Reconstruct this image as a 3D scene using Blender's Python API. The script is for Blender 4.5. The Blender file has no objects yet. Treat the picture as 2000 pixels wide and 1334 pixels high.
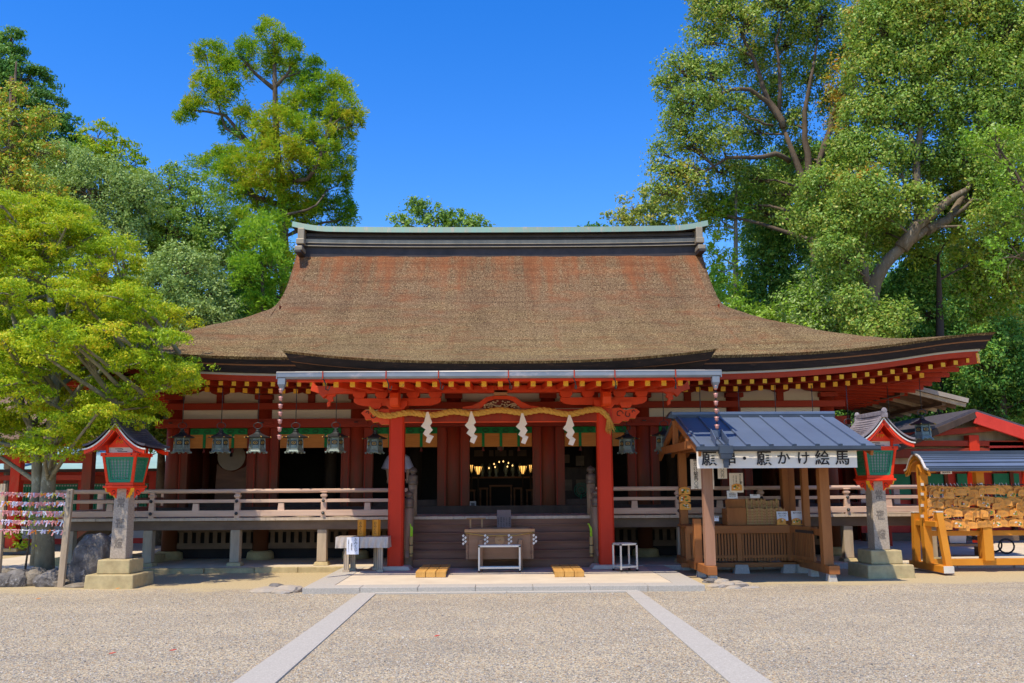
import bpy, bmesh, math, random
import numpy as np
from mathutils import Vector, Matrix, noise
R = math.radians
random.seed(7); RNG = np.random.default_rng(11)
SC = bpy.context.scene
COL = SC.collection

# ------------------------------------------------------------------ camera
FPX, CX, CY = 1800.0, 1000.0, 667.0
CAM = Vector((0, 0, 1.6))
PITCH, YAW, ROLL = R(8.94), R(0.73), R(0.35)
FW = Vector((math.sin(YAW)*math.cos(PITCH), math.cos(YAW)*math.cos(PITCH), math.sin(PITCH)))
R0 = FW.cross(Vector((0, 0, 1))).normalized(); U0 = R0.cross(FW)
RT = R0*math.cos(ROLL) - U0*math.sin(ROLL)
UP = U0*math.cos(ROLL) + R0*math.sin(ROLL)
cam_data = bpy.data.cameras.new('camera'); cam = bpy.data.objects.new('camera', cam_data); COL.objects.link(cam)
m = Matrix((RT, UP, -FW)).transposed().to_4x4(); m.translation = CAM
cam.matrix_world = m
cam_data.sensor_width = 36; cam_data.lens = 36*FPX/2000; cam_data.clip_end = 3000; cam_data.clip_start = .05
SC.camera = cam
# ------------------------------------------------------------------ sky, sun, exposure
LD = Vector((0.30, 0.40, -1)).normalized()          # direction in which sunlight travels
ELEV = math.asin(-LD.z); AZ = math.atan2(-LD.x, -LD.y)
world = bpy.data.worlds.new('World'); SC.world = world; world.use_nodes = True
wn = world.node_tree.nodes; wl = world.node_tree.links
bg = wn['Background']
sky = wn.new('ShaderNodeTexSky'); sky.sky_type = 'NISHITA'; sky.sun_disc = False
sky.sun_elevation = ELEV; sky.sun_rotation = AZ % (2*math.pi)
sky.air_density = 1.0; sky.dust_density = 0.15; sky.ozone_density = 3.0; sky.altitude = 200
hs = wn.new('ShaderNodeHueSaturation'); hs.inputs['Saturation'].default_value = 1.40; hs.inputs['Value'].default_value = 1.36; hs.inputs['Hue'].default_value = 0.514
wl.new(sky.outputs[0], hs.inputs['Color']); wl.new(hs.outputs[0], bg.inputs[0])
bg.inputs[1].default_value = 0.15
sl = bpy.data.lights.new('sun', 'SUN'); sl.energy = 4.2; sl.angle = R(0.5); sl.color = (1.0, .91, .75)
so = bpy.data.objects.new('sun', sl); COL.objects.link(so)
so.rotation_euler = LD.to_track_quat('-Z', 'Y').to_euler(); so.location = (-5, -5, 20)
SC.view_settings.view_transform = 'Standard'; SC.view_settings.look = 'None'
SC.view_settings.exposure = 0.34; SC.view_settings.gamma = 1
SC.render.engine = 'CYCLES'
SC.cycles.max_bounces = 8; SC.cycles.diffuse_bounces = 4; SC.cycles.transmission_bounces = 4; SC.cycles.transparent_max_bounces = 8

# ------------------------------------------------------------------ helpers: pixels of the 2000 px photo -> points at a real depth
def ray(px, py):
    return FW + RT*((px-CX)/FPX) - UP*((py-CY)/FPX)
def W(px, py, Y):
    d = ray(px, py); return CAM + d*((Y-CAM.y)/d.y)
def G(px, py, z=0.0):
    d = ray(px, py); return CAM + d*((z-CAM.z)/d.z)
def WX(px, Y, py=950): return W(px, py, Y).x
def WZ(py, Y, px=978): return W(px, py, Y).z

# ------------------------------------------------------------------ materials
MATS = {}
def newmat(name):
    m = bpy.data.materials.new(name); m.use_nodes = True; MATS[name] = m
    nt = m.node_tree; return m, nt.nodes, nt.links, nt.nodes['Principled BSDF']
def ramp(N, stops):
    r = N.new('ShaderNodeValToRGB'); e = r.color_ramp.elements
    while len(e) > 1: e.remove(e[-1])
    e[0].position = stops[0][0]; e[0].color = (*stops[0][1], 1) if len(stops[0][1]) == 3 else stops[0][1]
    for p, c in stops[1:]:
        x = e.new(p); x.color = (*c, 1) if len(c) == 3 else c
    return r
def coords(N, L, scale=(1, 1, 1), kind='Object'):
    tc = N.new('ShaderNodeTexCoord'); mp = N.new('ShaderNodeMapping'); mp.inputs['Scale'].default_value = scale
    L.new(tc.outputs[kind], mp.inputs[0]); return mp
def noisen(N, L, mp, scale, detail=4, rough=.6):
    n = N.new('ShaderNodeTexNoise'); n.inputs['Scale'].default_value = scale; n.inputs['Detail'].default_value = detail
    n.inputs['Roughness'].default_value = rough; L.new(mp.outputs[0], n.inputs['Vector']); return n
def mixc(N, L, fac, a, b, bt='MIX'):
    x = N.new('ShaderNodeMix'); x.data_type = 'RGBA'; x.blend_type = bt
    for s, v in ((0, fac), (6, a), (7, b)):
        if isinstance(v, (int, float)): x.inputs[s].default_value = v
        elif isinstance(v, tuple): x.inputs[s].default_value = (*v, 1)
        else: L.new(v, x.inputs[s])
    return x.outputs[2]
def bump(N, L, h, strength, dist, bs):
    b = N.new('ShaderNodeBump'); b.inputs['Strength'].default_value = strength; b.inputs['Distance'].default_value = dist
    L.new(h, b.inputs['Height']); L.new(b.outputs[0], bs.inputs['Normal'])
def vary(name, c1, c2, scale=4, stretch=(1, 1, 1), rough=.6, bmp=.25, bd=.01, metal=0, c3=None, spec=.22, fine=None):
    """two-tone noise material; c3 = a third, patchier tone (wear)"""
    m, N, L, bs = newmat(name)
    mp = coords(N, L, stretch); n = noisen(N, L, mp, scale, 6, .65)
    r = ramp(N, [(.3, c1), (.7, c2)]); L.new(n.outputs[0], r.inputs[0]); out = r.outputs[0]
    if c3:
        mp2 = coords(N, L, tuple(s*.6 for s in stretch)); n2 = noisen(N, L, mp2, scale*2.1, 8, .75)
        r2 = ramp(N, [(.56, (0, 0, 0)), (.66, (1, 1, 1))]); L.new(n2.outputs[0], r2.inputs[0]); out = mixc(N, L, r2.outputs[0], out, c3)
    L.new(out, bs.inputs['Base Color']); bs.inputs['Roughness'].default_value = rough; bs.inputs['Metallic'].default_value = metal
    bs.inputs['Specular IOR Level'].default_value = spec
    if bmp:
        n3 = noisen(N, L, mp, fine or scale*5, 5, .7); bump(N, L, n3.outputs[0], bmp, bd, bs)
    return m
def emis(name, c, s):
    m, N, L, bs = newmat(name); bs.inputs['Base Color'].default_value = (*c, 1)
    bs.inputs['Emission Color'].default_value = (*c, 1); bs.inputs['Emission Strength'].default_value = s; return m
V = vary
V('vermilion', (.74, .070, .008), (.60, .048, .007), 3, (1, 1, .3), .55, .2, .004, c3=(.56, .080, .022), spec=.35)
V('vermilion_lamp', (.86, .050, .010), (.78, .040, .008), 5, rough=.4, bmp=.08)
V('hall_red', (.36, .034, .009), (.22, .022, .008), 2.5, (1, 1, .25), .6, .25, .006)  # darker than the porch vermilion: the hall's shade is put into this paint
def weathered(m, z0, z1, brown):
    """paint worn down to brown timber towards the foot of the columns"""
    N = m.node_tree.nodes; L = m.node_tree.links; bs = N['Principled BSDF']; src = bs.inputs['Base Color'].links[0].from_socket
    g = N.new('ShaderNodeNewGeometry'); sx = N.new('ShaderNodeSeparateXYZ'); L.new(g.outputs['Position'], sx.inputs[0])
    mp = N.new('ShaderNodeMapping'); mp.inputs['Scale'].default_value = (1, 1, .22); L.new(g.outputs['Position'], mp.inputs[0])
    n = noisen(N, L, mp, 9, 6, .7); a = N.new('ShaderNodeMath'); a.operation = 'MULTIPLY_ADD'; L.new(n.outputs[0], a.inputs[0]); a.inputs[1].default_value = 2.6; L.new(sx.outputs[2], a.inputs[2])
    mr = N.new('ShaderNodeMapRange'); mr.inputs[1].default_value = z0+1.3; mr.inputs[2].default_value = z1+1.3; mr.inputs[3].default_value = .85; mr.inputs[4].default_value = 0; L.new(a.outputs[0], mr.inputs[0])
    L.new(mixc(N, L, mr.outputs[0], src, brown), bs.inputs['Base Color'])
weathered(MATS['hall_red'], 1.3, 3.0, (.105, .048, .022))
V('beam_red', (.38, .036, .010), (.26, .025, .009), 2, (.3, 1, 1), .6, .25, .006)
V('bright_red', (.66, .05, .03), (.52, .035, .02), 3, rough=.5)
V('worn_red', (.62, .036, .008), (.52, .030, .008), 2, (1, 1, .25), .55, .3, .004, c3=(.50, .09, .035))
V('rafter_red', (.50, .045, .010), (.38, .034, .009), 3, (1, .3, 1), .6, .2, .005)
V('yellow_paint', (.86, .42, .02), (.74, .33, .015), 8, rough=.5, bmp=.1, c3=(.42, .22, .05))
V('plaster', (.80, .66, .50), (.70, .57, .42), 1.2, rough=.85, bmp=.1)
V('white_trim', (.62, .56, .46), (.50, .44, .35), 2, (.4, 1, 1), rough=.8, bmp=.1)
V('rail_wood', (.72, .50, .36), (.54, .35, .25), 3, (.25, 1, 2.5), .75, .35, .004, fine=30)
V('post_wood', (.54, .42, .28), (.34, .25, .16), 4, (1.5, 1.5, .25), .8, .4, .006, fine=24)
V('floor_wood', (.66, .52, .37), (.48, .36, .25), 5, (2.5, .3, 1), .75, .3, .004)
V('newel_wood', (.40, .27, .17), (.24, .15, .09), 4, (1.5, 1.5, .25), .75, .4, .006, fine=24)
V('finial_bronze', (.20, .14, .10), (.11, .08, .06), 6, rough=.5, metal=.3)
V('step_wood', (.29, .135, .075), (.17, .078, .046), 4, (.25, 2, 2), .65, .35, .005, fine=20)
V('dark_wood', (.085, .055, .04), (.045, .03, .022), 4, (1, 1, .3), .7, .3, .005)
V('under_wood', (.21, .14, .09), (.12, .08, .055), 4, (.4, 1, 1), .8, .35, .006)
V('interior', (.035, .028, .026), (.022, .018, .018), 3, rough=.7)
V('black_edge', (.040, .026, .020), (.018, .013, .010), 5, (.5, 1, 3), .85, .6, .012, c3=(.10, .05, .03))
V('bark_edge', (.36, .17, .08), (.22, .10, .05), 8, (.5, 1, 1), .8, .4, .01)
V('bare_trunk', (.32, .29, .20), (.17, .15, .10), 5, (1, 1, .6), .9, .7, .02, c3=(.46, .44, .33))
V('bark', (.16, .115, .075), (.075, .052, .035), 4, (1, 1, .4), .9, .7, .03, c3=(.26, .22, .15))
V('pale_bark', (.34, .29, .23), (.20, .16, .12), 4, (1, 1, .4), .9, .6, .03)
V('copper_green', (.15, .29, .24), (.22, .25, .19), 2.5, (2.5, 1, .4), .55, .15, .004, metal=.15, c3=(.33, .28, .22))
V('copper_brown', (.42, .34, .23), (.28, .23, .16), 2, (2, 1, .5), .5, .15, .004, metal=.2)
V('copper_dark', (.07, .055, .05), (.04, .034, .032), 3, rough=.5, metal=.2)
V('gutter_metal', (.27, .29, .31), (.19, .21, .235), 1.2, (1, 1, 2), .45, .05, .002, metal=.35, c3=(.42, .37, .36))
V('bronze', (.26, .30, .26), (.13, .16, .14), 9, rough=.45, metal=.35, bmp=.2, bd=.003, c3=(.34, .40, .36))
V('bronze_dark', (.075, .08, .08), (.04, .043, .045), 8, rough=.42, metal=.5)
V('gold', (.62, .40, .10), (.50, .30, .07), 9, rough=.35, metal=.7, bmp=.05)
V('pink_copper', (.60, .30, .25), (.45, .20, .16), 9, rough=.45, metal=.4)
V('straw', (.76, .43, .085), (.48, .26, .05), 30, (1, 1, 1), .8, .5, .006, fine=90)
V('paper', (.84, .74, .60), (.76, .66, .53), 2, rough=.8, bmp=.05)
V('white_paper', (.82, .82, .84), (.74, .74, .78), 2, rough=.8, bmp=0)
V('granite', (.49, .44, .36), (.36, .32, .26), 45, rough=.8, bmp=.2, bd=.003, c3=(.66, .62, .55))
V('platform_stone', (.66, .55, .39), (.54, .44, .31), 2.0, rough=.8, bmp=.15, bd=.003, fine=60)
V('pillar_granite', (.52, .42, .31), (.28, .22, .16), 38, rough=.85, bmp=.5, bd=.006)
V('mossy_stone', (.56, .44, .22), (.36, .27, .13), 5, rough=.9, bmp=.5, bd=.008, fine=40, c3=(.40, .34, .16))
V('rock', (.27, .24, .21), (.07, .062, .055), 5, rough=.9, bmp=.8, bd=.04, c3=(.50, .46, .42), spec=.2)
V('rock_brown', (.34, .28, .20), (.14, .11, .08), 6, rough=.85, bmp=.8, bd=.03)
V('pale_rock', (.44, .35, .24), (.32, .28, .23), 5, rough=.9, bmp=.4, bd=.02, c3=(.36, .33, .30), spec=.2)
V('stall_wood', (.40, .15, .042), (.26, .09, .026), 3, (2, 2, .3), .6, .3, .004, fine=26)
V('stall_wood_x', (.40, .15, .042), (.26, .09, .026), 3, (.3, 2, 2), .6, .3, .004, fine=26)
V('pale_stall_wood', (.42, .22, .13), (.30, .15, .085), 3, (2, 2, .3), .65, .3, .004)
V('sheet_roof', (.15, .19, .265), (.11, .14, .20), .8, rough=.42, bmp=.03, metal=.25)
V('sheet_dark', (.065, .080, .10), (.045, .055, .075), 2, rough=.4, bmp=.03, metal=.2)
V('rack_wood', (.68, .275, .024), (.56, .20, .016), 3, (.5, .5, .5), .5, .15, .003)
V('plaque_wood', (.86, .40, .09), (.70, .29, .05), 6, rough=.6, bmp=.1)
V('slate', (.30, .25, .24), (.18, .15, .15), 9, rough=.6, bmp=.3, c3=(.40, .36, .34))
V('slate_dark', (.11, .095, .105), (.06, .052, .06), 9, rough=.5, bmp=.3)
V('lattice_green', (.03, .26, .13), (.02, .20, .10), 4, rough=.5, bmp=.05)
V('green_cloth', (.02, .24, .06), (.015, .16, .045), 20, rough=.8)
V('blind', (.66, .24, .05), (.52, .18, .04), 3, (1, 1, 14), .8, .2, .003)
V('ink', (.035, .03, .03), (.025, .02, .02), 4, rough=.8, bmp=0)
V('ink_soft', (.16, .14, .13), (.12, .10, .10), 4, rough=.8, bmp=0)
V('carved', (.26, .21, .16), (.18, .145, .11), 10, rough=.95, bmp=0)
V('alu', (.80, .72, .60), (.68, .60, .50), 3, rough=.4, metal=.35, bmp=.03)
V('bench_wood', (.66, .36, .09), (.52, .26, .06), 4, (3, .3, 1), .6, .2, .003)
V('box_wood', (.38, .20, .105), (.27, .14, .07), 4, (.3, 2, 2), .65, .3, .004)
V('box_wood_light', (.58, .31, .13), (.38, .20, .09), 4, (.3, 2, 2), .65, .3, .004)
V('bamboo', (.50, .34, .12), (.38, .24, .08), 4, (2, 2, .3), .5, .1)
V('lime', (.42, .72, .04), (.34, .62, .03), 4, rough=.5, bmp=0)
V('vinyl', (.60, .48, .36), (.36, .31, .28), 9, (1, 1, .6), .25, .3, .01, spec=.6)
V('hall_white', (.55, .52, .50), (.45, .42, .42), 2, rough=.8)
V('sheen_roof', (.34, .52, .54), (.26, .42, .46), 1.5, (1, 1, 3), .5, .1)  # glossy roof: its pale blue sheen is mixed into the colour
V('skin', (.52, .30, .20), (.48, .27, .18), 4, rough=.5, bmp=0)
V('hair', (.02, .015, .012), (.015, .012, .01), 20, rough=.5, bmp=.2)
V('lilac_cloth', (.50, .46, .58), (.42, .38, .50), 5, rough=.85, bmp=.3, bd=.01)
V('blue_cloth', (.03, .05, .10), (.02, .035, .075), 5, rough=.85, bmp=.3, bd=.01)
V('drum_skin', (.40, .30, .20), (.30, .22, .15), 3, rough=.6)
V('red_pic', (.60, .06, .03), (.5, .05, .02), 3, bmp=0); V('green_pic', (.07, .30, .04), (.05, .22, .03), 3, bmp=0)
V('white_pic', (.75, .72, .62), (.7, .66, .55), 3, bmp=0)
V('pink_paper', (.80, .34, .30), (.70, .28, .26), 3, bmp=0, rough=.8); V('orange_paper', (.85, .28, .03), (.8, .25, .03), 3, bmp=0, rough=.8)
V('lilac_paper', (.72, .62, .76), (.66, .58, .70), 3, bmp=0, rough=.8); V('yellow_paper', (.70, .58, .10), (.66, .54, .09), 3, bmp=0, rough=.8)
V('carving', (.62, .50, .33), (.48, .36, .22), 12, rough=.7, bmp=.3)
V('red_scroll', (.20, .03, .02), (.14, .02, .015), 6, bmp=0)
V('teak_under', (.23, .14, .085), (.11, .07, .045), 3, (.3, 3, 1), .8, .3, .006, c3=(.30, .20, .12))
V('pale_roof_edge', (.40, .34, .28), (.30, .25, .20), 3)  # pale tone for the verge board of the side roof
emis('lamp_glow', (1.0, .52, .12), 1.3)
emis('gilt_glow', (1.0, .62, .22), 1.6)

def thatch_material():
    m, N, L, bs = newmat('thatch')
    mp = coords(N, L)
    fine = noisen(N, L, coords(N, L, (1.35, .62, .62)), 30, 6, .75)   # bark speckle, drawn out down the slope
    mid = noisen(N, L, mp, 1.1, 5, .6)
    r = ramp(N, [(.37, (.05, .029, .013)), (.46, (.165, .10, .042)), (.54, (.34, .235, .10)), (.67, (.70, .55, .28))])
    L.new(fine.outputs[0], r.inputs[0])
    r3 = ramp(N, [(.37, (.05, .028, .014)), (.47, (.175, .102, .052)), (.56, (.30, .195, .105)), (.69, (.58, .43, .25))]); L.new(fine.outputs[0], r3.inputs[0])
    tc = N.new('ShaderNodeTexCoord'); sx = N.new('ShaderNodeSeparateXYZ'); L.new(tc.outputs['Object'], sx.inputs[0])
    # greyer bark higher up, straw-coloured lichen low down
    mr = N.new('ShaderNodeMapRange'); mr.inputs[1].default_value = 4.1; mr.inputs[2].default_value = 6.2; L.new(sx.outputs[2], mr.inputs[0])
    ad = N.new('ShaderNodeMath'); ad.operation = 'ADD'; L.new(mr.outputs[0], ad.inputs[0])
    mm = N.new('ShaderNodeMath'); mm.operation = 'MULTIPLY_ADD'; L.new(mid.outputs[0], mm.inputs[0]); mm.inputs[1].default_value = 1.6; mm.inputs[2].default_value = -.8
    L.new(mm.outputs[0], ad.inputs[1]); ad.use_clamp = True
    base = mixc(N, L, ad.outputs[0], r.outputs[0], r3.outputs[0])
    # rust-orange moss: strong just under the ridge in runs down the slope, thin blotches further down
    mpS = coords(N, L, (2.6, .12, .12)); st = noisen(N, L, mpS, 1.0, 4, .6)
    mz = N.new('ShaderNodeMapRange'); mz.inputs[1].default_value = 6.0; mz.inputs[2].default_value = 7.8
    mz.inputs[3].default_value = -.17; mz.inputs[4].default_value = .17; L.new(sx.outputs[2], mz.inputs[0])
    mx = N.new('ShaderNodeMapRange'); mx.inputs[1].default_value = -5; mx.inputs[2].default_value = 5
    mx.inputs[3].default_value = -.02; mx.inputs[4].default_value = .05; L.new(sx.outputs[0], mx.inputs[0])
    a0 = N.new('ShaderNodeMath'); L.new(st.outputs[0], a0.inputs[0]); L.new(mz.outputs[0], a0.inputs[1])
    a1 = N.new('ShaderNodeMath'); L.new(a0.outputs[0], a1.inputs[0]); L.new(mx.outputs[0], a1.inputs[1])
    f2 = noisen(N, L, mp, 9, 5, .7)
    a2 = N.new('ShaderNodeMath'); a2.operation = 'MULTIPLY_ADD'; L.new(f2.outputs[0], a2.inputs[0]); a2.inputs[1].default_value = .5; a2.inputs[2].default_value = -.25
    a3 = N.new('ShaderNodeMath'); L.new(a1.outputs[0], a3.inputs[0]); L.new(a2.outputs[0], a3.inputs[1])
    rs = ramp(N, [(.49, (0, 0, 0)), (.74, (.72, .72, .72))]); L.new(a3.outputs[0], rs.inputs[0])
    moss = mixc(N, L, fine.outputs[0], (.16, .04, .012), (.42, .15, .06))
    c = mixc(N, L, rs.outputs[0], base, moss)
    mpb = coords(N, L, (.6, 1, 1.2)); nb = noisen(N, L, mpb, 1.6, 8, .7)
    rb = ramp(N, [(.50, (0, 0, 0)), (.70, (.6, .6, .6))]); L.new(nb.outputs[0], rb.inputs[0])
    c = mixc(N, L, rb.outputs[0], c, moss)
    # laid courses of bark: thin level bands, broken along their length
    nc = noisen(N, L, coords(N, L, (.35, .2, 11)), 1.0, 5, .65); rc_ = ramp(N, [(.36, (.74, .72, .70)), (.5, (1, 1, 1)), (.68, (1.16, 1.14, 1.08))]); L.new(nc.outputs[0], rc_.inputs[0])
    c = mixc(N, L, .8, c, rc_.outputs[0], 'MULTIPLY')
    nd_ = noisen(N, L, coords(N, L, (1.7, .10, .10)), 1.0, 5, .65); rd_ = ramp(N, [(.38, (.82, .80, .78)), (.55, (1.02, 1.02, 1.0))]); L.new(nd_.outputs[0], rd_.inputs[0])
    c = mixc(N, L, .8, c, rd_.outputs[0], 'MULTIPLY')
    L.new(c, bs.inputs['Base Color']); bs.inputs['Roughness'].default_value = .95; bs.inputs['Specular IOR Level'].default_value = .15
    f3 = noisen(N, L, mp, 30, 6, .8); bump(N, L, f3.outputs[0], 1.0, .05, bs)
thatch_material()

def gravel_material():
    m, N, L, bs = newmat('gravel')
    mp = coords(N, L)
    v = N.new('ShaderNodeTexVoronoi'); v.inputs['Scale'].default_value = 88; L.new(mp.outputs[0], v.inputs['Vector'])
    sep = N.new('ShaderNodeSeparateColor'); L.new(v.outputs['Color'], sep.inputs[0])
    r = ramp(N, [(0, (.15, .14, .13)), (.16, (.38, .32, .22)), (.38, (.60, .50, .34)), (.6, (.74, .64, .46)), (.78, (.54, .34, .15)), (.86, (.30, .31, .33)), (1, (.95, .88, .74))])
    r.color_ramp.interpolation = 'CONSTANT'
    L.new(sep.outputs[0], r.inputs[0])
    v2 = N.new('ShaderNodeTexVoronoi'); v2.inputs['Scale'].default_value = 26; L.new(mp.outputs[0], v2.inputs['Vector'])
    sep2 = N.new('ShaderNodeSeparateColor'); L.new(v2.outputs['Color'], sep2.inputs[0])
    r2 = ramp(N, [(0, (.62, .60, .60)), (.25, (1, .97, .9)), (.7, (1.05, .98, .86)), (.9, (.8, .74, .66)), (1, (1.25, 1.2, 1.1))]); L.new(sep2.outputs[1], r2.inputs[0])
    c = mixc(N, L, .38, r.outputs[0], r2.outputs[0], 'MULTIPLY')
    big = noisen(N, L, coords(N, L, (1, 1.6, 1)), .55, 5, .6)
    rb = ramp(N, [(.3, (.72, .71, .70)), (.7, (.93, .90, .84))]); L.new(big.outputs[0], rb.inputs[0])
    c = mixc(N, L, 1.0, c, rb.outputs[0], 'MULTIPLY')
    # bare sandy earth towards the buildings
    tc = N.new('ShaderNodeTexCoord'); sx = N.new('ShaderNodeSeparateXYZ'); L.new(tc.outputs['Object'], sx.inputs[0])
    n2 = noisen(N, L, coords(N, L, (.6, 1, 1)), 1.3, 6, .65)
    ma = N.new('ShaderNodeMath'); ma.operation = 'MULTIPLY_ADD'; L.new(n2.outputs[0], ma.inputs[0]); ma.inputs[1].default_value = 3.2; L.new(sx.outputs[1], ma.inputs[2])
    mr = N.new('ShaderNodeMapRange'); mr.inputs[1].default_value = 16.6; mr.inputs[2].default_value = 17.2; L.new(ma.outputs[0], mr.inputs[0])
    dn = noisen(N, L, mp, 30, 8, .8); rd = ramp(N, [(.35, (.32, .235, .115)), (.5, (.46, .355, .19)), (.68, (.58, .47, .28))]); L.new(dn.outputs[0], rd.inputs[0])
    # some sand also lies in thin patches between the stones
    rp = ramp(N, [(.58, (0, 0, 0)), (.75, (.45, .45, .45))]); L.new(n2.outputs[0], rp.inputs[0])
    mx = N.new('ShaderNodeMath'); mx.operation = 'MAXIMUM'; L.new(mr.outputs[0], mx.inputs[0]); L.new(rp.outputs[0], mx.inputs[1])
    c2 = mixc(N, L, mx.outputs[0], c, rd.outputs[0])
    L.new(c2, bs.inputs['Base Color']); bs.inputs['Roughness'].default_value = .9; bs.inputs['Specular IOR Level'].default_value = .2
    h = N.new('ShaderNodeMath'); h.operation = 'MULTIPLY'; L.new(v.outputs['Distance'], h.inputs[0])
    inv = N.new('ShaderNodeMath'); inv.operation = 'SUBTRACT'; inv.inputs[0].default_value = 1; L.new(mr.outputs[0], inv.inputs[1]); L.new(inv.outputs[0], h.inputs[1])
    bump(N, L, h.outputs[0], .5, .010, bs); bs.inputs['Normal'].links[0].from_node.invert = True
gravel_material()

def leaf_material(name, cols, trans=.35, rough=.45, spec=.4, hue_scale=.35):
    """cols: ramp of leaf tones; a per-leaf random plus a slow clump noise picks the tone"""
    m = bpy.data.materials.new(name); m.use_nodes = True; MATS[name] = m
    N = m.node_tree.nodes; L = m.node_tree.links; bs = N['Principled BSDF']; out = N['Material Output']
    g = N.new('ShaderNodeNewGeometry'); mp = coords(N, L); n = noisen(N, L, mp, hue_scale, 3, .6)
    a = N.new('ShaderNodeMath'); a.operation = 'MULTIPLY_ADD'; L.new(g.outputs['Random Per Island'], a.inputs[0]); a.inputs[1].default_value = .55; a.inputs[2].default_value = -.275
    b = N.new('ShaderNodeMath'); b.operation = 'MULTIPLY_ADD'; L.new(n.outputs[0], b.inputs[0]); b.inputs[1].default_value = 1.7; b.inputs[2].default_value = -.35
    s = N.new('ShaderNodeMath'); L.new(a.outputs[0], s.inputs[0]); L.new(b.outputs[0], s.inputs[1])
    r = ramp(N, [(i/(len(cols)-1), c) for i, c in enumerate(cols)]); L.new(s.outputs[0], r.inputs[0])
    L.new(r.outputs[0], bs.inputs['Base Color']); bs.inputs['Roughness'].default_value = rough; bs.inputs['Specular IOR Level'].default_value = spec
    t = N.new('ShaderNodeBsdfTranslucent'); tcol = mixc(N, L, .5, r.outputs[0], (.30, .42, .03)); L.new(tcol, t.inputs[0])
    ms = N.new('ShaderNodeMixShader'); ms.inputs[0].default_value = trans
    L.new(bs.outputs[0], ms.inputs[1]); L.new(t.outputs[0], ms.inputs[2]); L.new(ms.outputs[0], out.inputs[0])
LM = leaf_material
LM('leaf_yellowgreen', [(.13, .26, .012), (.28, .45, .012), (.48, .60, .012), (.70, .68, .02), (.84, .56, .03)], .45, .5, .3, 1.1)
LM('leaf_grey_green', [(.16, .27, .06), (.26, .39, .09), (.38, .50, .13), (.48, .58, .20)], .3, .5, .3)
LM('leaf_cedar', [(.05, .16, .018), (.13, .32, .018), (.30, .48, .018), (.52, .54, .02), (.62, .44, .03)], .35, .6, .15)
LM('leaf_dark', [(.035, .12, .020), (.07, .20, .030), (.13, .30, .045), (.22, .38, .05)], .3, .5, .25)
LM('leaf_broad', [(.11, .22, .028), (.19, .34, .045), (.31, .46, .06), (.44, .54, .08)], .35, .45, .35)
LM('leaf_olive', [(.16, .25, .045), (.26, .35, .06), (.38, .44, .08), (.52, .48, .08), (.62, .42, .07)], .35, .45, .3)
LM('leaf_lime', [(.10, .26, .02), (.20, .42, .025), (.32, .54, .03), (.46, .60, .05)], .4, .5, .25)
LM('leaf_autumn', [(.38, .36, .04), (.62, .40, .04), (.78, .36, .04), (.78, .26, .04)], .4, .45, .3)
LM('leaf_bright', [(.20, .33, .03), (.36, .48, .04), (.54, .56, .06)], .35, .45, .3)

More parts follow.
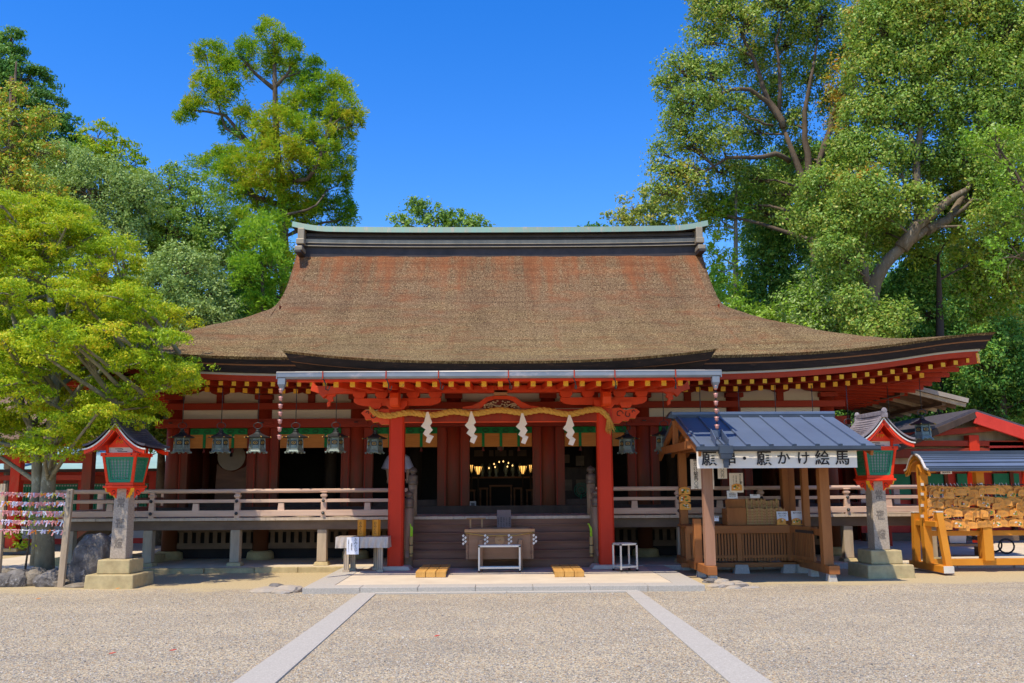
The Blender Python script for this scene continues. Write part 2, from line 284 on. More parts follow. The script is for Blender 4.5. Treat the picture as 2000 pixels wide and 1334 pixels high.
# ------------------------------------------------------------------ mesh builder
class MB:
    def __init__(s): s.v = []; s.f = []; s.m = []; s.names = []; s.smooth = []
    def mi(s, name):
        if name not in s.names: s.names.append(name)
        return s.names.index(name)
    def add(s, vs, fs, mat, smooth=False):
        b = len(s.v); s.v.extend([tuple(v) for v in vs]); i = s.mi(mat)
        for f in fs: s.f.append(tuple(b+k for k in f)); s.m.append(i); s.smooth.append(smooth)
        return s
    def box(s, c, d, mat, rot=None, taper=1.0):
        """c centre, d full sizes; rot Euler xyz; taper scales the top"""
        x, y, z = d[0]/2, d[1]/2, d[2]/2; t = taper
        vs = [Vector(p) for p in ((-x, -y, -z), (x, -y, -z), (x, y, -z), (-x, y, -z), (-x*t, -y*t, z), (x*t, -y*t, z), (x*t, y*t, z), (-x*t, y*t, z))]
        if rot:
            M = Matrix.Rotation(rot[2], 3, 'Z') @ Matrix.Rotation(rot[1], 3, 'Y') @ Matrix.Rotation(rot[0], 3, 'X'); vs = [M @ p for p in vs]
        c = Vector(c)
        return s.add([p+c for p in vs], [(0, 3, 2, 1), (4, 5, 6, 7), (0, 1, 5, 4), (1, 2, 6, 5), (2, 3, 7, 6), (3, 0, 4, 7)], mat)
    def bb(s, x0, x1, y0, y1, z0, z1, mat):
        return s.box(((x0+x1)/2, (y0+y1)/2, (z0+z1)/2), (abs(x1-x0), abs(y1-y0), abs(z1-z0)), mat)
    def bar(s, a, b, w, h, mat, up=(0, 0, 1)):
        """rectangular beam from a to b, w across, h along up"""
        a, b = Vector(a), Vector(b); d = (b-a).normalized(); u = Vector(up); r = d.cross(u).normalized(); u = r.cross(d)
        vs = []
        for p in (a, b):
            for i, j in ((-1, -1), (1, -1), (1, 1), (-1, 1)): vs.append(p + r*(i*w/2) + u*(j*h/2))
        return s.add(vs, [(0, 1, 2, 3), (7, 6, 5, 4), (0, 4, 5, 1), (1, 5, 6, 2), (2, 6, 7, 3), (3, 7, 4, 0)], mat)
    def tube(s, pts, rad, mat, n=8, cap=True):
        pts = [Vector(p) for p in pts]; k = len(pts)
        if not hasattr(rad, '__len__'): rad = [rad]*k
        vs = []; pr = None
        for i, p in enumerate(pts):
            d = (pts[min(i+1, k-1)]-pts[max(i-1, 0)])
            d = d.normalized() if d.length > 1e-9 else Vector((0, 0, 1))
            r = pr if pr is not None else (Vector((1, 0, 0)) if abs(d.x) < .9 else Vector((0, 1, 0)))
            r = (r - d*r.dot(d)).normalized(); pr = r; u = d.cross(r)
            for j in range(n):
                a = 2*math.pi*j/n; vs.append(p + (r*math.cos(a)+u*math.sin(a))*rad[i])
        fs = [(i*n+j, i*n+(j+1) % n, (i+1)*n+(j+1) % n, (i+1)*n+j) for i in range(k-1) for j in range(n)]
        s.add(vs, fs, mat, True)
        if cap:
            b = len(s.v)-len(vs); i = s.mi(mat)
            s.f.append(tuple(b+j for j in reversed(range(n)))); s.m.append(i); s.smooth.append(False)
            s.f.append(tuple(b+(k-1)*n+j for j in range(n))); s.m.append(i); s.smooth.append(False)
        return s
    def lathe(s, prof, c, mat, n=16, smooth=True, squash=(1, 1), rot0=0.):
        c = Vector(c); vs = []
        for r, z in prof:
            for j in range(n):
                a = 2*math.pi*j/n+rot0; vs.append((c.x+r*math.cos(a)*squash[0], c.y+r*math.sin(a)*squash[1], c.z+z))
        k = len(prof)
        fs = [(i*n+j, i*n+(j+1) % n, (i+1)*n+(j+1) % n, (i+1)*n+j) for i in range(k-1) for j in range(n)]
        fs.append(tuple(reversed(range(n)))); fs.append(tuple((k-1)*n+j for j in range(n)))
        return s.add(vs, fs, mat, smooth)
    def prism(s, outline, thick, O, U, Vv, mat, mat_side=None):
        """outline of (u,v); placed at O + u*U + v*V, extruded by thick along U x V (both ways half)"""
        O, U, Vv = Vector(O), Vector(U), Vector(Vv); n = U.cross(Vv).normalized()
        k = len(outline); area = sum(outline[i][0]*outline[(i+1) % k][1]-outline[(i+1) % k][0]*outline[i][1] for i in range(k))
        if area < 0: outline = outline[::-1]
        a = [O+U*u+Vv*v+n*(thick/2) for u, v in outline]; b = [O+U*u+Vv*v-n*(thick/2) for u, v in outline]
        s.add(a+b, [tuple(range(k)), tuple(reversed(range(k, 2*k)))], mat)
        base = len(s.v)-2*k; i = s.mi(mat_side or mat)
        for j in range(k):
            s.f.append((base+j, base+k+j, base+k+(j+1) % k, base+(j+1) % k)); s.m.append(i); s.smooth.append(False)
        return s
    def grid(s, P, mat, smooth=True, flip=False):
        """P: rows of points"""
        r, c = len(P), len(P[0]); vs = [p for row in P for p in row]
        fs = []
        for i in range(r-1):
            for j in range(c-1):
                q = (i*c+j, i*c+j+1, (i+1)*c+j+1, (i+1)*c+j); fs.append(q[::-1] if flip else q)
        return s.add(vs, fs, mat, smooth)
    def mesh(s, name, off=None):
        me = bpy.data.meshes.new(name)
        v = s.v if off is None else [(p[0]-off[0], p[1]-off[1], p[2]-off[2]) for p in s.v]
        me.from_pydata(v, [], s.f)
        for n_ in s.names: me.materials.append(MATS[n_])
        me.polygons.foreach_set('material_index', s.m); me.polygons.foreach_set('use_smooth', s.smooth); me.update()
        return me
def link(o, parent=None):
    COL.objects.link(o)
    if parent is not None: o.parent = parent
    return o
def rootloc(o):
    while o.parent: o = o.parent
    return o.location
def part(mb, name, parent, world=True, bevel=0):
    """a mesh under its thing; its vertices are given in world space (world=True) or in the thing's own space"""
    me = mb.mesh(name, rootloc(parent) if world else None)
    o = link(bpy.data.objects.new(name, me), parent)
    if bevel: addbevel(o, bevel)
    return o
def addbevel(o, w):
    b = o.modifiers.new('bevel', 'BEVEL'); b.width = w; b.segments = 2; b.limit_method = 'ANGLE'; b.angle_limit = R(40)
def props(o, label=None, cat=None, group=None, kind=None):
    if label: o['label'] = label
    if cat: o['category'] = cat
    if group: o['group'] = group
    if kind: o['kind'] = kind
    return o
def thing(name, label, cat, loc=(0, 0, 0), rz=0, group=None):
    o = link(bpy.data.objects.new(name, None)); o.location = loc; o.rotation_euler = (0, 0, rz); o.empty_display_size = .1
    return props(o, label, cat, group)
def solo(mb, name, label, cat, loc=(0, 0, 0), rz=0, group=None, bevel=0, world=True):
    """a thing that is one mesh"""
    me = mb.mesh(name, loc if world else None); o = link(bpy.data.objects.new(name, me)); o.location = loc; o.rotation_euler = (0, 0, rz)
    if bevel: addbevel(o, bevel)
    return props(o, label, cat, group)
def struct(mb, name, kind='structure', bevel=0):
    o = link(bpy.data.objects.new(name, mb.mesh(name))); o['kind'] = kind
    if bevel: addbevel(o, bevel)
    return o
def dup(root, loc, rz=0, label=None, scale=None, group=None):
    r = root.copy(); link(r); r.location = loc; r.rotation_euler = (0, 0, rz)
    if label: r['label'] = label
    if group: r['group'] = group
    if scale: r.scale = scale
    for ch in list(root.children):
        c = ch.copy(); link(c, r)
        for g in list(ch.children): link(g.copy(), c)
    return r
def text_mesh(txt, size, mat, name='lettering', bold=0.0, vertical=False, gap=1.05, align='CENTER', thick=.003, squeeze=1.0):
    """lettering as a thin solid mesh in the local XZ plane facing -Y, centred on the origin"""
    vs_all, fs_all = [], []
    items = [(txt, 0, 0)] if not vertical else [(ch, 0, -i*size*gap) for i, ch in enumerate(txt)]
    for t, dx, dz in items:
        cu = bpy.data.curves.new('t', 'FONT'); cu.body = t; cu.size = size; cu.align_x = align; cu.align_y = 'CENTER'
        cu.extrude = thick; cu.offset = bold; cu.resolution_u = 3
        if not vertical: cu.space_character = gap
        ob = bpy.data.objects.new('t', cu); COL.objects.link(ob)
        dg = bpy.context.evaluated_depsgraph_get(); me = bpy.data.meshes.new_from_object(ob.evaluated_get(dg))
        b = len(vs_all); vs_all += [(v.co.x*squeeze+dx, -v.co.z, v.co.y+dz) for v in me.vertices]
        fs_all += [tuple(b+i for i in p.vertices) for p in me.polygons]
        bpy.data.objects.remove(ob); bpy.data.curves.remove(cu); bpy.data.meshes.remove(me)
    if vertical and vs_all:
        h = (len(txt)-1)*size*gap/2; vs_all = [(x, y, z+h) for x, y, z in vs_all]
    me = bpy.data.meshes.new(name); me.from_pydata(vs_all, [], fs_all); me.materials.append(MATS[mat]); me.update()
    return me
def text_part(txt, size, mat, parent, pos, name='lettering', rz=0, rx=0, **k):
    """pos in the parent's own space"""
    o = link(bpy.data.objects.new(name, text_mesh(txt, size, mat, name, **k)), parent); o.location = pos; o.rotation_euler = (rx, 0, rz); return o
def rock_mb(c, size, mat, seed=0, sub=3, amp=.28, flat=.35, rough=1.0):
    bm = bmesh.new(); bmesh.ops.create_icosphere(bm, subdivisions=sub, radius=1); vs = []
    o = Vector((seed*3.7, seed*1.3, seed*2.1))
    for v in bm.verts:
        p = v.co; d = 1+amp*noise.noise(p*1.1+o)+amp*.55*noise.noise(p*2.6+o)*rough+amp*.25*noise.noise(p*6+o)*rough
        q = p*d; q = Vector((math.copysign(abs(q.x)**.85, q.x), math.copysign(abs(q.y)**.85, q.y), math.copysign(abs(q.z)**.9, q.z)))
        vs.append(Vector(c)+Vector((q.x*size[0]/2, q.y*size[1]/2, max(q.z, -flat*1.2)*size[2]/2+size[2]/2*flat)))
    fs = [tuple(v.index for v in f.verts) for f in bm.faces]; bm.free()
    mb = MB(); mb.add(vs, fs, mat, sub > 3); return mb
def smoothstep(a, b, x):
    t = min(1, max(0, (x-a)/(b-a))); return t*t*(3-2*t)
# ================================================================== THE SETTING
YW, YE, YV, YR = 20.4, 17.95, 18.5, 24.6      # hall wall, main eave, veranda edge, ridge
XE, XG = 9.87, 5.5                            # half width at the eave, at the gable
XC = W(978, 950, YW).x                        # hall's centre line
TZ = 0.09                                     # terrace / platform height
mb = MB(); mb.grid([[(x, y, 0) for x in (-300, -60, -20, 0, 20, 60, 300)] for y in (-20, 0, 10, 16, 25, 60, 400)], 'gravel', False); struct(mb, 'ground')
# granite strips that lead to the steps
def strip(px0, px1, px2, px3, n, seed):
    """near edge px0..px1 on row 1334, far edge px2..px3 on row 1149; runs on towards the camera"""
    a, b, c, d = G(px0, 1334), G(px1, 1334), G(px2, 1149), G(px3, 1149); mb = MB(); rnd = random.Random(seed)
    ts = [-1.1]; 
    while ts[-1] < 1: ts.append(min(1, ts[-1]+rnd.uniform(.25, .42)))
    for i in range(len(ts)-1):
        t0, t1 = ts[i]+.0008, ts[i+1]-.0008
        p = [a.lerp(c, t0), b.lerp(d, t0), b.lerp(d, t1), a.lerp(c, t1)]; h = .014+rnd.uniform(-.003, .003)
        mb.add([(q.x, q.y, z) for z in (-.05, h) for q in p], [(4, 5, 6, 7), (0, 1, 5, 4), (1, 2, 6, 5), (2, 3, 7, 6), (3, 0, 4, 7)], 'granite')
    return mb
struct(strip(458, 541, 717, 747, 5, 3), 'path', bevel=.004)
struct(strip(1424, 1507, 1213, 1240, 5, 8), 'path', bevel=.004)
PF = G(800, 1147, TZ).y                       # platform front
mb = MB()
xl, xr = G(597, 1145, TZ).x, G(1372, 1140, TZ).x
# granite border slabs and paler concrete field
n = 7
for i in range(n):
    x0 = xl+(xr-xl)*i/n; x1 = xl+(xr-xl)*(i+1)/n; mb.bb(x0+.003, x1-.003, PF, PF+.42, -.05, TZ, 'granite')
for sx0, sx1 in ((xl, xl+.42), (xr-.42, xr)):
    y = PF+.425
    while y < 18.1: mb.bb(sx0, sx1, y+.003, min(18.2, y+1.1)-.003, -.05, TZ, 'granite'); y += 1.1
mb.bb(xl+.425, xr-.425, PF+.425, 18.2, -.05, TZ-.004, 'platform_stone')
struct(mb, 'pavement', bevel=.006)
mb = MB()                                     # low sill course in front of the platform
a, b = G(738, 1153, .02), G(1240, 1149, .02)
mb.bb(a.x, (a.x+b.x)/2-.004, a.y-.12, PF-.12, -.05, .022, 'granite'); mb.bb((a.x+b.x)/2+.004, b.x, a.y-.12, PF-.12, -.05, .022, 'granite')
struct(mb, 'kerb', bevel=.005)
mb = MB(); mb.bb(-11, 14, 18.2, 26.5, -.1, TZ, 'platform_stone')
x = -9.0
while x < 12.5:
    w = random.uniform(.7, 1.3)
    mb.bb(x+.006, x+w-.006, 18.08+random.uniform(-.02, .02), 18.22, -.05, TZ+.004+random.uniform(0, .01), 'mossy_stone' if x < -3.2 else 'granite'); x += w
struct(mb, 'terrace', bevel=.01)
# forest floor rising behind the precinct
P = []
for j in range(26):
    y = 33+j*4.5; row = []
    for i in range(61):
        x = -90+i*3
        side = smoothstep(6, 30, abs(x-2)); h = smoothstep(34, 75, y)*(2+9*side)+1.2*noise.noise(Vector((x*.08, y*.08, 0)))*smoothstep(34, 45, y)
        row.append((x, y, h-.03))
    P.append(row)
V('forest_floor', (.045, .05, .022), (.025, .028, .014), .8, rough=.95, bmp=.5, bd=.1)
mb = MB(); mb.grid(P, 'forest_floor'); struct(mb, 'terrain')

# ================================================================== THE WORSHIP HALL
hall = thing('shrine_hall', 'long red shrine hall with a sweeping bark thatched roof above its veranda', 'shrine hall', (XC, YW, 0))
# roof surface -------------------------------------------------------------
PROF = [(-.6, 3.93), (0, 4.13), (1, 4.48), (2, 4.87), (3, 5.33), (4, 5.86), (4.8, 6.36), (5.6, 7.05), (6.15, 7.64), (6.65, 8.22), (7.2, 8.9)]
def fz(t):
    xs = [p[0] for p in PROF]
    t = max(0, min(6.65, t)); i = max(1, min(len(PROF)-3, next(k for k in range(len(xs)) if xs[k] >= t)-1 if t > 0 else 1))
    if t <= 0: return 4.13
    p0, p1, p2, p3 = PROF[i-1], PROF[i], PROF[i+1], PROF[i+2]; h = p2[0]-p1[0]; u = (t-p1[0])/h
    m1 = (p2[1]-p0[1])/(p2[0]-p0[0])*h; m2 = (p3[1]-p1[1])/(p3[0]-p1[0])*h
    return (2*u**3-3*u*u+1)*p1[1]+(u**3-2*u*u+u)*m1+(-2*u**3+3*u*u)*p2[1]+(u**3-u*u)*m2
def lift(x, t):
    a = max(0, min(1, (abs(x)-3.2)/(XE-3.2))); b = max(0, min(1, 1-t/6)); return .56*a**2.6*b**2.5
def smin(a, b, k=.30):
    h = max(k-abs(a-b), 0)/k; return min(a, b)-h*h*k*.25
def Hroof(x, y):
    t = min(y-YE, 2*YR-YE-y); ax = abs(x); s = XE-ax
    if ax <= XG-.9: return fz(t)+lift(x, t)
    # the skirt below the gable: front slope and side slope meet in a soft hip
    return smin(fz(t), fz(max(0, s)*1.02), .45)+lift(x, t)
def dimple(x, y): return .035*noise.noise(Vector((x*.9, y*.9, 2)))+.02*noise.noise(Vector((x*3, y*3, 5)))
mb = MB()
ny = 74; ys = [YE+(2*(YR-YE))*j/ny for j in range(ny+1)]
xsu = [-XG+2*XG*i/110 for i in range(111)]
def Hup(x, y):                                # upper gabled part, verges turned down a little
    t = min(y-YE, 2*YR-YE-y); e = max(0, (abs(x)-(XG-.35))/.35); h = fz(t)-.13*e*e
    return h if t > 3.0 else None
# a: skirt + front slope as one height field over the whole plan, b: the upper gable sits on it
def rooffield(x, y):
    t = min(y-YE, 2*YR-YE-y); ax = abs(x)
    if ax <= XG-.02:
        return fz(t)+lift(x, t)
    return Hroof(x, y)
xs = sorted(set([-XE+(XE-XG)*i/26 for i in range(27)]+xsu+[XG+(XE-XG)*i/26 for i in range(27)]))
rows = []
for y in ys:
    row = []
    for x in xs:
        t = min(y-YE, 2*YR-YE-y)
        ax = abs(x)
        if ax > XG-1.2 and ax <= XG+.02:
            k = smoothstep(XG-1.2, XG, ax)*smoothstep(3.9, 3.0, t)      # below the gable foot blend to the soft hip height
            h = (fz(t)+lift(x, t))*(1-k)+Hroof(x, y)*k
            h -= .10*smoothstep(XG-.3, XG, ax)**2*smoothstep(3.3, 3.9, t)
        else: h = rooffield(x, y)
        edge = min(1, t/.5)
        row.append((x+XC, y, h+dimple(x, y)*edge))
    rows.append(row)
mb.grid(rows, 'thatch')
def edge_pts(ins, drop, side='all', nseg=64):
    """eave line of the main roof, inset towards the wall and dropped"""
    pts = []
    for i in range(nseg+1):
        x = -XE+2*XE*i/nseg; pts.append((x*(XE-ins)/XE+XC, YE+ins, Hroof(x, YE)-drop))
    left = []; right = []
    for j in range(1, 31):
        y = YE+2*(YR-YE)*j/30; yy = YE+ins+(y-YE)*(2*(YR-YE)-2*ins)/(2*(YR-YE))
        right.append((XE-ins+XC, yy, Hroof(XE, y)-drop)); left.append((-XE+ins+XC, yy, Hroof(-XE, y)-drop))
    return left[::-1]+pts+right
def band(mb, a, b, mat, smooth=False):
    A, B = edge_pts(*a), edge_pts(*b)
    mb.grid([A, B], mat, smooth, flip=False)
band(mb, (0, 0), (.05, .05), 'thatch'); band(mb, (.05, .05), (.09, .145), 'black_edge'); 
roof = part(mb, 'thatch_roof', hall)
mb = MB(); band(mb, (.085, .14), (.12, .165), 'bark_edge'); band(mb, (.12, .165), (.17, .30), 'black_edge'); band(mb, (.17, .30), (.24, .305), 'black_edge')
part(mb, 'eave_edge', hall)
mb = MB(); band(mb, (.235, .295), (.235, .345), 'white_trim'); band(mb, (.235, .345), (.30, .35), 'white_trim'); part(mb, 'white_strip', hall)
mb = MB(); band(mb, (.27, .34), (.275, .455), 'rafter_red'); band(mb, (.275, .455), (.36, .46), 'rafter_red'); part(mb, 'fascia', hall)
mb = MB(); band(mb, (.34, .42), (.85, .36), 'rafter_red'); band(mb, (.85, .36), (.86, .43), 'rafter_red'); band(mb, (.86, .43), (2.5, .30), 'beam_red'); part(mb, 'soffit', hall)
# gable closing (seen from the side only)
for sx in (-1, 1):
    mb = MB()
    pts = [];
    for j in range(21):
        y = YR-2.6+5.2*j/20; t = min(y-YE, 2*YR-YE-y); pts.append((y, fz(t)-.05))
    base = fz(XE-XG)-.1
    vs = [(sx*(XG-.15)+XC, y, z) for y, z in pts]+[(sx*(XG-.15)+XC, y, base) for y, z in pts]; n = len(pts)
    mb.add(vs, [(i, i+1, n+i+1, n+i) for i in range(n-1)], 'hall_red')
    # thatch verge thickness
    q = [];
    for j in range(41):
        y = YE+3.6+(2*(YR-YE)-7.2)*j/40; t = min(y-YE, 2*YR-YE-y); q.append((y, fz(t)-.1))
    mb.grid([[(sx*XG+XC, y, z+.01) for y, z in q], [(sx*(XG-.02)+XC, y, z-.34) for y, z in q], [(sx*(XG-.4)+XC, y, z-.34) for y, z in q]], 'thatch')
    part(mb, 'gable', hall)
# ridge ---------------------------------------------------------------------
def zr(py): return WZ(py, YR-.2)
RX0, RX1 = WX(597, YR, 470)-XC, WX(1357, YR, 470)-XC
RX = (RX1-RX0)/2; XR = XC+(RX0+RX1)/2
def sag(x): return .05*(abs(x)/RX)**3
def ridge_course(y0, z0, z1, mat, ext=0, n=40, top=True):
    mb = MB(); A = []; 
    prof = [(-y0, z0), (-y0, z1), (y0, z1), (y0, z0)]
    rows = []
    for py_, pz in prof:
        rows.append([(XR+x, YR+py_, pz+sag(x)) for x in [(-1+2*i/n)*(RX+ext) for i in range(n+1)]])
    mb.grid(rows, mat, False, flip=True)
    for k in (0, n):
        q = [r[k] for r in rows]; mb.add(q, [(0, 1, 2, 3) if k == 0 else (3, 2, 1, 0)], mat)
    return mb
ridge = part(ridge_course(.42, 7.55, zr(488), 'copper_dark', -.05), 'ridge', hall)
part(ridge_course(.50, zr(488), zr(486.5), 'copper_brown', 0), 'lower_moulding', ridge)
part(ridge_course(.47, zr(486.5), zr(482), 'copper_dark', 0), 'dark_course', ridge)
part(ridge_course(.50, zr(482), zr(480.6), 'copper_brown', 0), 'ledge', ridge)
part(ridge_course(.46, zr(480.6), zr(474), 'copper_brown', -.03), 'panel_course', ridge)
part(ridge_course(.36, zr(474), zr(468), 'copper_dark', -.03), 'shadow_course', ridge)
part(ridge_course(.41, zr(468), zr(462), 'copper_dark', .02), 'upper_course', ridge)
mb = MB(); rows = []
for y0, dz in ((-.60, 0), (-.55, .17), (-.10, .21), (.10, .21), (.55, .17), (.60, 0)):
    rows.append([(XR+x, YR+y0, zr(461.5)+dz*.95+sag(x)+.07*max(0, (abs(x)-RX*.88)/(RX*.12))**1.6) for x in [(-1+2*i/50)*(RX+.25) for i in range(51)]])
mb.grid(rows, 'copper_green', False, flip=True)
for k in (0, 50): 
    q = [r[k] for r in rows]; mb.add(q, [tuple(range(6)) if k == 0 else tuple(reversed(range(6)))], 'copper_brown')
q = [[r for r in rows[-1]], [r for r in rows[0]]]; mb.grid(q, 'copper_dark', False, flip=True)
part(mb, 'ridge_cap', ridge)
for sx in (-1, 1):
    mb = MB(); x = XR+sx*RX
    mb.bb(x-.09, x+.09, YR-.62, YR+.62, zr(474), zr(452), 'copper_brown')
    mb.bb(x-.11, x+.11, YR-.70, YR+.70, zr(484), zr(473.5), 'copper_brown')
    mb.bb(x-.085, x+.085, YR-.66, YR+.66, zr(491), zr(484), 'copper_dark')
    mb.bb(x-.10, x+.10, YR-.86, YR+.86, zr(499), zr(490.5), 'copper_brown')
    mb.bb(x-.085, x+.085, YR-.92, YR+.92, zr(505), zr(499), 'copper_dark')
    part(mb, 'ridge_end', ridge, bevel=.02)
# porch roof ----------------------------------------------------------------
YP, XP = 15.4, 3.72
zP = WZ(705, YP)
XPC = (W(550, 690, YP).x+W(1403, 690, YP).x)/2; XP = (W(1403, 690, YP).x-W(550, 690, YP).x)/2
def Hporch(x, y):
    y1 = 20.9; z1 = fz(y1-YE); u = (y-YP)/(y1-YP); h = y1-YP
    m0, m1 = .17*h, .50*h
    z = (2*u**3-3*u*u+1)*zP+(u**3-2*u*u+u)*m0+(-2*u**3+3*u*u)*(z1+.03)+(u**3-u*u)*m1
    e = abs(x)/XP
    z += .20*e**2.6*(1-u)**2
    if y > YE:                                # run out flush into the main slope
        main = fz(y-YE); k = smoothstep(YE+.3, y1, y); z = max(z, main+.005)*(1-k)+(main+.012)*k
    return z
mb = MB(); rows = []
for j in range(41):
    y = YP+(20.9-YP)*j/40; rows.append([(XPC+x, y, Hporch(x, y)+dimple(x, y)*min(1, (y-YP)*2)) for x in [(-1+2*i/70)*XP for i in range(71)]])
mb.grid(rows, 'thatch')
def porch_band(mb, a, b, mat):
    def pts(ins, drop):
        f = [(XPC+x*(XP-ins)/XP, YP+ins, Hporch(x, YP)-drop) for x in [(-1+2*i/50)*XP for i in range(51)]]
        yy = [YP+(20.9-YP)*j/30 for j in range(1, 31)]
        l = [(XPC-XP+ins, max(y, YP+ins), Hporch(-XP, y)-drop) for y in yy]; r = [(XPC+XP-ins, max(y, YP+ins), Hporch(XP, y)-drop) for y in yy]
        return l[::-1]+f+r
    mb.grid([pts(*a), pts(*b)], mat, False)
porch_band(mb, (0, 0), (.04, .04), 'thatch'); porch_band(mb, (.04, .04), (.12, .17), 'black_edge'); porch_band(mb, (.12, .17), (.15, .18), 'bark_edge'); porch_band(mb, (.15, .18), (.22, .27), 'black_edge'); porch_band(mb, (.22, .27), (.6, .27), 'black_edge')
part(mb, 'porch_roof', hall)
# porch soffit, fascia
YPP = 17.62                                   # post plane
zs = WZ(744, 15.55); zpur = WZ(764, YPP)      # rafter top at its end / purlin top
mb = MB()
mb.add([(XPC-3.15, 15.5, zs), (XPC+3.15, 15.5, zs), (XPC+3.15, 18.4, zpur+.22), (XPC-3.15, 18.4, zpur+.22)], [(0, 3, 2, 1)], 'vermilion')
mb.bb(XPC-XP+.25, XPC+XP-.25, 15.52, 15.60, zs-.005, zs+.14, 'vermilion')
mb.bb(XPC-XP+.22, XPC+XP-.22, 15.48, 15.515, zs+.10, zs+.17, 'white_trim')
part(mb, 'porch_fascia', hall)
xa, xb = W(656, 757, 15.55).x, W(1329, 755, 15.55).x
for i in range(22):
    x = xa+(xb-xa)*i/21; mb = MB(); z0 = zs-.045; z1 = zpur+.06
    mb.bar((x, 15.57, z0), (x, 18.3, z1+.06), .085, .10, 'vermilion')
    mb.box((x, 15.562, z0), (.083, .02, .098), 'yellow_paint'); part(mb, 'porch_rafter', hall)
# gutter ---------------------------------------------------------------------
YGt = 15.28
gl, gr = W(542, 735, YGt).x, W(1407, 729, YGt).x; gz1, gz0 = WZ(726, YGt), WZ(738.5, YGt)
mb = MB(); n = 30
def gutter_prof(z0, z1, w): return [(-w, z1), (-w, z0+.03), (-w+.03, z0), (w-.03, z0), (w, z0+.03), (w, z1)]
dz = (W(1407, 729, YGt).z-W(542, 735, YGt).z)*0
rows = [[(gl+(gr-gl)*i/n, YGt+a, b+dz*i/n) for i in range(n+1)] for a, b in gutter_prof(gz0, gz1, .07)]
mb.grid(rows, 'gutter_metal', False); rows = [[(gl+(gr-gl)*i/n, YGt+a, b+dz*i/n) for i in range(n+1)] for a, b in gutter_prof(gz0+.004, gz1, .066)]
mb.grid(rows, 'gutter_metal', False, flip=True)
mb.bb(gl-.004, gl+.01, YGt-.075, YGt+.075, gz0-.004, gz1+.004, 'gutter_metal'); mb.bb(gr-.01, gr+.004, YGt-.075, YGt+.075, gz0-.004, gz1+.004, 'gutter_metal')
mb.tube([(gl, YGt-.07, gz1), (gr, YGt-.07, gz1)], .009, 'alu', 6)
gut = part(mb, 'gutter', hall)
for px in (551, 1397):
    x = W(px, 745, YGt).x; mb = MB(); mb.lathe([(.085, 0), (.085, -.10), (.05, -.16), (.04, -.20)], (x, YGt, gz0+.01), 'gutter_metal', 4, False, rot0=math.pi/4); part(mb, 'outlet', gut)
for px in (632, 755, 857, 993, 1121, 1200, 1318):
    x = W(px, 735, YGt).x; mb = MB()
    mb.bb(x-.009, x+.009, YGt-.083, YGt-.073, gz0-.01, gz1+.01, 'rafter_red'); mb.bb(x-.009, x+.009, YGt-.08, YGt+.1, gz0-.02, gz0-.008, 'bronze_dark')
    mb.tube([(x, YGt+.02, gz0-.01), (x+.03, YGt+.06, gz0-.09), (x+.02, YGt+.12, gz0-.16), (x+.05, YGt+.2, gz0-.17), (x+.06, YGt+.25, gz0-.10)], .010, 'bronze_dark', 5)
    part(mb, 'gutter_bracket', gut)
# main rafters (two tiers with yellow ends) -----------------------------------
def main_rafter(x, tier):
    mb = MB(); lf = lift(x, 0)
    if tier == 0: y0, y1, z0, z1, w = YE+.33, YE+1.2, WZ(749, YE+.33), WZ(749, YE+.33)+.10, .085
    else: y0, y1, z0, z1, w = YE+.80, YW+.05, WZ(762.5, YE+.80), WZ(762.5, YE+.80)+.26, .095
    z0 += lf*(.9 if tier == 0 else .8); z1 += lf*(.7 if tier == 0 else .1)
    mb.bar((XC+x, y0, z0), (XC+x, y1, z1), w, w*1.05, 'rafter_red'); d = (Vector((0, y1-y0, z1-z0))).normalized()
    mb.bar(Vector((XC+x, y0, z0))-d*.012, Vector((XC+x, y0, z0))+d*.003, w*.97, w*1.02, 'yellow_paint')
    return mb
n = 74
for i in range(n):
    x = -9.42+18.84*i/(n-1)
    part(main_rafter(x, 0), 'flying_rafter', hall)
    if abs(x) < 8.7: part(main_rafter(x*.995+.07, 1), 'base_rafter', hall)
mb = MB()                                     # purlin between the tiers
rows = [[(XC+x, YE+.92+a, WZ(757, YE+.92)+b+lift(x, 0)*.85) for x in [(-1+2*i/40)*8.7 for i in range(41)]] for a, b in ((-.05, .0), (-.05, .07), (.05, .07), (.05, 0), (-.05, 0))]
mb.grid(rows, 'beam_red', False); part(mb, 'eave_purlin', hall)
for sx in (-1, 1):                            # side rafters and hip rafters
    for k in range(15):
        y = YE+1.0+k*.26*1.6; mb = MB(); lf = lift(XE, y-YE)
        z0 = WZ(749, YE+.33)+lf*.9
        mb.bar((XC+sx*(XE-.33), y, z0), (XC+sx*7.3, y+0.0, z0+.16-lf*.5), .085, .09, 'rafter_red')
        part(mb, 'side_rafter', hall)
    mb = MB(); zc = WZ(749, YE+.33)+.46
    mb.bar((XC+sx*(XE-.28), YE+.28, zc), (XC+sx*7.2, YW+.05, zc-.18), .15, .20, 'rafter_red')
    e = Vector((XC+sx*(XE-.28), YE+.28, zc)); d = (Vector((XC+sx*7.2, YW+.05, zc-.18))-e).normalized(); mb.bar(e-d*.02, e+d*.01, .148, .198, 'yellow_paint')
    part(mb, 'hip_rafter', hall)
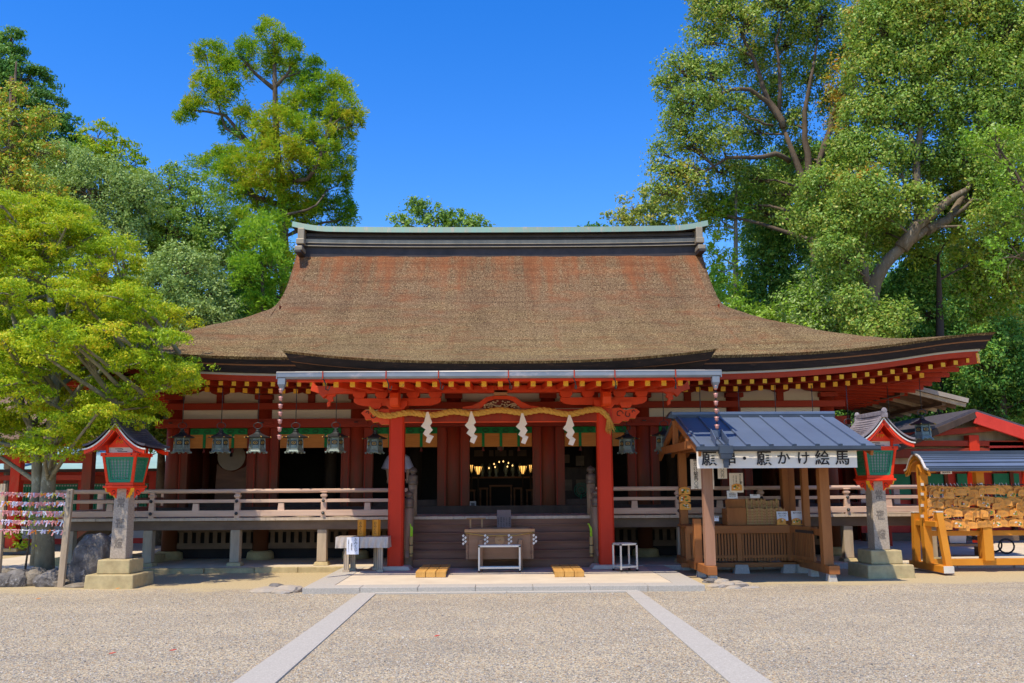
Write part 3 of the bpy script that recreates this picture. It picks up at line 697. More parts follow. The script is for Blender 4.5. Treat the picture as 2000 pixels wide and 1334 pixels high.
# facade -----------------------------------------------------------------------
cpx = [339, 515, 698, 886, 1071, 1256, 1436, 1620]
cxs = [W(p, 900, YW).x for p in cpx]
FZ = WZ(1008, YV)                             # veranda floor level
zt = lambda py: WZ(py, YW-.17)
XL, XRt = cxs[0], cxs[-1]
for x in cxs:
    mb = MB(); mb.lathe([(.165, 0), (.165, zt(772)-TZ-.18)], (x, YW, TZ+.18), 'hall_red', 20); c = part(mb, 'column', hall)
    mb = MB(); mb.lathe([(.30, 0), (.28, .14), (.22, .18)], (x, YW, TZ), 'mossy_stone', 14); part(mb, 'base_stone', c)
    mb = MB()                                 # capital: bearing block and boat shaped arm
    mb.box((x, YW-.02, zt(776)+.03), (.38, .40, .10), 'hall_red'); z = zt(770)+.06
    mb.prism([(-.62, .13), (.62, .13), (.62, .06), (.5, 0), (.3, -.03), (-.3, -.03), (-.5, 0), (-.62, .06)], .14, (x, YW-.17, z), (1, 0, 0), (0, 0, 1), 'hall_red')
    part(mb, 'capital', c)
def hbeam(name, y0, z0, z1, mat='beam_red', dep=.16, x0=None, x1=None):
    mb = MB(); mb.bb(x0 or XL-.35, x1 or XRt+.35, y0-dep/2, y0+dep/2, z0, z1, mat); return part(mb, name, hall, bevel=.008)
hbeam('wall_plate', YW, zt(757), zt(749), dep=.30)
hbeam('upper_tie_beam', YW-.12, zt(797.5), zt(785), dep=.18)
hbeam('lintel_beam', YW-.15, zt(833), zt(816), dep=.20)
hbeam('sill_beam', YW-.15, FZ+.0, FZ+.17, 'dark_wood', dep=.14)
for i in range(7):
    a, b = cxs[i]+.1, cxs[i+1]-.1
    mb = MB(); mb.bb(a, b, YW-.03, YW+.03, zt(786), zt(754), 'plaster'); part(mb, 'plaster_panel', hall)
    mb = MB(); mb.bb(a, b, YW-.035, YW+.03, zt(817), zt(796), 'plaster'); part(mb, 'plaster_panel', hall)
    mb = MB(); m_ = (a+b)/2; mb.box((m_, YW-.05, (zt(786)+zt(766))/2), (.15, .09, zt(766)-zt(786)+.02), 'hall_red')
    mb.prism([(-.22, .10), (.22, .10), (.18, .03), (.08, 0), (-.08, 0), (-.18, .03)], .10, (m_, YW-.09, zt(768)), (1, 0, 0), (0, 0, 1), 'hall_red'); part(mb, 'strut', hall)
    # door jambs either side of the opening
    for s, x in ((1, cxs[i]), (-1, cxs[i+1])):
        mb = MB(); jw = .20 if i in (2, 3, 4) else .19
        mb.bb(x+s*.15, x+s*(.15+jw), YW-.10, YW+.03, FZ+.17, zt(833), 'hall_red'); mb.bb(x+s*.17, x+s*(.17+.02), YW-.115, YW-.10, FZ+.17, zt(833), 'beam_red')
        mb.bb(x+s*(.15+jw-.03), x+s*(.15+jw), YW-.118, YW-.10, FZ+.17, zt(833), 'hall_red')
        part(mb, 'door_jamb', hall, bevel=.004)
    # nosings on the lintel beam by the columns
for x in cxs:
    mb = MB(); mb.box((x, YW-.27, (zt(833)+zt(816))/2), (.50, .05, .06), 'hall_red'); mb.lathe([(.0, 0), (.045, .005), (.05, .02), (0, .03)], (x, YW-.3, zt(825)), 'bronze_dark', 8)
    part(mb, 'nail_cover', hall)
# interior shell
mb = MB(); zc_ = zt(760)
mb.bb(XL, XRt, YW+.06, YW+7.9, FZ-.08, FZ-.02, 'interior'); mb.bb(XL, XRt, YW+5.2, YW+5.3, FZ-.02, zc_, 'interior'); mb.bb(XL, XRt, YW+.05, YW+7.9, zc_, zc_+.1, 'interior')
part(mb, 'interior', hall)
for x in (XL, XRt):
    mb = MB(); mb.bb(x-.04, x+.04, YW+.1, YW+8.2, FZ-.02, zc_, 'hall_red'); part(mb, 'side_wall', hall)
    for k in range(1, 5):
        mb = MB(); mb.lathe([(.165, 0), (.165, zt(772)-TZ)], (x, YW+k*2.05, TZ), 'hall_red', 16); part(mb, 'column', hall)
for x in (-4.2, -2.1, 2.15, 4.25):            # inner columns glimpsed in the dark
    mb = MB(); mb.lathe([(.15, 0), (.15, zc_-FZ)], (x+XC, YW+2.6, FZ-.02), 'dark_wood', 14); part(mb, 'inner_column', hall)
for i, (a, b) in enumerate(zip(cxs[:-1], cxs[1:])):      # lattice shutters folded up behind, low inner rail
    if i == 3: continue
    mb = MB(); mb.bb(a+.36, b-.36, YW+.02, YW+.06, FZ+.17, FZ+.30, 'dark_wood'); part(mb, 'threshold', hall)
# veranda ----------------------------------------------------------------------
VX0, VX1 = W(112, 1000, YV).x, XC+ (XC-W(112, 1000, YV).x)
mb = MB(); x = VX0; rnd = random.Random(5)
SX0, SX1 = W(800, 1010, YV).x, W(1160, 1010, YV).x       # stair width
while x < VX1-.02:
    w = min(rnd.uniform(.20, .30), VX1-x)
    mb.bb(x+.002, x+w-.002, YV+rnd.uniform(-.006, .006), YW-.05, FZ-.055, FZ+rnd.uniform(-.002, .002), 'floor_wood'); x += w
ver = part(mb, 'veranda_floor', hall)
for x0, x1 in ((VX0+.05, SX0), (SX1, VX1-.05)):
    mb = MB(); mb.bb(x0, x1, YV+.10, YV+.26, FZ-.24, FZ-.058, 'under_wood'); part(mb, 'edge_beam', hall, bevel=.01)
for sx, x0, x1 in ((-1, VX0, XL-.1), (1, XRt+.1, VX1)):
    mb = MB(); y = YV
    mb.bb(x0, x1, YW-.05, YW+8, FZ-.055, FZ, 'floor_wood'); part(mb, 'side_veranda', hall)
vposts = [97+40, 291, 461, 630, 1332, 1487, 1655, 1818]
for px in vposts:
    x = W(px, 1060, YV+.2).x; mb = MB(); mb.box((x, YV+.2, (TZ+.07+FZ-.24)/2), (.185, .185, FZ-.24-TZ-.07), 'post_wood'); p = part(mb, 'veranda_post', hall, bevel=.012)
    mb = MB(); mb.box((x, YV+.2, TZ+.035), (.30, .30, .07), 'mossy_stone', taper=.82); part(mb, 'base_stone', p, bevel=.01)
# grille under the hall wall
for i in range(7):
    a, b = cxs[i]+.17, cxs[i+1]-.17
    if i == 3: continue
    mb = MB(); z0, z1 = WZ(1057, YW), FZ-.02
    mb.bb(a, b, YW-.03, YW+.03, z0-.12, z0, 'under_wood'); mb.bb(a, b, YW-.02, YW+.02, WZ(1036, YW), WZ(1030, YW), 'under_wood')
    k = int((b-a)/.165)
    for j in range(k): x = a+(b-a)*(j+.5)/k; mb.bb(x-.045, x+.045, YW-.028, YW+.012, z0, z1, 'under_wood')
    part(mb, 'underfloor_grille', hall)
    mb = MB(); mb.bb(a-.17, b+.17, YW+.2, YW+.3, TZ, FZ-.05, 'interior'); part(mb, 'underfloor_wall', hall)
# railing
zt1, zt2, zt3 = WZ(956, YV), WZ(975.5, YV), WZ(999.5, YV)
def railing(x0, x1, posts, studs, endcap_left=False, endcap_right=False):
    r_ = MB(); r_.tube([(x0, YV+.06, zt1), ((x0+x1)/2, YV+.06, zt1), (x1, YV+.06, zt1)], .042, 'rail_wood', 10)
    rr = part(r_, 'railing', hall)
    m2 = MB(); m2.bb(x0+.1, x1-(.1 if endcap_right else 0), YV+.02, YV+.10, zt2-.032, zt2+.032, 'rail_wood'); part(m2, 'middle_rail', rr, bevel=.006)
    m3 = MB(); m3.bb(x0, x1, YV+.0, YV+.11, zt3-.058, zt3+.058, 'rail_wood'); part(m3, 'bottom_rail', rr, bevel=.008)
    for px in posts:
        x = W(px, 975, YV).x; p = MB(); 
        p.lathe([(.075, FZ-zt2-.0), (.075, -.06), (.06, .03), (.052, .05), (.052, .065), (.085, .08), (.09, .115), (.06, .125), (.06, .155), (.10, .16), (.10, .175), (.0, .185)], (x, YV+.055, zt2), 'rail_wood', 4, False, rot0=math.pi/4)
        po = part(p, 'rail_post', rr, bevel=.006)
        for z in (zt2, zt3):
            q = MB(); q.lathe([(0, .0), (.03, .004), (.034, .02), (.02, .035), (0, .042)], (0, 0, 0), 'bronze_dark', 10)
            q.v = [(x+a, YV-.01-(c), z+b) for a, b, c in q.v]; part(q, 'bolt_cover', po)
    for px in studs:
        x = W(px, 988, YV).x; p = MB(); p.box((x, YV+.055, (zt2+zt3)/2), (.13, .07, zt2-zt3-.09), 'rail_wood', taper=.8); part(p, 'stud', rr)
    return rr
railing(VX0-.15, SX0-.05, [130, 296, 463, 632], [213, 381, 548, 717])
railing(SX1+.05, VX1+.15, [1325, 1487, 1655, 1820], [1240, 1407, 1567, 1738])
for sx, X in ((-1, VX0), (1, VX1)):           # side returns of the railing
    mb = MB(); mb.tube([(X, YV-.1, zt1+.0), (X, YW+6, zt1)], .042, 'rail_wood', 8); mb.bb(X-.04, X+.04, YV, YW+6, zt2-.03, zt2+.03, 'rail_wood'); mb.bb(X-.05, X+.05, YV+.12, YW+6, zt3-.058, zt3+.058, 'rail_wood')
    for k in range(1, 5): mb.box((X, YV+.1+k*1.9, (FZ+zt1)/2), (.13, .13, zt1-FZ), 'rail_wood')
    part(mb, 'side_railing', hall)
# steps ---------------------------------------------------------------------------
nst = 5; zs_ = [TZ+(FZ-.06-TZ)*(k+1)/(nst+0.0) for k in range(nst)]
stairs = None
for k in range(nst):
    y0 = YV-.62+.15*k; top = TZ+(FZ-TZ)*(k+1)/6+.0
    mb = MB(); mb.bb(SX0-.06, SX1+.06, y0, YV+.3, top-.155, top-.002*k, 'step_wood'); mb.bb(SX0-.06, SX1+.06, y0-.02, y0+.1, top-.03, top+.004, 'step_wood')
    o = part(mb, 'step', hall, bevel=.006)
mb = MB(); mb.bb(SX0-.06, SX1+.06, YV+.03, YV+.3, FZ-.20, FZ-.06, 'step_wood'); part(mb, 'step', hall)
def newel(px, Y, z0, z1, fin):
    x = W(px, 1000, Y).x; mb = MB(); r = .085
    mb.lathe([(r, z0), (r, z1)], (x, Y, 0), 'newel_wood', 14); po = part(mb, 'newel_post', hall)
    mb = MB(); h = fin
    mb.lathe([(r+.008, 0), (r+.012, .03), (r+.012, h*.18), (r+.004, h*.2), (r+.01, h*.24), (r+.01, h*.48), (r, h*.52), (r*.55, h*.56), (r*.5, h*.62), (r*.95, h*.70), (r*1.0, h*.78), (r*.75, h*.88), (r*.2, h*.96), (0, h)], (x, Y, z1-.01), 'finial_bronze', 16)
    part(mb, 'finial', po); return po
for s, pxl, pxu in ((-1, 798, 806), (1, 1166, 1155)):
    newel(pxl, 17.86, TZ, WZ(990, 17.86), WZ(955, 17.86)-WZ(990, 17.86))
    newel(pxu, 18.62, FZ, WZ(945, 18.62), WZ(909, 18.62)-WZ(945, 18.62))
    xl_, xu_ = W(pxl, 1000, 17.86).x, W(pxu, 1000, 18.62).x
    mb = MB()
    for dz, h in ((-.10, .08), (-.30, .06), (-.52, .07)): mb.bar((xl_, 17.9, WZ(990, 17.86)+dz+.02), (xu_, 18.6, WZ(945, 18.62)+dz), .07, h, 'newel_wood')
    mb.bar((xl_+s*.0, 17.8, TZ+.10), (xu_, 18.6, FZ+.05), .08, .34, 'newel_wood')
    part(mb, 'stair_railing', hall)
# stair at the left end of the veranda
mb = MB(); a = W(230, 1012, 18.9); b = W(140, 1078, 18.9)
mb.bar((a.x, 18.95, a.z), (b.x, 18.95, b.z), .12, .30, 'under_wood'); mb.bb(b.x-.35, a.x+.6, 18.9, 20.0, TZ, TZ+.16, 'mossy_stone'); part(mb, 'end_brace', hall)
# ================================================================== PORCH TIMBER (parts of the hall)
def zp(py): return WZ(py, YPP-.15)
xp1, xp2 = W(774.5, 960, YPP).x, W(1182, 960, YPP).x
for x in (xp1, xp2):
    mb = MB(); w = .285; c = .035; a = w/2
    sec = [(-a+c, -a), (a-c, -a), (a, -a+c), (a, a-c), (a-c, a), (-a+c, a), (-a, a-c), (-a, -a+c)]
    z0, z1 = TZ+.07, zp(798)
    k = 8; mb.add([(x+u, YPP+v, z) for z in (z0, z1) for u, v in sec], [(i, (i+1) % k, k+(i+1) % k, k+i) for i in range(k)]+[tuple(range(k, 2*k)), tuple(reversed(range(k)))], 'worn_red')
    po = part(mb, 'porch_post', hall)
    mb = MB(); mb.box((x, YPP, TZ+.035), (.62, .56, .07), 'platform_stone', taper=.82); part(mb, 'base_stone', po, bevel=.012)
    # bearing block, bracket arms, small blocks
    def block(cx, y, z0, z1, w, d):
        h = z1-z0; q = MB()
        q.prism([(-w/2, h), (w/2, h), (w/2, h*.45), (w*.40, h*.22), (w*.34, 0), (-w*.34, 0), (-w*.40, h*.22), (-w/2, h*.45)], d, (cx, y, z0), (1, 0, 0), (0, 0, 1), 'vermilion'); return q
    br = part(block(x, YPP, zp(799), zp(782), .40, .40), 'bearing_block', hall, bevel=.004)
    za, zb = zp(791), zp(776)
    mb = MB(); mb.prism([(-.83, zb-za), (.83, zb-za), (.83, (zb-za)*.55), (.76, (zb-za)*.2), (.62, 0), (-.62, 0), (-.76, (zb-za)*.2), (-.83, (zb-za)*.55)], .16, (x, YPP, za), (1, 0, 0), (0, 0, 1), 'vermilion')
    part(mb, 'bracket_arm', br, bevel=.005)
    for dx in (-.72, -.30, .30, .72): part(block(x+dx, YPP, zb, zp(764), .24, .26), 'small_block', br, bevel=.003)
    s = -1 if x == xp1 else 1
    part(block(x+s*.42, YPP, zp(797), zp(785), .24, .22), 'small_block', br, bevel=.003)
    mb = MB(); mb.prism([(-.35, .0), (-.32, .10), (-.2, .13), (-.10, .20), (.12, .20), (.12, -.16), (-.05, -.14), (-.14, -.12), (-.22, -.16), (-.30, -.12)], .16, (x, YPP-.32, zp(781)), (0, 1, 0), (0, 0, 1), 'vermilion')
    part(mb, 'nose_bracket', br, bevel=.008)
    # carved nosing beside the post, gilded underside with black scroll
    zc = zp(812); mb = MB(); s_ = s
    out = [(.12, .14), (.30, .15), (.42, .10), (.50, .12), (.62, .13), (.69, .07), (.62, .0), (.60, -.06), (.50, -.05), (.46, -.11), (.36, -.10), (.30, -.15), (.12, -.15)]
    mb.prism([(s_*u, v) for u, v in out], .13, (x, YPP, zc), (1, 0, 0), (0, 0, 1), 'vermilion', 'yellow_paint'); ns = part(mb, 'carved_nosing', br)
    for cx, cz, r, t0, t1 in ((.30, .03, .07, 0, 5), (.46, .02, .06, 2, 7), (.56, .07, .035, 0, 4)):
        q = MB(); pts = []
        for i in range(15):
            a_ = t0+(t1-t0)*i/14; rr = r*(1-.5*i/14); pts.append((x+s_*(cx+rr*math.cos(a_)), YPP-.072, zc+cz+rr*math.sin(a_)))
        q.tube(pts, .008, 'ink', 5); part(q, 'scroll', ns)
mb = MB(); mb.bb(xp1+.14, xp2-.14, YPP-.11, YPP+.11, zp(823), zp(799), 'hall_red'); mb.bb(xp1+.14, xp2-.14, YPP-.112, YPP-.1, zp(825), zp(822.5), 'vermilion'); part(mb, 'porch_beam', hall, bevel=.008)
mb = MB(); xa_, xb_ = W(612, 765, YPP).x, W(1342, 765, YPP).x
mb.bb(xa_+.5, xb_-.5, YPP-.10, YPP+.10, zp(766), zp(752), 'vermilion')
for s, X in ((-1, xa_), (1, xb_)):
    h = zp(752)-zp(766); mb.prism([(0, h*1.7), (s*-.06, h*1.05), (s*.55-s*1.05, h*1.0), (s*-.5, 0), (s*-.28, -.02), (s*-.20, -.09), (s*-.12, .0), (s*.04, h*.4)], .18, (X, YPP, zp(766)), (1, 0, 0), (0, 0, 1), 'vermilion')
part(mb, 'porch_purlin', hall, bevel=.006)
for s, px in ((-1, 644), (1, 1307)):                   # carved drops under the purlin ends
    x = W(px, 775, YPP).x; q = MB(); q.prism([(-.09, .05), (.10, .04), (.12, -.03), (.06, -.06), (.08, -.13), (.02, -.15), (.02, -.22), (-.04, -.25), (-.05, -.17), (-.02, -.12), (-.07, -.08), (-.05, -.03), (-.10, .0)], .07, (x, YPP, zp(767)), (1, 0, 0), (0, 0, 1), 'vermilion'); part(q, 'carved_drop', hall, bevel=.006)
for s, X in ((-1, xa_+.55), (1, xb_-.55)):
    pass
# beams that tie the porch back to the hall
for x in (xp1, xp2):
    q = MB(); pts = [Vector((x, YPP+.1+(YW-YPP-.3)*t, zp(808)+(WZ(800, YW)-zp(808))*t+.10*math.sin(math.pi*t))) for t in [i/8 for i in range(9)]]
    for a, b in zip(pts[:-1], pts[1:]): q.bar(a, b+(b-a)*.03, .16, .22, 'hall_red')
    part(q, 'rainbow_beam', hall)
# frog leg strut with carved spray
x = W(978, 780, YPP).x; q = MB(); zc = zp(797)
h = [(-.73, 0), (-.73, .035), (-.55, .06), (-.40, .13), (-.28, .22), (-.14, .245), (.14, .245), (.28, .22), (.40, .13), (.55, .06), (.73, .035), (.73, 0), (.40, 0), (.33, .05), (.24, .14), (.12, .18), (-.12, .18), (-.24, .14), (-.33, .05), (-.40, 0)]
q.prism(h, .09, (x, YPP, zc), (1, 0, 0), (0, 0, 1), 'vermilion'); kr = part(q, 'frog_leg_strut', hall, bevel=.004)
q = MB(); q.bb(x-.34, x+.34, YPP-.01, YPP+.02, zc, zc+.18, 'red_scroll'); part(q, 'backing', kr)
q = MB(); rnd = random.Random(4)
for i in range(46):
    a = rnd.uniform(-.34, .34); b = rnd.uniform(.02, .15)*(1-(a/.42)**2)
    q.lathe([(0, -.012), (.022, -.004), (.016, .012), (0, .018)], (x+a, YPP-.03-rnd.uniform(0, .02), zc+b), 'carving', 6, True)
pts = [(x-.33+.66*t, YPP-.03, zc+.05+.045*math.sin(t*9)) for t in [i/24 for i in range(25)]]
q.tube(pts, .012, 'carving', 6); part(q, 'carved_spray', kr)
q = MB(); q.box((x, YPP, zp(766)), (.26, .20, .10), 'box_wood_light'); part(q, 'top_block', kr, bevel=.006)

# ================================================================== HANGINGS
# bamboo blinds with green brocade borders
for i in range(7):
    a = cxs[i]+(.36 if i not in (3,) else .36); b = cxs[i+1]-.36
    w_ = {0: 'first bay from the left end', 1: 'second bay from the left', 2: 'bay half behind the left red post', 3: 'middle doorway above the lit lamps', 4: 'bay just right of the middle doorway', 5: 'behind the left gable of the stall', 6: 'right end bay above the stall roof'}[i]
    t = thing('bamboo_blind', 'orange blind with green brocade border, '+w_, 'blind', ((a+b)/2, YW-.04, zt(834)), 0, 'rolled blinds across the doorways')
    y = YW-.045
    q = MB(); q.bb(a, b, y-.012, y+.004, zt(872), zt(845), 'blind'); part(q, 'slats', t)
    q = MB(); q.bb(a, b, y-.03, y-.014, zt(845.5), zt(833.5), 'green_cloth'); v = part(q, 'valance', t)
    k = max(3, int((b-a)/.22)); 
    for j in range(k):
        cx = a+(b-a)*(j+.5)/k; q = MB(); 
        for r in (.058, .036): q.tube([(cx+r*1.25*math.cos(u), y-.032, (zt(845.5)+zt(833.5))/2+r*.8*math.sin(u)) for u in [n_*math.pi/4 for n_ in range(9)]], .0045, 'ink', 4, False)
        part(q, 'diamond_motif', v)
    nb = 2 if i != 3 else 3
    for j in range(nb):
        cx = a+(b-a)*((j+.5)/nb if i != 3 else (j+.75)/3.5+.0); q = MB(); q.bb(cx-.03, cx+.03, y-.028, y-.014, zt(872), zt(845.5), 'green_cloth'); part(q, 'border_strip', t)
        q = MB(); q.lathe([(.012, 0), (.016, -.04), (.034, -.10), (.03, -.105)], (cx, y-.02, zt(871)), 'red_scroll', 8); part(q, 'tassel', t)
# sacred rope
pts = []
key = [(722, 797), (735, 808), (760, 812), (800, 806), (842, 811), (885, 804), (925, 808), (975, 801), (1020, 806), (1060, 801), (1110, 809), (1150, 801), (1172, 801), (1188, 815)]
N_ = 170; Yr = YPP-.22; path = []
for i in range(N_+1):
    u = i/N_*(len(key)-1); k = min(int(u), len(key)-2); f = u-k
    p0, p1, p2, p3 = key[max(0, k-1)], key[k], key[k+1], key[min(len(key)-1, k+2)]
    c = [.5*((2*p1[j])+(p2[j]-p0[j])*f+(2*p0[j]-5*p1[j]+4*p2[j]-p3[j])*f*f+(3*p1[j]-p0[j]-3*p2[j]+p3[j])*f**3) for j in (0, 1)]
    path.append(W(c[0], c[1], Yr-(.04 if 3 < u < 11 else 0)))
rope = thing('sacred_rope', 'thick twisted straw rope stretched between the two porch posts', 'rope', W(978, 815, Yr))
L_ = 0; lens = [0]
for a, b in zip(path[:-1], path[1:]): L_ += (b-a).length; lens.append(L_)
for s_ in range(3):
    q = MB(); pp = []
    for p, l in zip(path, lens):
        a = l*2*math.pi/.30+s_*2*math.pi/3; rr = .029; pp.append(p+Vector((0, rr*math.cos(a), rr*math.sin(a))))
    q.tube(pp, [.034*min(1, .55+l*2) for l in lens], 'straw', 8); part(q, 'strand', rope)
q = MB(); e = path[-1]; rnd = random.Random(2)
for i in range(70):
    a = rnd.uniform(-.7, .35)+.35; l = rnd.uniform(.22, .34); dx, dz = math.sin(a)*.6, -math.cos(a)
    o = e+Vector((rnd.uniform(-.03, .03), rnd.uniform(-.04, .04), rnd.uniform(-.02, .02)))
    q.tube([o, o+Vector((dx*.5, rnd.uniform(-.03, .03), dz*.5))*l, o+Vector((dx, rnd.uniform(-.05, .05), dz))*l], [.007, .006, .002], 'straw', 4, False)
part(q, 'tassel', rope)
q = MB(); rnd = random.Random(9)
for i in range(260):
    p = path[rnd.randrange(4, N_)]; a = rnd.uniform(0, 6.28); d = Vector((rnd.uniform(-1, 1), -.4*rnd.random(), rnd.uniform(-1, .6))).normalized()
    o = p+Vector((0, -.05, 0)); q.tube([o, o+d*rnd.uniform(.04, .11)], [.0025, .001], 'straw', 3, False)
part(q, 'loose_straw', rope)
# zigzag paper streamers
def shide(px, py0, py1, label):
    x = W(px, 830, Yr-.1).x; z0, z1 = WZ(py1, Yr-.1), WZ(py0, Yr-.1); H = z1-z0; h = H/4.6; w = .165
    t = thing('paper_streamer', label, 'paper streamer', (x, Yr-.10, z1), 0, 'white zigzag papers on the rope')
    k_ = H/61.7
    o = [(-3, 14), (0, 14), (6.7, -7.5), (3.1, -12.3), (8.2, -20.5), (2.4, -30), (10.2, -33.3), (3.7, -47.7), (-4, -44.2), (-1.8, -35), (-10, -27.7), (-5.1, -20.5), (-13.4, -13.2), (-7.8, -5.2)]
    rnd_ = random.Random(px); o = [((a+2+rnd_.uniform(-.8, .8))*k_*1.06, (b-14+rnd_.uniform(-.8, .8))*k_) for a, b in o]
    cuts = [[0, 1, 2, 3, 12, 13], [3, 4, 5, 10, 11, 12], [5, 6, 9, 10], [6, 7, 8, 9]]
    for n_, cc in enumerate(cuts):
        q = MB(); q.prism([o[m_] for m_ in cc], .003, (x, Yr-.10-.004*n_, z1), (1, .10*(-1)**n_, 0), (0, 0, 1), 'paper'); part(q, 'fold', t)
    return t
shide(834, 804, 866, 'white zigzag paper streamer nearest the left red post, with a thin tail')
shide(920, 803, 866, 'white zigzag paper streamer left of the middle doorway')
shide(1020, 807, 868, 'white zigzag paper streamer hanging right in front of the middle doorway')
shide(1112, 811, 872, 'white zigzag paper streamer nearest the right red post')
# hanging bronze lanterns
def lantern_thing(loc, rod, label, mat='bronze', scale=1.0):
    t = thing('hanging_lantern', label, 'hanging lantern', loc, 0, 'bronze lanterns hung under the eaves')
    q = MB(); q.tube([(0, 0, 0), (0, 0, -rod+.06)], .008, 'bronze_dark', 6); part(q, 'hanging_rod', t, False)
    b = -rod
    q = MB(); q.tube([(.085*math.cos(a), 0, b-.02+.085*math.sin(a)) for a in [k*math.pi/8 for k in range(17)]], .009, 'bronze_dark', 6, False); part(q, 'ring', t, False)
    q = MB(); q.lathe([(.0, b-.10), (.035, b-.105), (.03, b-.15), (.055, b-.17), (.05, b-.20), (.10, b-.25), (.20, b-.31), (.255, b-.335), (.25, b-.355), (.14, b-.35)][::-1], (0, 0, 0), 'bronze_dark', 6, False); rf = part(q, 'lantern_roof', t, False)
    for k in range(6):
        a = k*math.pi/3; q = MB(); q.lathe([(0, 0), (.014, .01), (.014, .03), (0, .04)], (.26*math.cos(a), .26*math.sin(a), b-.36), 'gold', 6); part(q, 'roof_tip', rf, False)
    q = MB(); q.lathe([(.150, b-.64), (.140, b-.36)], (0, 0, 0), mat, 6, False); bd = part(q, 'lantern_body', t, False)
    for k in range(6):
        a = (k+.5)*math.pi/3; ca, sa = math.cos(a), math.sin(a); q = MB(); c = Vector((ca*.130, sa*.130, b-.49))
        q.box(c, (.012, .11, .13), 'bronze_dark', rot=(0, 0, a)); pn = part(q, 'window_panel', bd, False)
        q = MB(); q.tube([c+Vector((ca*.010, sa*.010, 0))+Vector((-sa*.038*math.cos(u), ca*.038*math.cos(u), .038*math.sin(u))) for u in [j*math.pi/4 for j in range(9)]], .008, 'gold', 5, False)
        q.lathe([(0, -.014), (.014, 0), (0, .014)], c+Vector((ca*.012, sa*.012, 0)), 'gold', 6)
        # part() under a sub-part is not allowed: keep the rosette with the body
        part(q, 'rosette', bd, False)
    for k in range(6):
        a = k*math.pi/3; q = MB(); q.bar((.142*math.cos(a), .142*math.sin(a), b-.355), (.155*math.cos(a), .155*math.sin(a), b-.645), .022, .022, mat, (math.cos(a), math.sin(a), 0)); part(q, 'corner_post', bd, False)
    q = MB(); q.lathe([(.185, b-.735), (.172, b-.70), (.165, b-.665), (.17, b-.64), (.12, b-.64)], (0, 0, 0), mat, 6, False); 
    for k in range(6):                         # pointed skirt under each side
        a0, a1 = k*math.pi/3, (k+1)*math.pi/3; r = .185
        p0, p1 = Vector((r*math.cos(a0), r*math.sin(a0), b-.735)), Vector((r*math.cos(a1), r*math.sin(a1), b-.735)); m_ = (p0+p1)/2
        ins = lambda p: Vector((p.x*.93, p.y*.93, p.z))
        P_ = [p0, p0.lerp(p1, .17)+Vector((0, 0, -.022)), p0.lerp(p1, .33)+Vector((0, 0, .004)), m_+Vector((0, 0, -.03)), p0.lerp(p1, .67)+Vector((0, 0, .004)), p0.lerp(p1, .83)+Vector((0, 0, -.022)), p1]
        for u, v in zip(P_[:-1], P_[1:]): q.add([Vector((u.x, u.y, b-.725)), Vector((v.x, v.y, b-.725)), v, u], [(0, 1, 2, 3)], mat)
        q.lathe([(.02, -.05), (.028, 0)], p0+Vector((0, 0, .0)), mat, 5)
    part(q, 'skirt', t, False)
    for ch in t.children:                     # squat proportions
        if ch.name.startswith('hanging_rod'): continue
        for o in [ch]+list(ch.children):
            for v in o.data.vertices: v.co.z = b+.04+(v.co.z-b-.04)*.72
    return t
lan = None; YLn = 18.42
def place_lantern(px, pyb, label, ytop=755, Y=YLn, s=1.0):
    """px of the lantern's middle, pyb the row of its lower rim"""
    global lan
    zb = WZ(pyb, Y, px); zt_ = WZ(ytop, Y, px); rod = max(.1, zt_-zb-.535*s)
    x = W(px, pyb, Y).x
    t = lantern_thing((x, Y, zt_), rod/s, label); t.scale = (s, s, s); return t
place_lantern(354, 884, 'bronze hanging lantern furthest left along the eave, beside the tree', 745)
place_lantern(430, 884, 'bronze hanging lantern in front of the round drum, second from the left', 745)
place_lantern(502, 884, 'bronze hanging lantern in front of the second thick column from the left', 745)
place_lantern(576, 884, 'bronze hanging lantern just right of the left rain chain', 745)
place_lantern(655, 883, 'bronze hanging lantern between the rain chain and the left red post column', 745)
place_lantern(732, 885, 'duller bronze lantern close to the left red post under the carved nosing', 770, 18.75, .97)
place_lantern(1225, 885, 'dull bronze lantern hanging just right of the right red post', 775, 18.75, .97)
place_lantern(1298, 880, 'bronze lantern half hidden by the left gable of the stall roof', 745)
for px, l in ((1371, 'leftmost'), (1447, 'second from the left'), (1519, 'middle'), (1592, 'rightmost')):
    place_lantern(px, 882, 'bronze lantern behind the stall roof, only its rod showing, '+l, 752)
place_lantern(1660, 876, 'dark bronze lantern behind the right stone lantern roof', 752)
place_lantern(1741, 872, 'dark lantern hung under the right eave above the grey lantern roof', 745, 20.5)
place_lantern(1804, 858, 'large dark lantern with gold fittings near the right roof corner', 738, 19.2, 1.05)
# rain chains of little copper cups
def rain_chain(px, py0, py1, Y, label):
    x = W(px, py0, Y).x; z0, z1 = WZ(py0, Y, px), WZ(py1, Y, px)
    t = thing('rain_chain', label, 'rain chain', (x, Y, z0), 0, 'copper cup rain chains')
    n = int((z0-z1)/.125); q = MB(); q.tube([(0, 0, 0), (0, 0, z1-z0)], .005, 'bronze_dark', 5); part(q, 'wire', t, False)
    for k in range(n):
        z = -(z0-z1)*(k+.5)/n; q = MB(); q.lathe([(.018, -.035), (.034, -.01), (.030, .012), (.044, .040), (.036, .038), (.022, .0)], (0, 0, z), 'pink_copper', 8); c = part(q, 'cup', t, False)
        q = MB(); q.tube([(.014*math.cos(a), 0, z+.062+.02*math.sin(a)) for a in [j*math.pi/4 for j in range(9)]], .004, 'bronze_dark', 4, False); part(q, 'link', c, False)
rain_chain(549, 757, 862, YGt, 'pinkish copper rain chain swinging free under the left end of the gutter')
rain_chain(1397, 750, 842, YGt, 'pinkish copper rain chain dropping into the funnel on the stall roof')

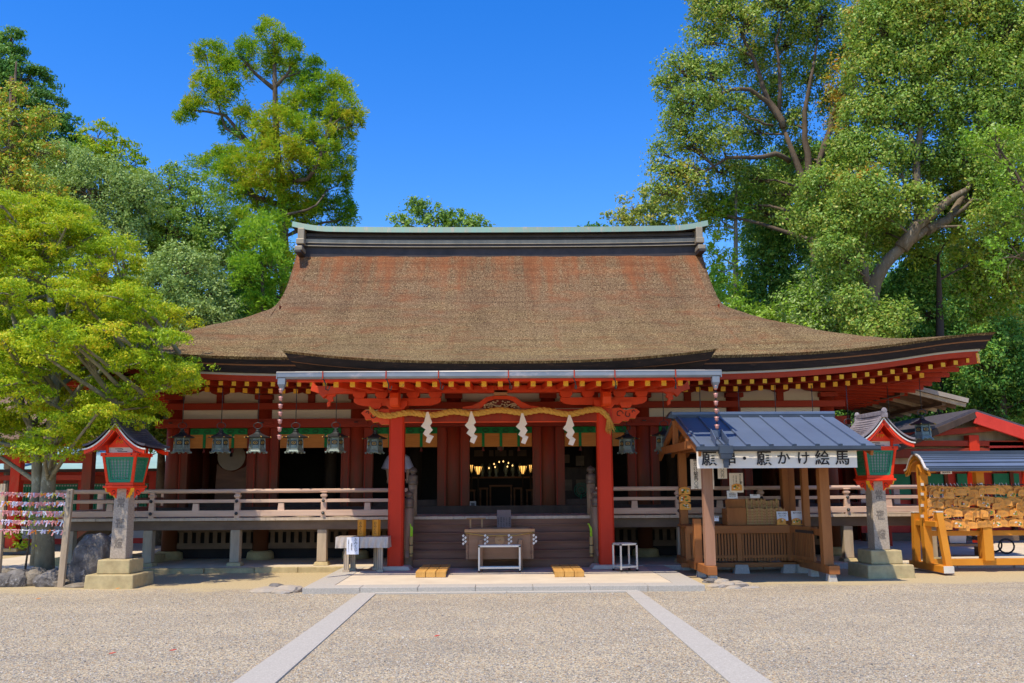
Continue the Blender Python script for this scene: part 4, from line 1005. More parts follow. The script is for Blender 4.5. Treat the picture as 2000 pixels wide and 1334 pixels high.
# ================================================================== IN THE HALL
# lit lamps either side of the altar
def lamp(px, py, Y, s, label):
    p = W(px, py, Y); t = thing('hall_lamp', label, 'lamp', p, 0, 'lit lamps in the dark hall')
    k = (Y-CAM.y)/FPX
    w, h = 8*k*s, 15*k
    q = MB(); q.lathe([(w*.42, -h/2), (w, h/2)], (0, 0, 0), 'lamp_glow', 8, False); sh = part(q, 'shade', t, False)
    for j in range(8):
        a = j*math.pi/4; q = MB(); q.bar((w*.43*math.cos(a), w*.43*math.sin(a), -h/2), (w*1.02*math.cos(a), w*1.02*math.sin(a), h/2), .018, .018, 'dark_wood', (math.cos(a), math.sin(a), 0)); part(q, 'rib', sh, False)
    q = MB(); q.lathe([(0, -h/2-.05), (w*.2, -h/2-.03), (w*.45, -h/2)], (0, 0, 0), 'bronze_dark', 8); q.tube([(0, 0, -h/2-.04), (0, 0, FZ-p.z)], .02, 'dark_wood', 6); q.lathe([(.16, 0), (.14, .03), (.02, .06)], (0, 0, FZ-p.z-.02), 'dark_wood', 10); part(q, 'stand', t, False)
lamp(934, 919, 24.6, 1, 'lit lamp on a stand just left of the altar')
lamp(1021, 918, 24.6, 1, 'lit lamp on a stand just right of the altar')
lamp(921, 916, 25.1, .55, 'narrow lit lamp second from the left in the hall')
lamp(912, 922, 24.2, .7, 'lit lamp at the left door jamb, partly hidden')
lamp(1036, 916, 25.1, .55, 'narrow lit lamp second from the right in the hall')
lamp(1045, 922, 24.2, .7, 'lit lamp at the right door jamb, partly hidden')
# altar
p = W(978, 940, 25.2); t = thing('altar', 'dark altar of shelves and offering tables deep in the hall', 'altar', (p.x, 25.2, FZ))
for dx, w, z0, z1 in ((0, .62, .0, .62), (-.46, .24, .0, .55), (.46, .24, .0, .55), (-.78, .2, .0, .5), (.78, .2, .0, .5)):
    q = MB(); q.bb(dx-w/2, dx+w/2, -.2, .2, z1-.05, z1, 'step_wood')
    for a in (-1, 1): q.bb(dx+a*(w/2-.03)-.02, dx+a*(w/2-.03)+.02, -.15, .15, z0, z1-.05, 'step_wood')
    part(q, 'offering_table', t, False)
q = MB(); q.bb(-.9, .9, -.05, .25, .80, .84, 'step_wood'); q.bb(-.85, -.80, .0, .2, 0, .8, 'dark_wood'); q.bb(.80, .85, .0, .2, 0, .8, 'dark_wood'); part(q, 'shelf', t, False)
q = MB(); q.prism([(-.09, .08), (0, .13), (.09, .08), (.06, -.09), (-.06, -.09)], .04, (0, -.1, 1.55), (1, 0, 0), (0, 0, 1), 'lilac_cloth'); part(q, 'mirror', t, False)
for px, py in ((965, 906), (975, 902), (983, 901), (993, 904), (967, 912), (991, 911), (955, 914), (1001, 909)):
    w_ = W(px, py, 25.0); c_ = t.location; q = MB(); q.lathe([(0, -.03), (.022, -.01), (.012, .01), (0, .03)], w_-c_, 'gilt_glow', 6); part(q, 'glowing_gilt', t, False)  # ornaments are no lamps: their glint is given as glow
for dx in (-.5, -.3, -.12, .14, .33, .52):
    q = MB(); q.lathe([(.05, .84), (.03, .9), (.07, 1.0), (.05, 1.12), (.02, 1.2)], (dx, .1, 0), 'bronze', 8); part(q, 'vase', t, False)
# hanging board with pale slips
p = W(978, 885, 24.4); t = thing('hanging_curtain', 'short pale curtain panels hung high inside the middle doorway', 'curtain', p)
for dx, w in ((-.58, .24), (-.25, .12), (.0, .3), (.27, .12), (.56, .24)):
    q = MB(); q.bb(dx-w/2, dx+w/2, -.01, .01, -.08, .08, 'under_wood'); part(q, 'panel', t, False)
# box by the left jamb, papers
p = W(924, 973, YW+.5); q = MB(); q.box((0, 0, .17), (.14, .12, .22), 'hall_white'); q.box((0, -.062, .18), (.08, .01, .12), 'ink_soft'); t = solo(q, 'small_box', 'small pale box at the foot of the left jamb in the middle doorway', 'box', (p.x, YW+.4, FZ-.02), bevel=.006, world=False)
# drum on its stand
p = W(461, 893, YW+1.1); t = thing('drum', 'big round drum with pale skin on a dark stand in the left bay', 'drum', (p.x, YW+1.1, FZ))
r = 27*(YW+1.1)/FPX; zc = p.z-FZ
q = MB(); q.lathe([(r*.97, -.35), (r*1.1, 0), (r*.97, .35)], (0, 0, 0), 'hall_red', 28); q.v = [(a, c, b+zc) for a, b, c in q.v]; part(q, 'drum_body', t, False)
q = MB(); q.lathe([(r*.97, -.37), (r*.97, -.34)], (0, 0, 0), 'drum_skin', 28, False); q.v = [(a, c, b+zc) for a, b, c in q.v]; part(q, 'skin', t, False)
q = MB(); q.prism([(-r*1.2, 0), (-r*1.1, zc-r*.5), (-r*.8, zc-r*.75), (0, zc-r*1.06), (r*.8, zc-r*.75), (r*1.1, zc-r*.5), (r*1.2, 0)], .5, (0, 0, 0), (1, 0, 0), (0, 0, 1), 'step_wood'); part(q, 'stand', t, False)
q = MB(); q.tube([(0, -.40, zc+.25), (0, -.40, zc+.0)], .03, 'ink', 6); part(q, 'drumstick', t, False)
# electric fan behind the right post
p = W(1135, 957, YW+1.0); t = thing('standing_fan', 'round wire standing fan in the dim bay left of the right red post', 'fan', (p.x, YW+1.0, FZ))
zc = p.z-FZ; q = MB()
for rr in (.16, .12, .06): q.tube([(rr*math.cos(a), -.04, zc+rr*math.sin(a)) for a in [j*math.pi/10 for j in range(21)]], .006, 'lattice_green', 4, False)
for j in range(12): a = j*math.pi/6; q.tube([(0, -.05, zc), (.16*math.cos(a), -.04, zc+.16*math.sin(a))], .003, 'lattice_green', 3, False)
part(q, 'guard', t, False)
q = MB()
for j in range(3): a = j*2.094; q.prism([(.02, -.02), (.12, -.06), (.13, .04), (.02, .02)], .008, (0, 0, zc), (math.cos(a), 0, math.sin(a)), (-math.sin(a), 0, math.cos(a)), 'under_wood')
q.lathe([(.03, -.03), (.03, .03)], (0, 0, zc), 'under_wood', 8); part(q, 'blades', t, False)
q = MB(); q.tube([(0, .02, zc-.1), (0, .02, .03)], .015, 'lattice_green', 8); q.lathe([(.16, 0), (.15, .03), (.02, .04)], (0, .02, 0), 'lattice_green', 14); part(q, 'pole', t, False)
# dim cabinets and notices on the right side of the hall
p = W(1120, 925, YW+2.2); t = thing('cabinet', 'dark cabinet with pinned papers seen dimly behind the right doorway', 'cabinet', (p.x, YW+2.2, FZ-.02))
q = MB(); q.bb(-.8, .8, -.15, .25, 0, 1.05, 'dark_wood'); part(q, 'carcase', t, False, .01)
for dx, z, w, h in ((-.6, .6, .3, .3), (-.2, .62, .3, .26), (.2, .6, .3, .3), (-.5, 1.2, .18, .22), (-.2, 1.25, .2, .2), (.15, 1.2, .2, .24)):
    q = MB(); q.bb(dx-w/2, dx+w/2, -.17, -.155, z-h/2, z+h/2, 'under_wood'); part(q, 'paper_sheet', t, False)
# ================================================================== IN FRONT OF THE STEPS
def local(mb, name, parent, bevel=0): return part(mb, name, parent, False, bevel)
# offering box
YB = 17.25; pb = W(976, 1090, YB); kx = YB/FPX
zb0, zb1 = WZ(1092, YB), WZ(1033, YB); bw = 128*kx; bh = zb1-zb0
box = thing('offering_box', 'brown wooden offering box with a flower crest and a thin yellow rope', 'offering box', (pb.x, YB, TZ))
z0, z1 = zb0-TZ, zb1-TZ
q = MB(); q.bb(-bw/2+.04, bw/2-.04, 0, .03, z0, z1-.06, 'box_wood'); q.bb(-bw/2+.04, bw/2-.04, .52, .55, z0, z1-.06, 'box_wood'); local(q, 'front_panel', box, .004)
for s in (-1, 1):
    q = MB(); q.bb(s*(bw/2-.015)-.02, s*(bw/2-.015)+.02, -.01, .56, z0, z1-.06, 'box_wood'); local(q, 'side_panel', box, .004)
    for zz in (.22, .52):
        q = MB(); q.bb(s*(bw/2-.035)-.012, s*(bw/2-.035)+.012, -.013, .0, z0+zz*bh-.03, z0+zz*bh+.03, 'step_wood'); local(q, 'joint', box)
q = MB(); q.bb(-bw/2-.03, bw/2+.03, -.03, .05, z1-.06, z1, 'box_wood_light'); q.bb(-bw/2-.03, bw/2+.03, .50, .58, z1-.06, z1, 'box_wood'); q.bb(-bw/2-.03, -bw/2+.05, .05, .50, z1-.06, z1, 'box_wood'); q.bb(bw/2-.05, bw/2+.03, .05, .50, z1-.06, z1, 'box_wood'); local(q, 'rim', box, .005)
for k in range(9):
    x = -bw/2+.1+(bw-.2)*k/8; q = MB(); q.bar((x, .05, z1-.05), (x, .50, z1-.05), .045, .03, 'step_wood'); local(q, 'slat', box)
q = MB(); q.bb(-bw/2+.05, bw/2-.05, .02, .53, z0, z0+.03, 'dark_wood'); local(q, 'bottom', box)
for px in (939.5, 1016.5):
    x = W(px, 1080, YB).x-pb.x; q = MB(); q.bb(x-.035, x+.035, -.09, -.01, 0, WZ(1053, YB)-TZ, 'box_wood'); q.bb(x-.035, x+.035, .55, .62, 0, z1-.2, 'box_wood'); q.bb(x-.035, x+.035, -.05, .6, .05, .12, 'step_wood'); local(q, 'leg', box, .01)
# chrysanthemum-like rosette
q = MB(); rc = 10*kx; zc = WZ(1054.5, YB)-TZ
for k in range(16):
    a = k*math.pi/8; u, v = math.cos(a), math.sin(a)
    o = [(.018, -.004), (rc*.8, -rc*.17), (rc*.95, -rc*.10), (rc, 0), (rc*.95, rc*.10), (rc*.8, rc*.17), (.018, .004)]
    q.prism(o, .02, (0, -.008, zc), (u, 0, v), (-v, 0, u), 'box_wood_light')
q.lathe([(0, -.02), (.018, -.012), (.018, 0)], (0, 0, 0), 'box_wood_light', 10)
n0 = len(q.v)-30; q.v[n0:] = [(a, c-.01, b+zc) for a, b, c in q.v[n0:]]
local(q, 'flower_crest', box)
q = MB(); q.tube([(-bw/2-.02, -.04, z1-.07), (-.25, -.045, z1-.12), (.3, -.045, z1-.115), (bw/2+.02, -.04, z1-.065)], .009, 'gold', 6); q.mi('straw'); local(q, 'thin_rope', box)
for x, s in ((-.245, 1), (.19, 1), (-bw/2-.03, .9), (bw/2+.03, .9)):
    q = MB(); zz = z1-.10
    for k in range(5):
        c0 = x+(-.02 if k % 2 == 0 else .02); q.prism([(c0-.024, -.01-k*.035), (c0+.006, .010-k*.035), (c0+.024, -.015-k*.035), (c0-.005, -.046-k*.035)], .003, (0, -.055-.004*k, zz), (1, 0, 0), (0, 0, 1), 'paper')
    local(q, 'paper_streamer', box)
# aluminium frame stand in front of the box
def frame_stand(px0, px1, pyt, pyb, Yf, dep, label, name='metal_stand', cat='metal stand', skew=0):
    xa, xb = W(px0, pyb, Yf).x, W(px1, pyb, Yf).x; zt_ = WZ(pyt, Yf)-TZ
    t = thing(name, label, cat, ((xa+xb)/2, Yf, TZ)); w = (xb-xa); t.rotation_euler[2] = skew
    c = .028
    for x in (-w/2+c/2, w/2-c/2):
        for y in (0, dep):
            q = MB(); q.bb(x-c/2, x+c/2, y-c/2, y+c/2, .03, zt_-.03, 'alu'); l = local(q, 'leg', t, .003)
            q = MB(); q.bb(x-c/2-.004, x+c/2+.004, y-c/2-.004, y+c/2+.004, 0, .035, 'ink'); local(q, 'rubber_foot', l)
            q = MB(); q.bb(x-c/2-.003, x+c/2+.003, y-c/2-.003, y+c/2+.003, zt_-.035, zt_-.012, 'ink'); local(q, 'corner_joint', l)
    for z, nm in ((zt_-.012, 'top_rail'), (.085, 'bottom_rail')):
        for y in (0, dep): q = MB(); q.bb(-w/2+c, w/2-c, y-c*.45, y+c*.45, z-.02, z+.012, 'alu'); local(q, nm, t, .003)
        for x in (-w/2+c/2, w/2-c/2): q = MB(); q.bb(x-c*.45, x+c*.45, c/2, dep-c/2, z-.02, z+.012, 'alu'); local(q, nm, t, .003)
    q = MB(); q.bb(-w/2+c, w/2-c, c/2, dep-c/2, zt_-.014, zt_-.004, 'alu'); local(q, 'top_plate', t)
    q = MB(); q.bb(-w/2+c, w/2-c, c/2, dep-c/2, .055, .075, 'blue_cloth'); local(q, 'tray', t)
    return t
frame_stand(934, 1017, 1065, 1118, 16.83, .17, 'silver metal frame stand with dark tray in front of the offering box')
frame_stand(1210, 1248, 1063, 1117, 16.85, .30, 'narrow silver metal umbrella rack standing right of the right red post', 'umbrella_rack', 'umbrella rack', .35)
# yellow step boards
for px0, px1, pt, pb_, l in ((811, 871, 1119, 1128, 'low yellow wooden step board left of the offering box'), (1083, 1142, 1117.5, 1127, 'low yellow wooden step board right of the offering box')):
    y0 = G(px0, pb_, TZ).y; xa, xb = G(px0, pb_, TZ).x, G(px1, pb_, TZ).x; h = .095; w = xb-xa; 
    yb = G(820 if px0 < 900 else 1074, 1102.5, TZ+h).y; dep = yb-y0
    t = thing('step_board', l, 'step board', ((xa+xb)/2, y0, TZ), 0, 'yellow wooden step boards')
    for k in range(3):
        q = MB(); q.bb(-w/2+w*k/3+.005, -w/2+w*(k+1)/3-.005, 0, dep, h-.03, h, 'bench_wood'); q.bb(-w/2+w*k/3+.005, -w/2+w*(k+1)/3-.005, 0, .03, .0, h-.03, 'bench_wood'); local(q, 'plank', t, .004)
    for y in (.22, .42, .62):
        if y < dep-.05: q = MB(); q.bb(-w/2+.02, w/2-.02, y, y+.06, 0, h-.032, 'bench_wood'); local(q, 'batten', t)
# notice board and little perch on the steps
p = W(984.5, 1028, 18.15); zb_ = TZ+(FZ-TZ)*3/6+.0
q = thing('notice_board', 'thin grey brown notice board of vertical writing behind the offering box', 'notice board', (p.x, 18.25, WZ(1030, 18.25)-.1))
h = WZ(996, 18.25)-WZ(1030, 18.25)+.1; w = 27*18.2/FPX
V('notice_wood', (.24, .17, .15), (.19, .135, .12), 3, (1, 1, .3), rough=.7)
mbq = MB(); mbq.bb(-w/2, w/2, 0, .02, 0, h, 'notice_wood'); local(mbq, 'board', q, .003)
for k, s_ in enumerate(('奉納由緒記', '二礼二拍手一礼で', 'お参りください', '御祈祷の方は', '社務所まで')):
    text_part(s_, .034, 'ink', q, (w/2-.03-.054*k, -.003, h-.14-.017*len(s_)), vertical=True, gap=1.0, thick=.001)
p0 = W(920, 1011, 17.9); t = thing('wooden_perch', 'small pale wooden stool frame standing behind the left of the box', 'wooden stand', (W(930, 1011, 18.0).x, 18.05, TZ+.46))
w = 37*18/FPX; zt_ = WZ(1011, 18.05)-(TZ+.46)
q = MB(); q.bb(-w/2, w/2, -.05, .05, zt_-.025, zt_, 'box_wood_light'); local(q, 'top', t, .003)
for s in (-1, 1): q = MB(); q.bb(s*w*.30-.015, s*w*.30+.015, -.02, .02, 0, zt_-.025, 'box_wood_light'); local(q, 'leg', t)
# bamboo vases tied to the newels, with bright green ladles
for px, s, l in ((803, 1, 'bamboo tube holding bright green stems tied to the left newel post'), (1155, -1, 'bamboo tube holding bright green stems tied to the right newel post')):
    Yb = 17.72; x = W(px, 1060, Yb).x; z0, z1 = WZ(1087, Yb, px), WZ(1048, Yb, px); zt_ = WZ(1023, Yb, px)
    t = thing('bamboo_vase', l, 'bamboo vase', (x, Yb, z0), 0, 'bamboo tubes tied to the newels')
    q = MB(); q.lathe([(.032, 0), (.036, .02), (.036, z1-z0)], (0, 0, 0), 'bamboo', 12); v = local(q, 'tube', t)
    for zz in (.04, .2): q = MB(); q.lathe([(.038, zz), (.040, zz+.01), (.038, zz+.02)], (0, 0, 0), 'ink', 12); local(q, 'binding', v)
    for j, (dx, hh) in enumerate(((-.01, 1), (.014, .93))):
        q = MB(); pts = [(dx, 0, z1-z0-.05), (dx+s*.004, 0, (zt_-z0)*.85+(z1-z0)*.15*0), (dx-s*.01 if s > 0 else dx-.03, 0, (zt_-z0)*hh)]
        if s < 0: pts += [(dx-.055, 0, (zt_-z0)*hh-.005)]
        q.tube(pts, .013 if s > 0 else .010, 'lime', 6); local(q, 'green_stem', t)

# ================================================================== FORTUNE SLIP TABLE
Yt = 17.15; k_ = Yt/FPX; xl_, xr_ = W(659, 1045, Yt).x, W(757, 1045, Yt).x; ztb = WZ(1047, Yt)
tb = thing('fortune_table', 'wooden table draped in cloudy clear vinyl left of the red post', 'table', ((xl_+xr_)/2, Yt, TZ)); w = xr_-xl_; H = ztb-TZ
q = MB(); q.bb(-w/2, w/2, -.05, .40, H-.03, H, 'pale_stall_wood'); local(q, 'tabletop', tb, .005)
for px, y in ((677, 0), (743, 0), (690, .34), (735, .34)):
    x = W(px, 1080, Yt+y).x-(xl_+xr_)/2
    q = MB(); q.bb(x-.045, x+.045, y-.035, y+.035, .04, H-.035, 'bench_wood' if False else 'post_wood'); q.bb(x-.03, x-.02, y-.038, y, .04, H-.035, 'ink_soft'); q.bb(x+.0, x+.008, y-.038, y, .04, H-.035, 'ink_soft'); l_ = local(q, 'leg', tb, .004)
    q = MB(); q.bb(x-.06, x+.06, y-.05, y+.05, 0, .04, 'post_wood'); local(q, 'foot', l_)
q = MB(); rows = []
for j in range(8):
    z = H+.004-j*.028*1.0; row = []
    for i in range(60):
        u = i/59; a = -w/2-.02+u*(w+.04); wv = .018*math.sin(i*.9+j*.25)*(j/7)+.01*math.sin(i*2.3)*(j/7); row.append((a, -.06-wv-.01*j/7, z))
    rows.append(row)
q.grid(rows, 'vinyl'); q.grid([[(-w/2-.02+i/10*(w+.04), y, H+.005) for i in range(11)] for y in (-.06, .41)], 'vinyl', flip=False)
for s in (-1, 1): q.grid([[(s*(w/2+.02+.02*math.sin(i)*j/5), -.06+.47*i/10, H+.004-j*.04) for i in range(11)] for j in range(6)], 'vinyl')
local(q, 'vinyl_cover', tb)
xn = W(689, 1062, Yt-.1).x-(xl_+xr_)/2
q = MB(); q.box((xn, -.098, WZ(1064, Yt-.1)-TZ), (23*k_, .004, 32*k_), 'white_paper', rot=(.03, 0, 0)); sg = local(q, 'paper_sign', tb)
text_part('おみくじ', .064, 'ink', tb, (xn+.055, -.104, WZ(1062, Yt-.1)-TZ), vertical=True, gap=.95, thick=.001)
text_part('初穂料百円', .026, 'ink_soft', tb, (xn-.02, -.104, WZ(1066, Yt-.1)-TZ), vertical=True, gap=1.0, thick=.001)
text_part('お金は箱へお入れ下さい', .020, 'ink_soft', tb, (xn-.075, -.104, WZ(1064, Yt-.1)-TZ), vertical=True, gap=1.0, thick=.001)
for px, l in ((706.5, 'left'), (735, 'right')):
    x = W(px, 1030, Yt+.12).x; z0 = ztb+.008; hh = WZ(1013, Yt+.12)-z0
    t = thing('fortune_box', 'upright yellow hexagonal fortune stick box, the '+l+' of two on the table', 'fortune stick box', (x, Yt+.12, z0), 0, 'fortune stick boxes on the table')
    q = MB(); q.lathe([(.078, 0), (.078, hh)], (0, 0, 0), 'rack_wood', 6, False, rot0=0.0); local(q, 'box_body', t, .003)
    text_part('おみくじ', .062, 'ink', t, (-.012, -.0705, hh*.5), vertical=True, gap=.92, thick=.001, squeeze=.9)

# ================================================================== STONE POST LANTERNS
def stone_lantern(x, y, zb, s, rz, label, mirror=1, roofmat='slate_dark', text='常夜燈'):
    t = thing('stone_post_lantern', label, 'stone lantern', (x, y, zb), rz, 'red lamp boxes on stone posts')
    m_ = mirror
    q = MB(); q.box((0, 0, .09), (.82, .82, .26), 'mossy_stone', taper=.97); local(q, 'lower_plinth', t, .02)
    q = MB(); q.box((0, 0, .335), (.55, .55, .23), 'mossy_stone', taper=.98); local(q, 'upper_plinth', t, .018)
    q = MB(); q.box((0, 0, .45+.58), (.27, .27, 1.16), 'pillar_granite', taper=.90); pl = local(q, 'stone_pillar', t, .012)
    for i, ch in enumerate(text):
        z = 1.36-.33*i; yy = -(.135-(.0135*(z-.45)/1.16))
        o = link(bpy.data.objects.new('engraving', text_mesh(ch, .17, 'carved', thick=.003, bold=.003, squeeze=.85)), pl); o.location = (.0, yy-.0015, z); o.rotation_euler = (R(-1), 0, 0)
    # corner brackets
    z = 1.66
    for a in range(4):
        A = math.pi/4+a*math.pi/2
        q = MB(); u = (math.cos(A), math.sin(A), 0)
        q.prism([(.14, .06), (.50, .06), (.47, -.02), (.40, -.03), (.36, -.09), (.28, -.10), (.24, -.16), (.17, -.15), (.14, -.12)], .09, (0, 0, z), u, (0, 0, 1), 'vermilion_lamp', 'yellow_paint'); br = local(q, 'corner_bracket', t)
        for sg_ in (-1, 1):
            q = MB(); nrm = Vector((-u[1], u[0], 0))*sg_*.047
            q.tube([Vector(u)*(.30+.045*math.cos(b)*(1-.07*b))+nrm+Vector((0, 0, z-.03+.045*math.sin(b)*(1-.07*b))) for b in [j*.5 for j in range(11)]], .007, 'ink', 4); local(q, 'scroll', br)
    for dx, dy in ((1, 0), (-1, 0), (0, 1), (0, -1)):      # short aprons between the brackets
        q = MB(); q.box((dx*.17, dy*.17, z-.01), (.30 if dy else .02, .30 if dx else .02, .16), 'vermilion_lamp'); local(q, 'apron', t)
    q = MB(); q.box((0, 0, 1.745), (.80, .80, .045), 'vermilion_lamp'); q.box((0, 0, 1.80), (.72, .72, .06), 'vermilion_lamp'); local(q, 'base_frame', t, .006)
    # tapering lamp box: wider at the top
    zb0, zb1, h0, h1 = 1.83, 2.42, .315, .415
    bx = MB(); bx.box((0, 0, (zb0+zb1)/2), (h0*1.7, h0*1.7, zb1-zb0-.02), 'hall_white', taper=h1/h0); lb = local(bx, 'paper_lining', t)
    for sx in (-1, 1):
        for sy in (-1, 1):
            q = MB(); q.bar((sx*h0, sy*h0, zb0), (sx*h1, sy*h1, zb1), .065, .065, 'vermilion_lamp', (0, 1, 0)); local(q, 'corner_post', t, .004)
    q = MB(); q.box((0, 0, zb1+.01), (h1*2+.12, h1*2+.12, .075), 'vermilion_lamp'); hr = local(q, 'head_frame', t, .006)
    for a in range(4):
        Mr = Matrix.Rotation(a*math.pi/2, 4, 'Z')
        for e in (-.33, .33):
            q = MB(); q.lathe([(.018, 0), (.018, .006)], (0, 0, 0), 'ink', 8); q.v = [tuple(Mr @ Vector((vx+e, -(h1+.062)-vz, vy+zb1+.01))) for vx, vy, vz in q.v]; local(q, 'rivet', hr)
        def P3(u, v, off=0.0):
            hh = h0+(h1-h0)*v; return Mr @ Vector((u*(hh-.032), -hh-off, zb0+(zb1-zb0)*v))
        def quadbar(u0, v0, u1, v1, w, off, mat, mbq):
            a_, b_ = P3(u0, v0, off), P3(u1, v1, off); mbq.bar(a_, b_, w, .02, mat, tuple(Mr @ Vector((0, -1, 0))))
        q = MB()                              # green window frame
        quadbar(-.90, .05, -.90, .93, .065, 0, 'lattice_green', q); quadbar(.90, .05, .90, .93, .065, 0, 'lattice_green', q)
        quadbar(-.90, .07, .90, .07, .065, .002, 'lattice_green', q); quadbar(-.90, .91, .90, .91, .065, .002, 'lattice_green', q)
        wf = local(q, 'window_frame', t, .002)
        q = MB()
        for i in range(7): u = -.70+1.40*i/6; quadbar(u, .1, u, .88, .020, -.008, 'lattice_green', q)
        for j in range(7): v = .18+.64*j/6; quadbar(-.82, v, .82, v, .014, -.012, 'lattice_green', q)
        local(q, 'lattice', wf)
        # red rails above and below the window
        q = MB(); quadbar(-1, .015, 1, .015, .05, .0, 'vermilion_lamp', q); quadbar(-1, .975, 1, .975, .05, .0, 'vermilion_lamp', q); local(q, 'rail', t)
        # white frieze with the cloud outline
        q = MB(); q.v = []; q.box((0, -(h1-.075), zb1+.105), (h1*1.6, .02, .13), 'white_pic'); q.v = [tuple(Mr @ Vector(p)) for p in q.v]; fr = local(q, 'frieze', t)
        q = MB(); pts = [(-.16, .0, .025), (.02, 0, .03), (.05, 0, .015), (.02, 0, .0), (-.07, 0, .0), (-.10, 0, -.015), (-.07, 0, -.03), (.16, 0, -.03)]
        q.tube([(p[0], -(h1-.062), p[2]+zb1+.105) for p in pts], .006, 'ink', 4); q.v = [tuple(Mr @ Vector(p)) for p in q.v]; local(q, 'cloud_line', fr)
        q = MB()
        for e in (-1, 1): q.box((e*(h1-.06), -(h1-.07), zb1+.10), (.07, .05, .13), 'vermilion_lamp')
        q.box((0, -(h1-.065), zb1+.185), (h1*2, .045, .045), 'vermilion_lamp'); q.v = [tuple(Mr @ Vector(p)) for p in q.v]; local(q, 'upper_rail', t)
    # swept gable roof, gable to the front, long slopes to left and right
    zr0 = zb1+.17; hw = .80; dep = .78
    def prof(u): return .56*(1-u)**1.75*1.0+.02*u
    n = 14; top = [(hw*i/n, zr0+prof(i/n)) for i in range(n+1)]
    for s_ in (-1, 1):
        q = MB(); rows = []
        for j in range(13):
            yy = -dep+2*dep*j/12; e = abs(j-6)/6; rows.append([(s_*a, yy, b+.035*e**3) for a, b in top])
        q.grid(rows, roofmat, True, flip=(s_ < 0))
        # tile courses
        for i in range(1, n):
            a, b = top[i]; q.bar((s_*a, -dep+.01, b+.012), (s_*a, dep-.01, b+.012), .02, .016, roofmat)
        for j in (0, 12):
            r0 = rows[j]; r1 = [(a, y_, b-.045) for a, y_, b in r0]; q.grid([r0, r1], roofmat, False, flip=(s_ > 0) ^ (j == 12))
        ed = [r[-1] for r in rows]; q.grid([ed, [(a, y_, b-.04) for a, y_, b in ed]], roofmat, False)
        local(q, 'roof_slope', t)
        for yy in (-dep+.03, dep-.03):
            q = MB()
            for i in range(n):
                a0, b0 = top[i]; a1, b1 = top[i+1]
                q.bar((s_*a0, yy, b0-.075), (s_*(a1+.004), yy, b1-.075), .03, .028, 'white_pic')
            local(q, 'white_edge', t)
        for yy in (-dep+.05, dep-.05):
            q = MB()
            for i in range(n):
                a0, b0 = top[i]; a1, b1 = top[i+1]; q.bar((s_*a0*.96, yy, b0-.135), (s_*(a1*.96+.004), yy, b1-.135), .035, .11-.03*i/n, 'vermilion_lamp')
            bg_ = local(q, 'bargeboard', t)
            q = MB(); q.tube([(s_*a*.9, yy+math.copysign(.021, yy), b-.16) for a, b in top[1:]], .006, 'ink', 4); local(q, 'black_line', bg_)
        q = MB(); q.grid([[(s_*a*.97, yy, b-.07) for a, b in top] for yy in (-dep+.06, dep-.06)], 'vermilion_lamp')
        local(q, 'eave_soffit', t)
    q = MB(); q.prism([(-.30, 0), (.30, 0), (.18, .10), (0, .30), (-.18, .10)], .03, (0, -h1-.02, zr0), (1, 0, 0), (0, 0, 1), 'vermilion_lamp'); gb = local(q, 'gable_board', t)
    q = MB(); q.lathe([(.03, 0), (.03, .01)], (0, 0, 0), 'ink', 10); q.v = [(a, -h1-.045-c, zr0+.20+b) for a, b, c in q.v]; local(q, 'boss', gb)
    for dx in (-.05, .04, .09): q = MB(); q.tube([(dx+.03*math.cos(b), -h1-.05, zr0+.10+.03*math.sin(b)) for b in [j*.6 for j in range(8)]], .009, 'yellow_paint', 4); local(q, 'gilt_scroll', gb)
    q = MB(); zrr = zr0+.56; q.bar((0, -dep-.02, zrr+.03), (0, dep+.02, zrr+.03), .10, .10, roofmat); rg = local(q, 'ridge', t, .01)
    for yy in (-dep-.03, dep+.03):
        q = MB(); q.lathe([(0, -.05), (.06, -.045), (.075, 0), (.06, .045), (0, .05)], (0, 0, 0), roofmat, 12); q.v = [(a, yy+c, zrr+.075+b) for a, b, c in q.v]; q.box((0, yy, zrr-.02), (.15, .09, .10), roofmat); local(q, 'ridge_tile', rg, .006)
    for ch in t.children:
        if ch.name.split('.')[0] in ('lower_plinth', 'upper_plinth', 'stone_pillar'): continue
        for o in [ch]+list(ch.children):
            for v in o.data.vertices: v.co = (v.co.x*.655, v.co.y*.655, 1.70+(v.co.z-1.83)*.78)
    t.scale = (s, s, s); return t
gl_ = G(231, 1139, 0.0)
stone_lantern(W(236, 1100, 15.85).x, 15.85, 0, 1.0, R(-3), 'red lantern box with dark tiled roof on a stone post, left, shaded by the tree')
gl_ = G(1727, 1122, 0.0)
stone_lantern(W(1719, 1100, 16.6).x, 16.6, 0, 1.03, R(3), 'red lantern box with pale tiled roof on a stone post between stall and plaque rack', roofmat='slate')
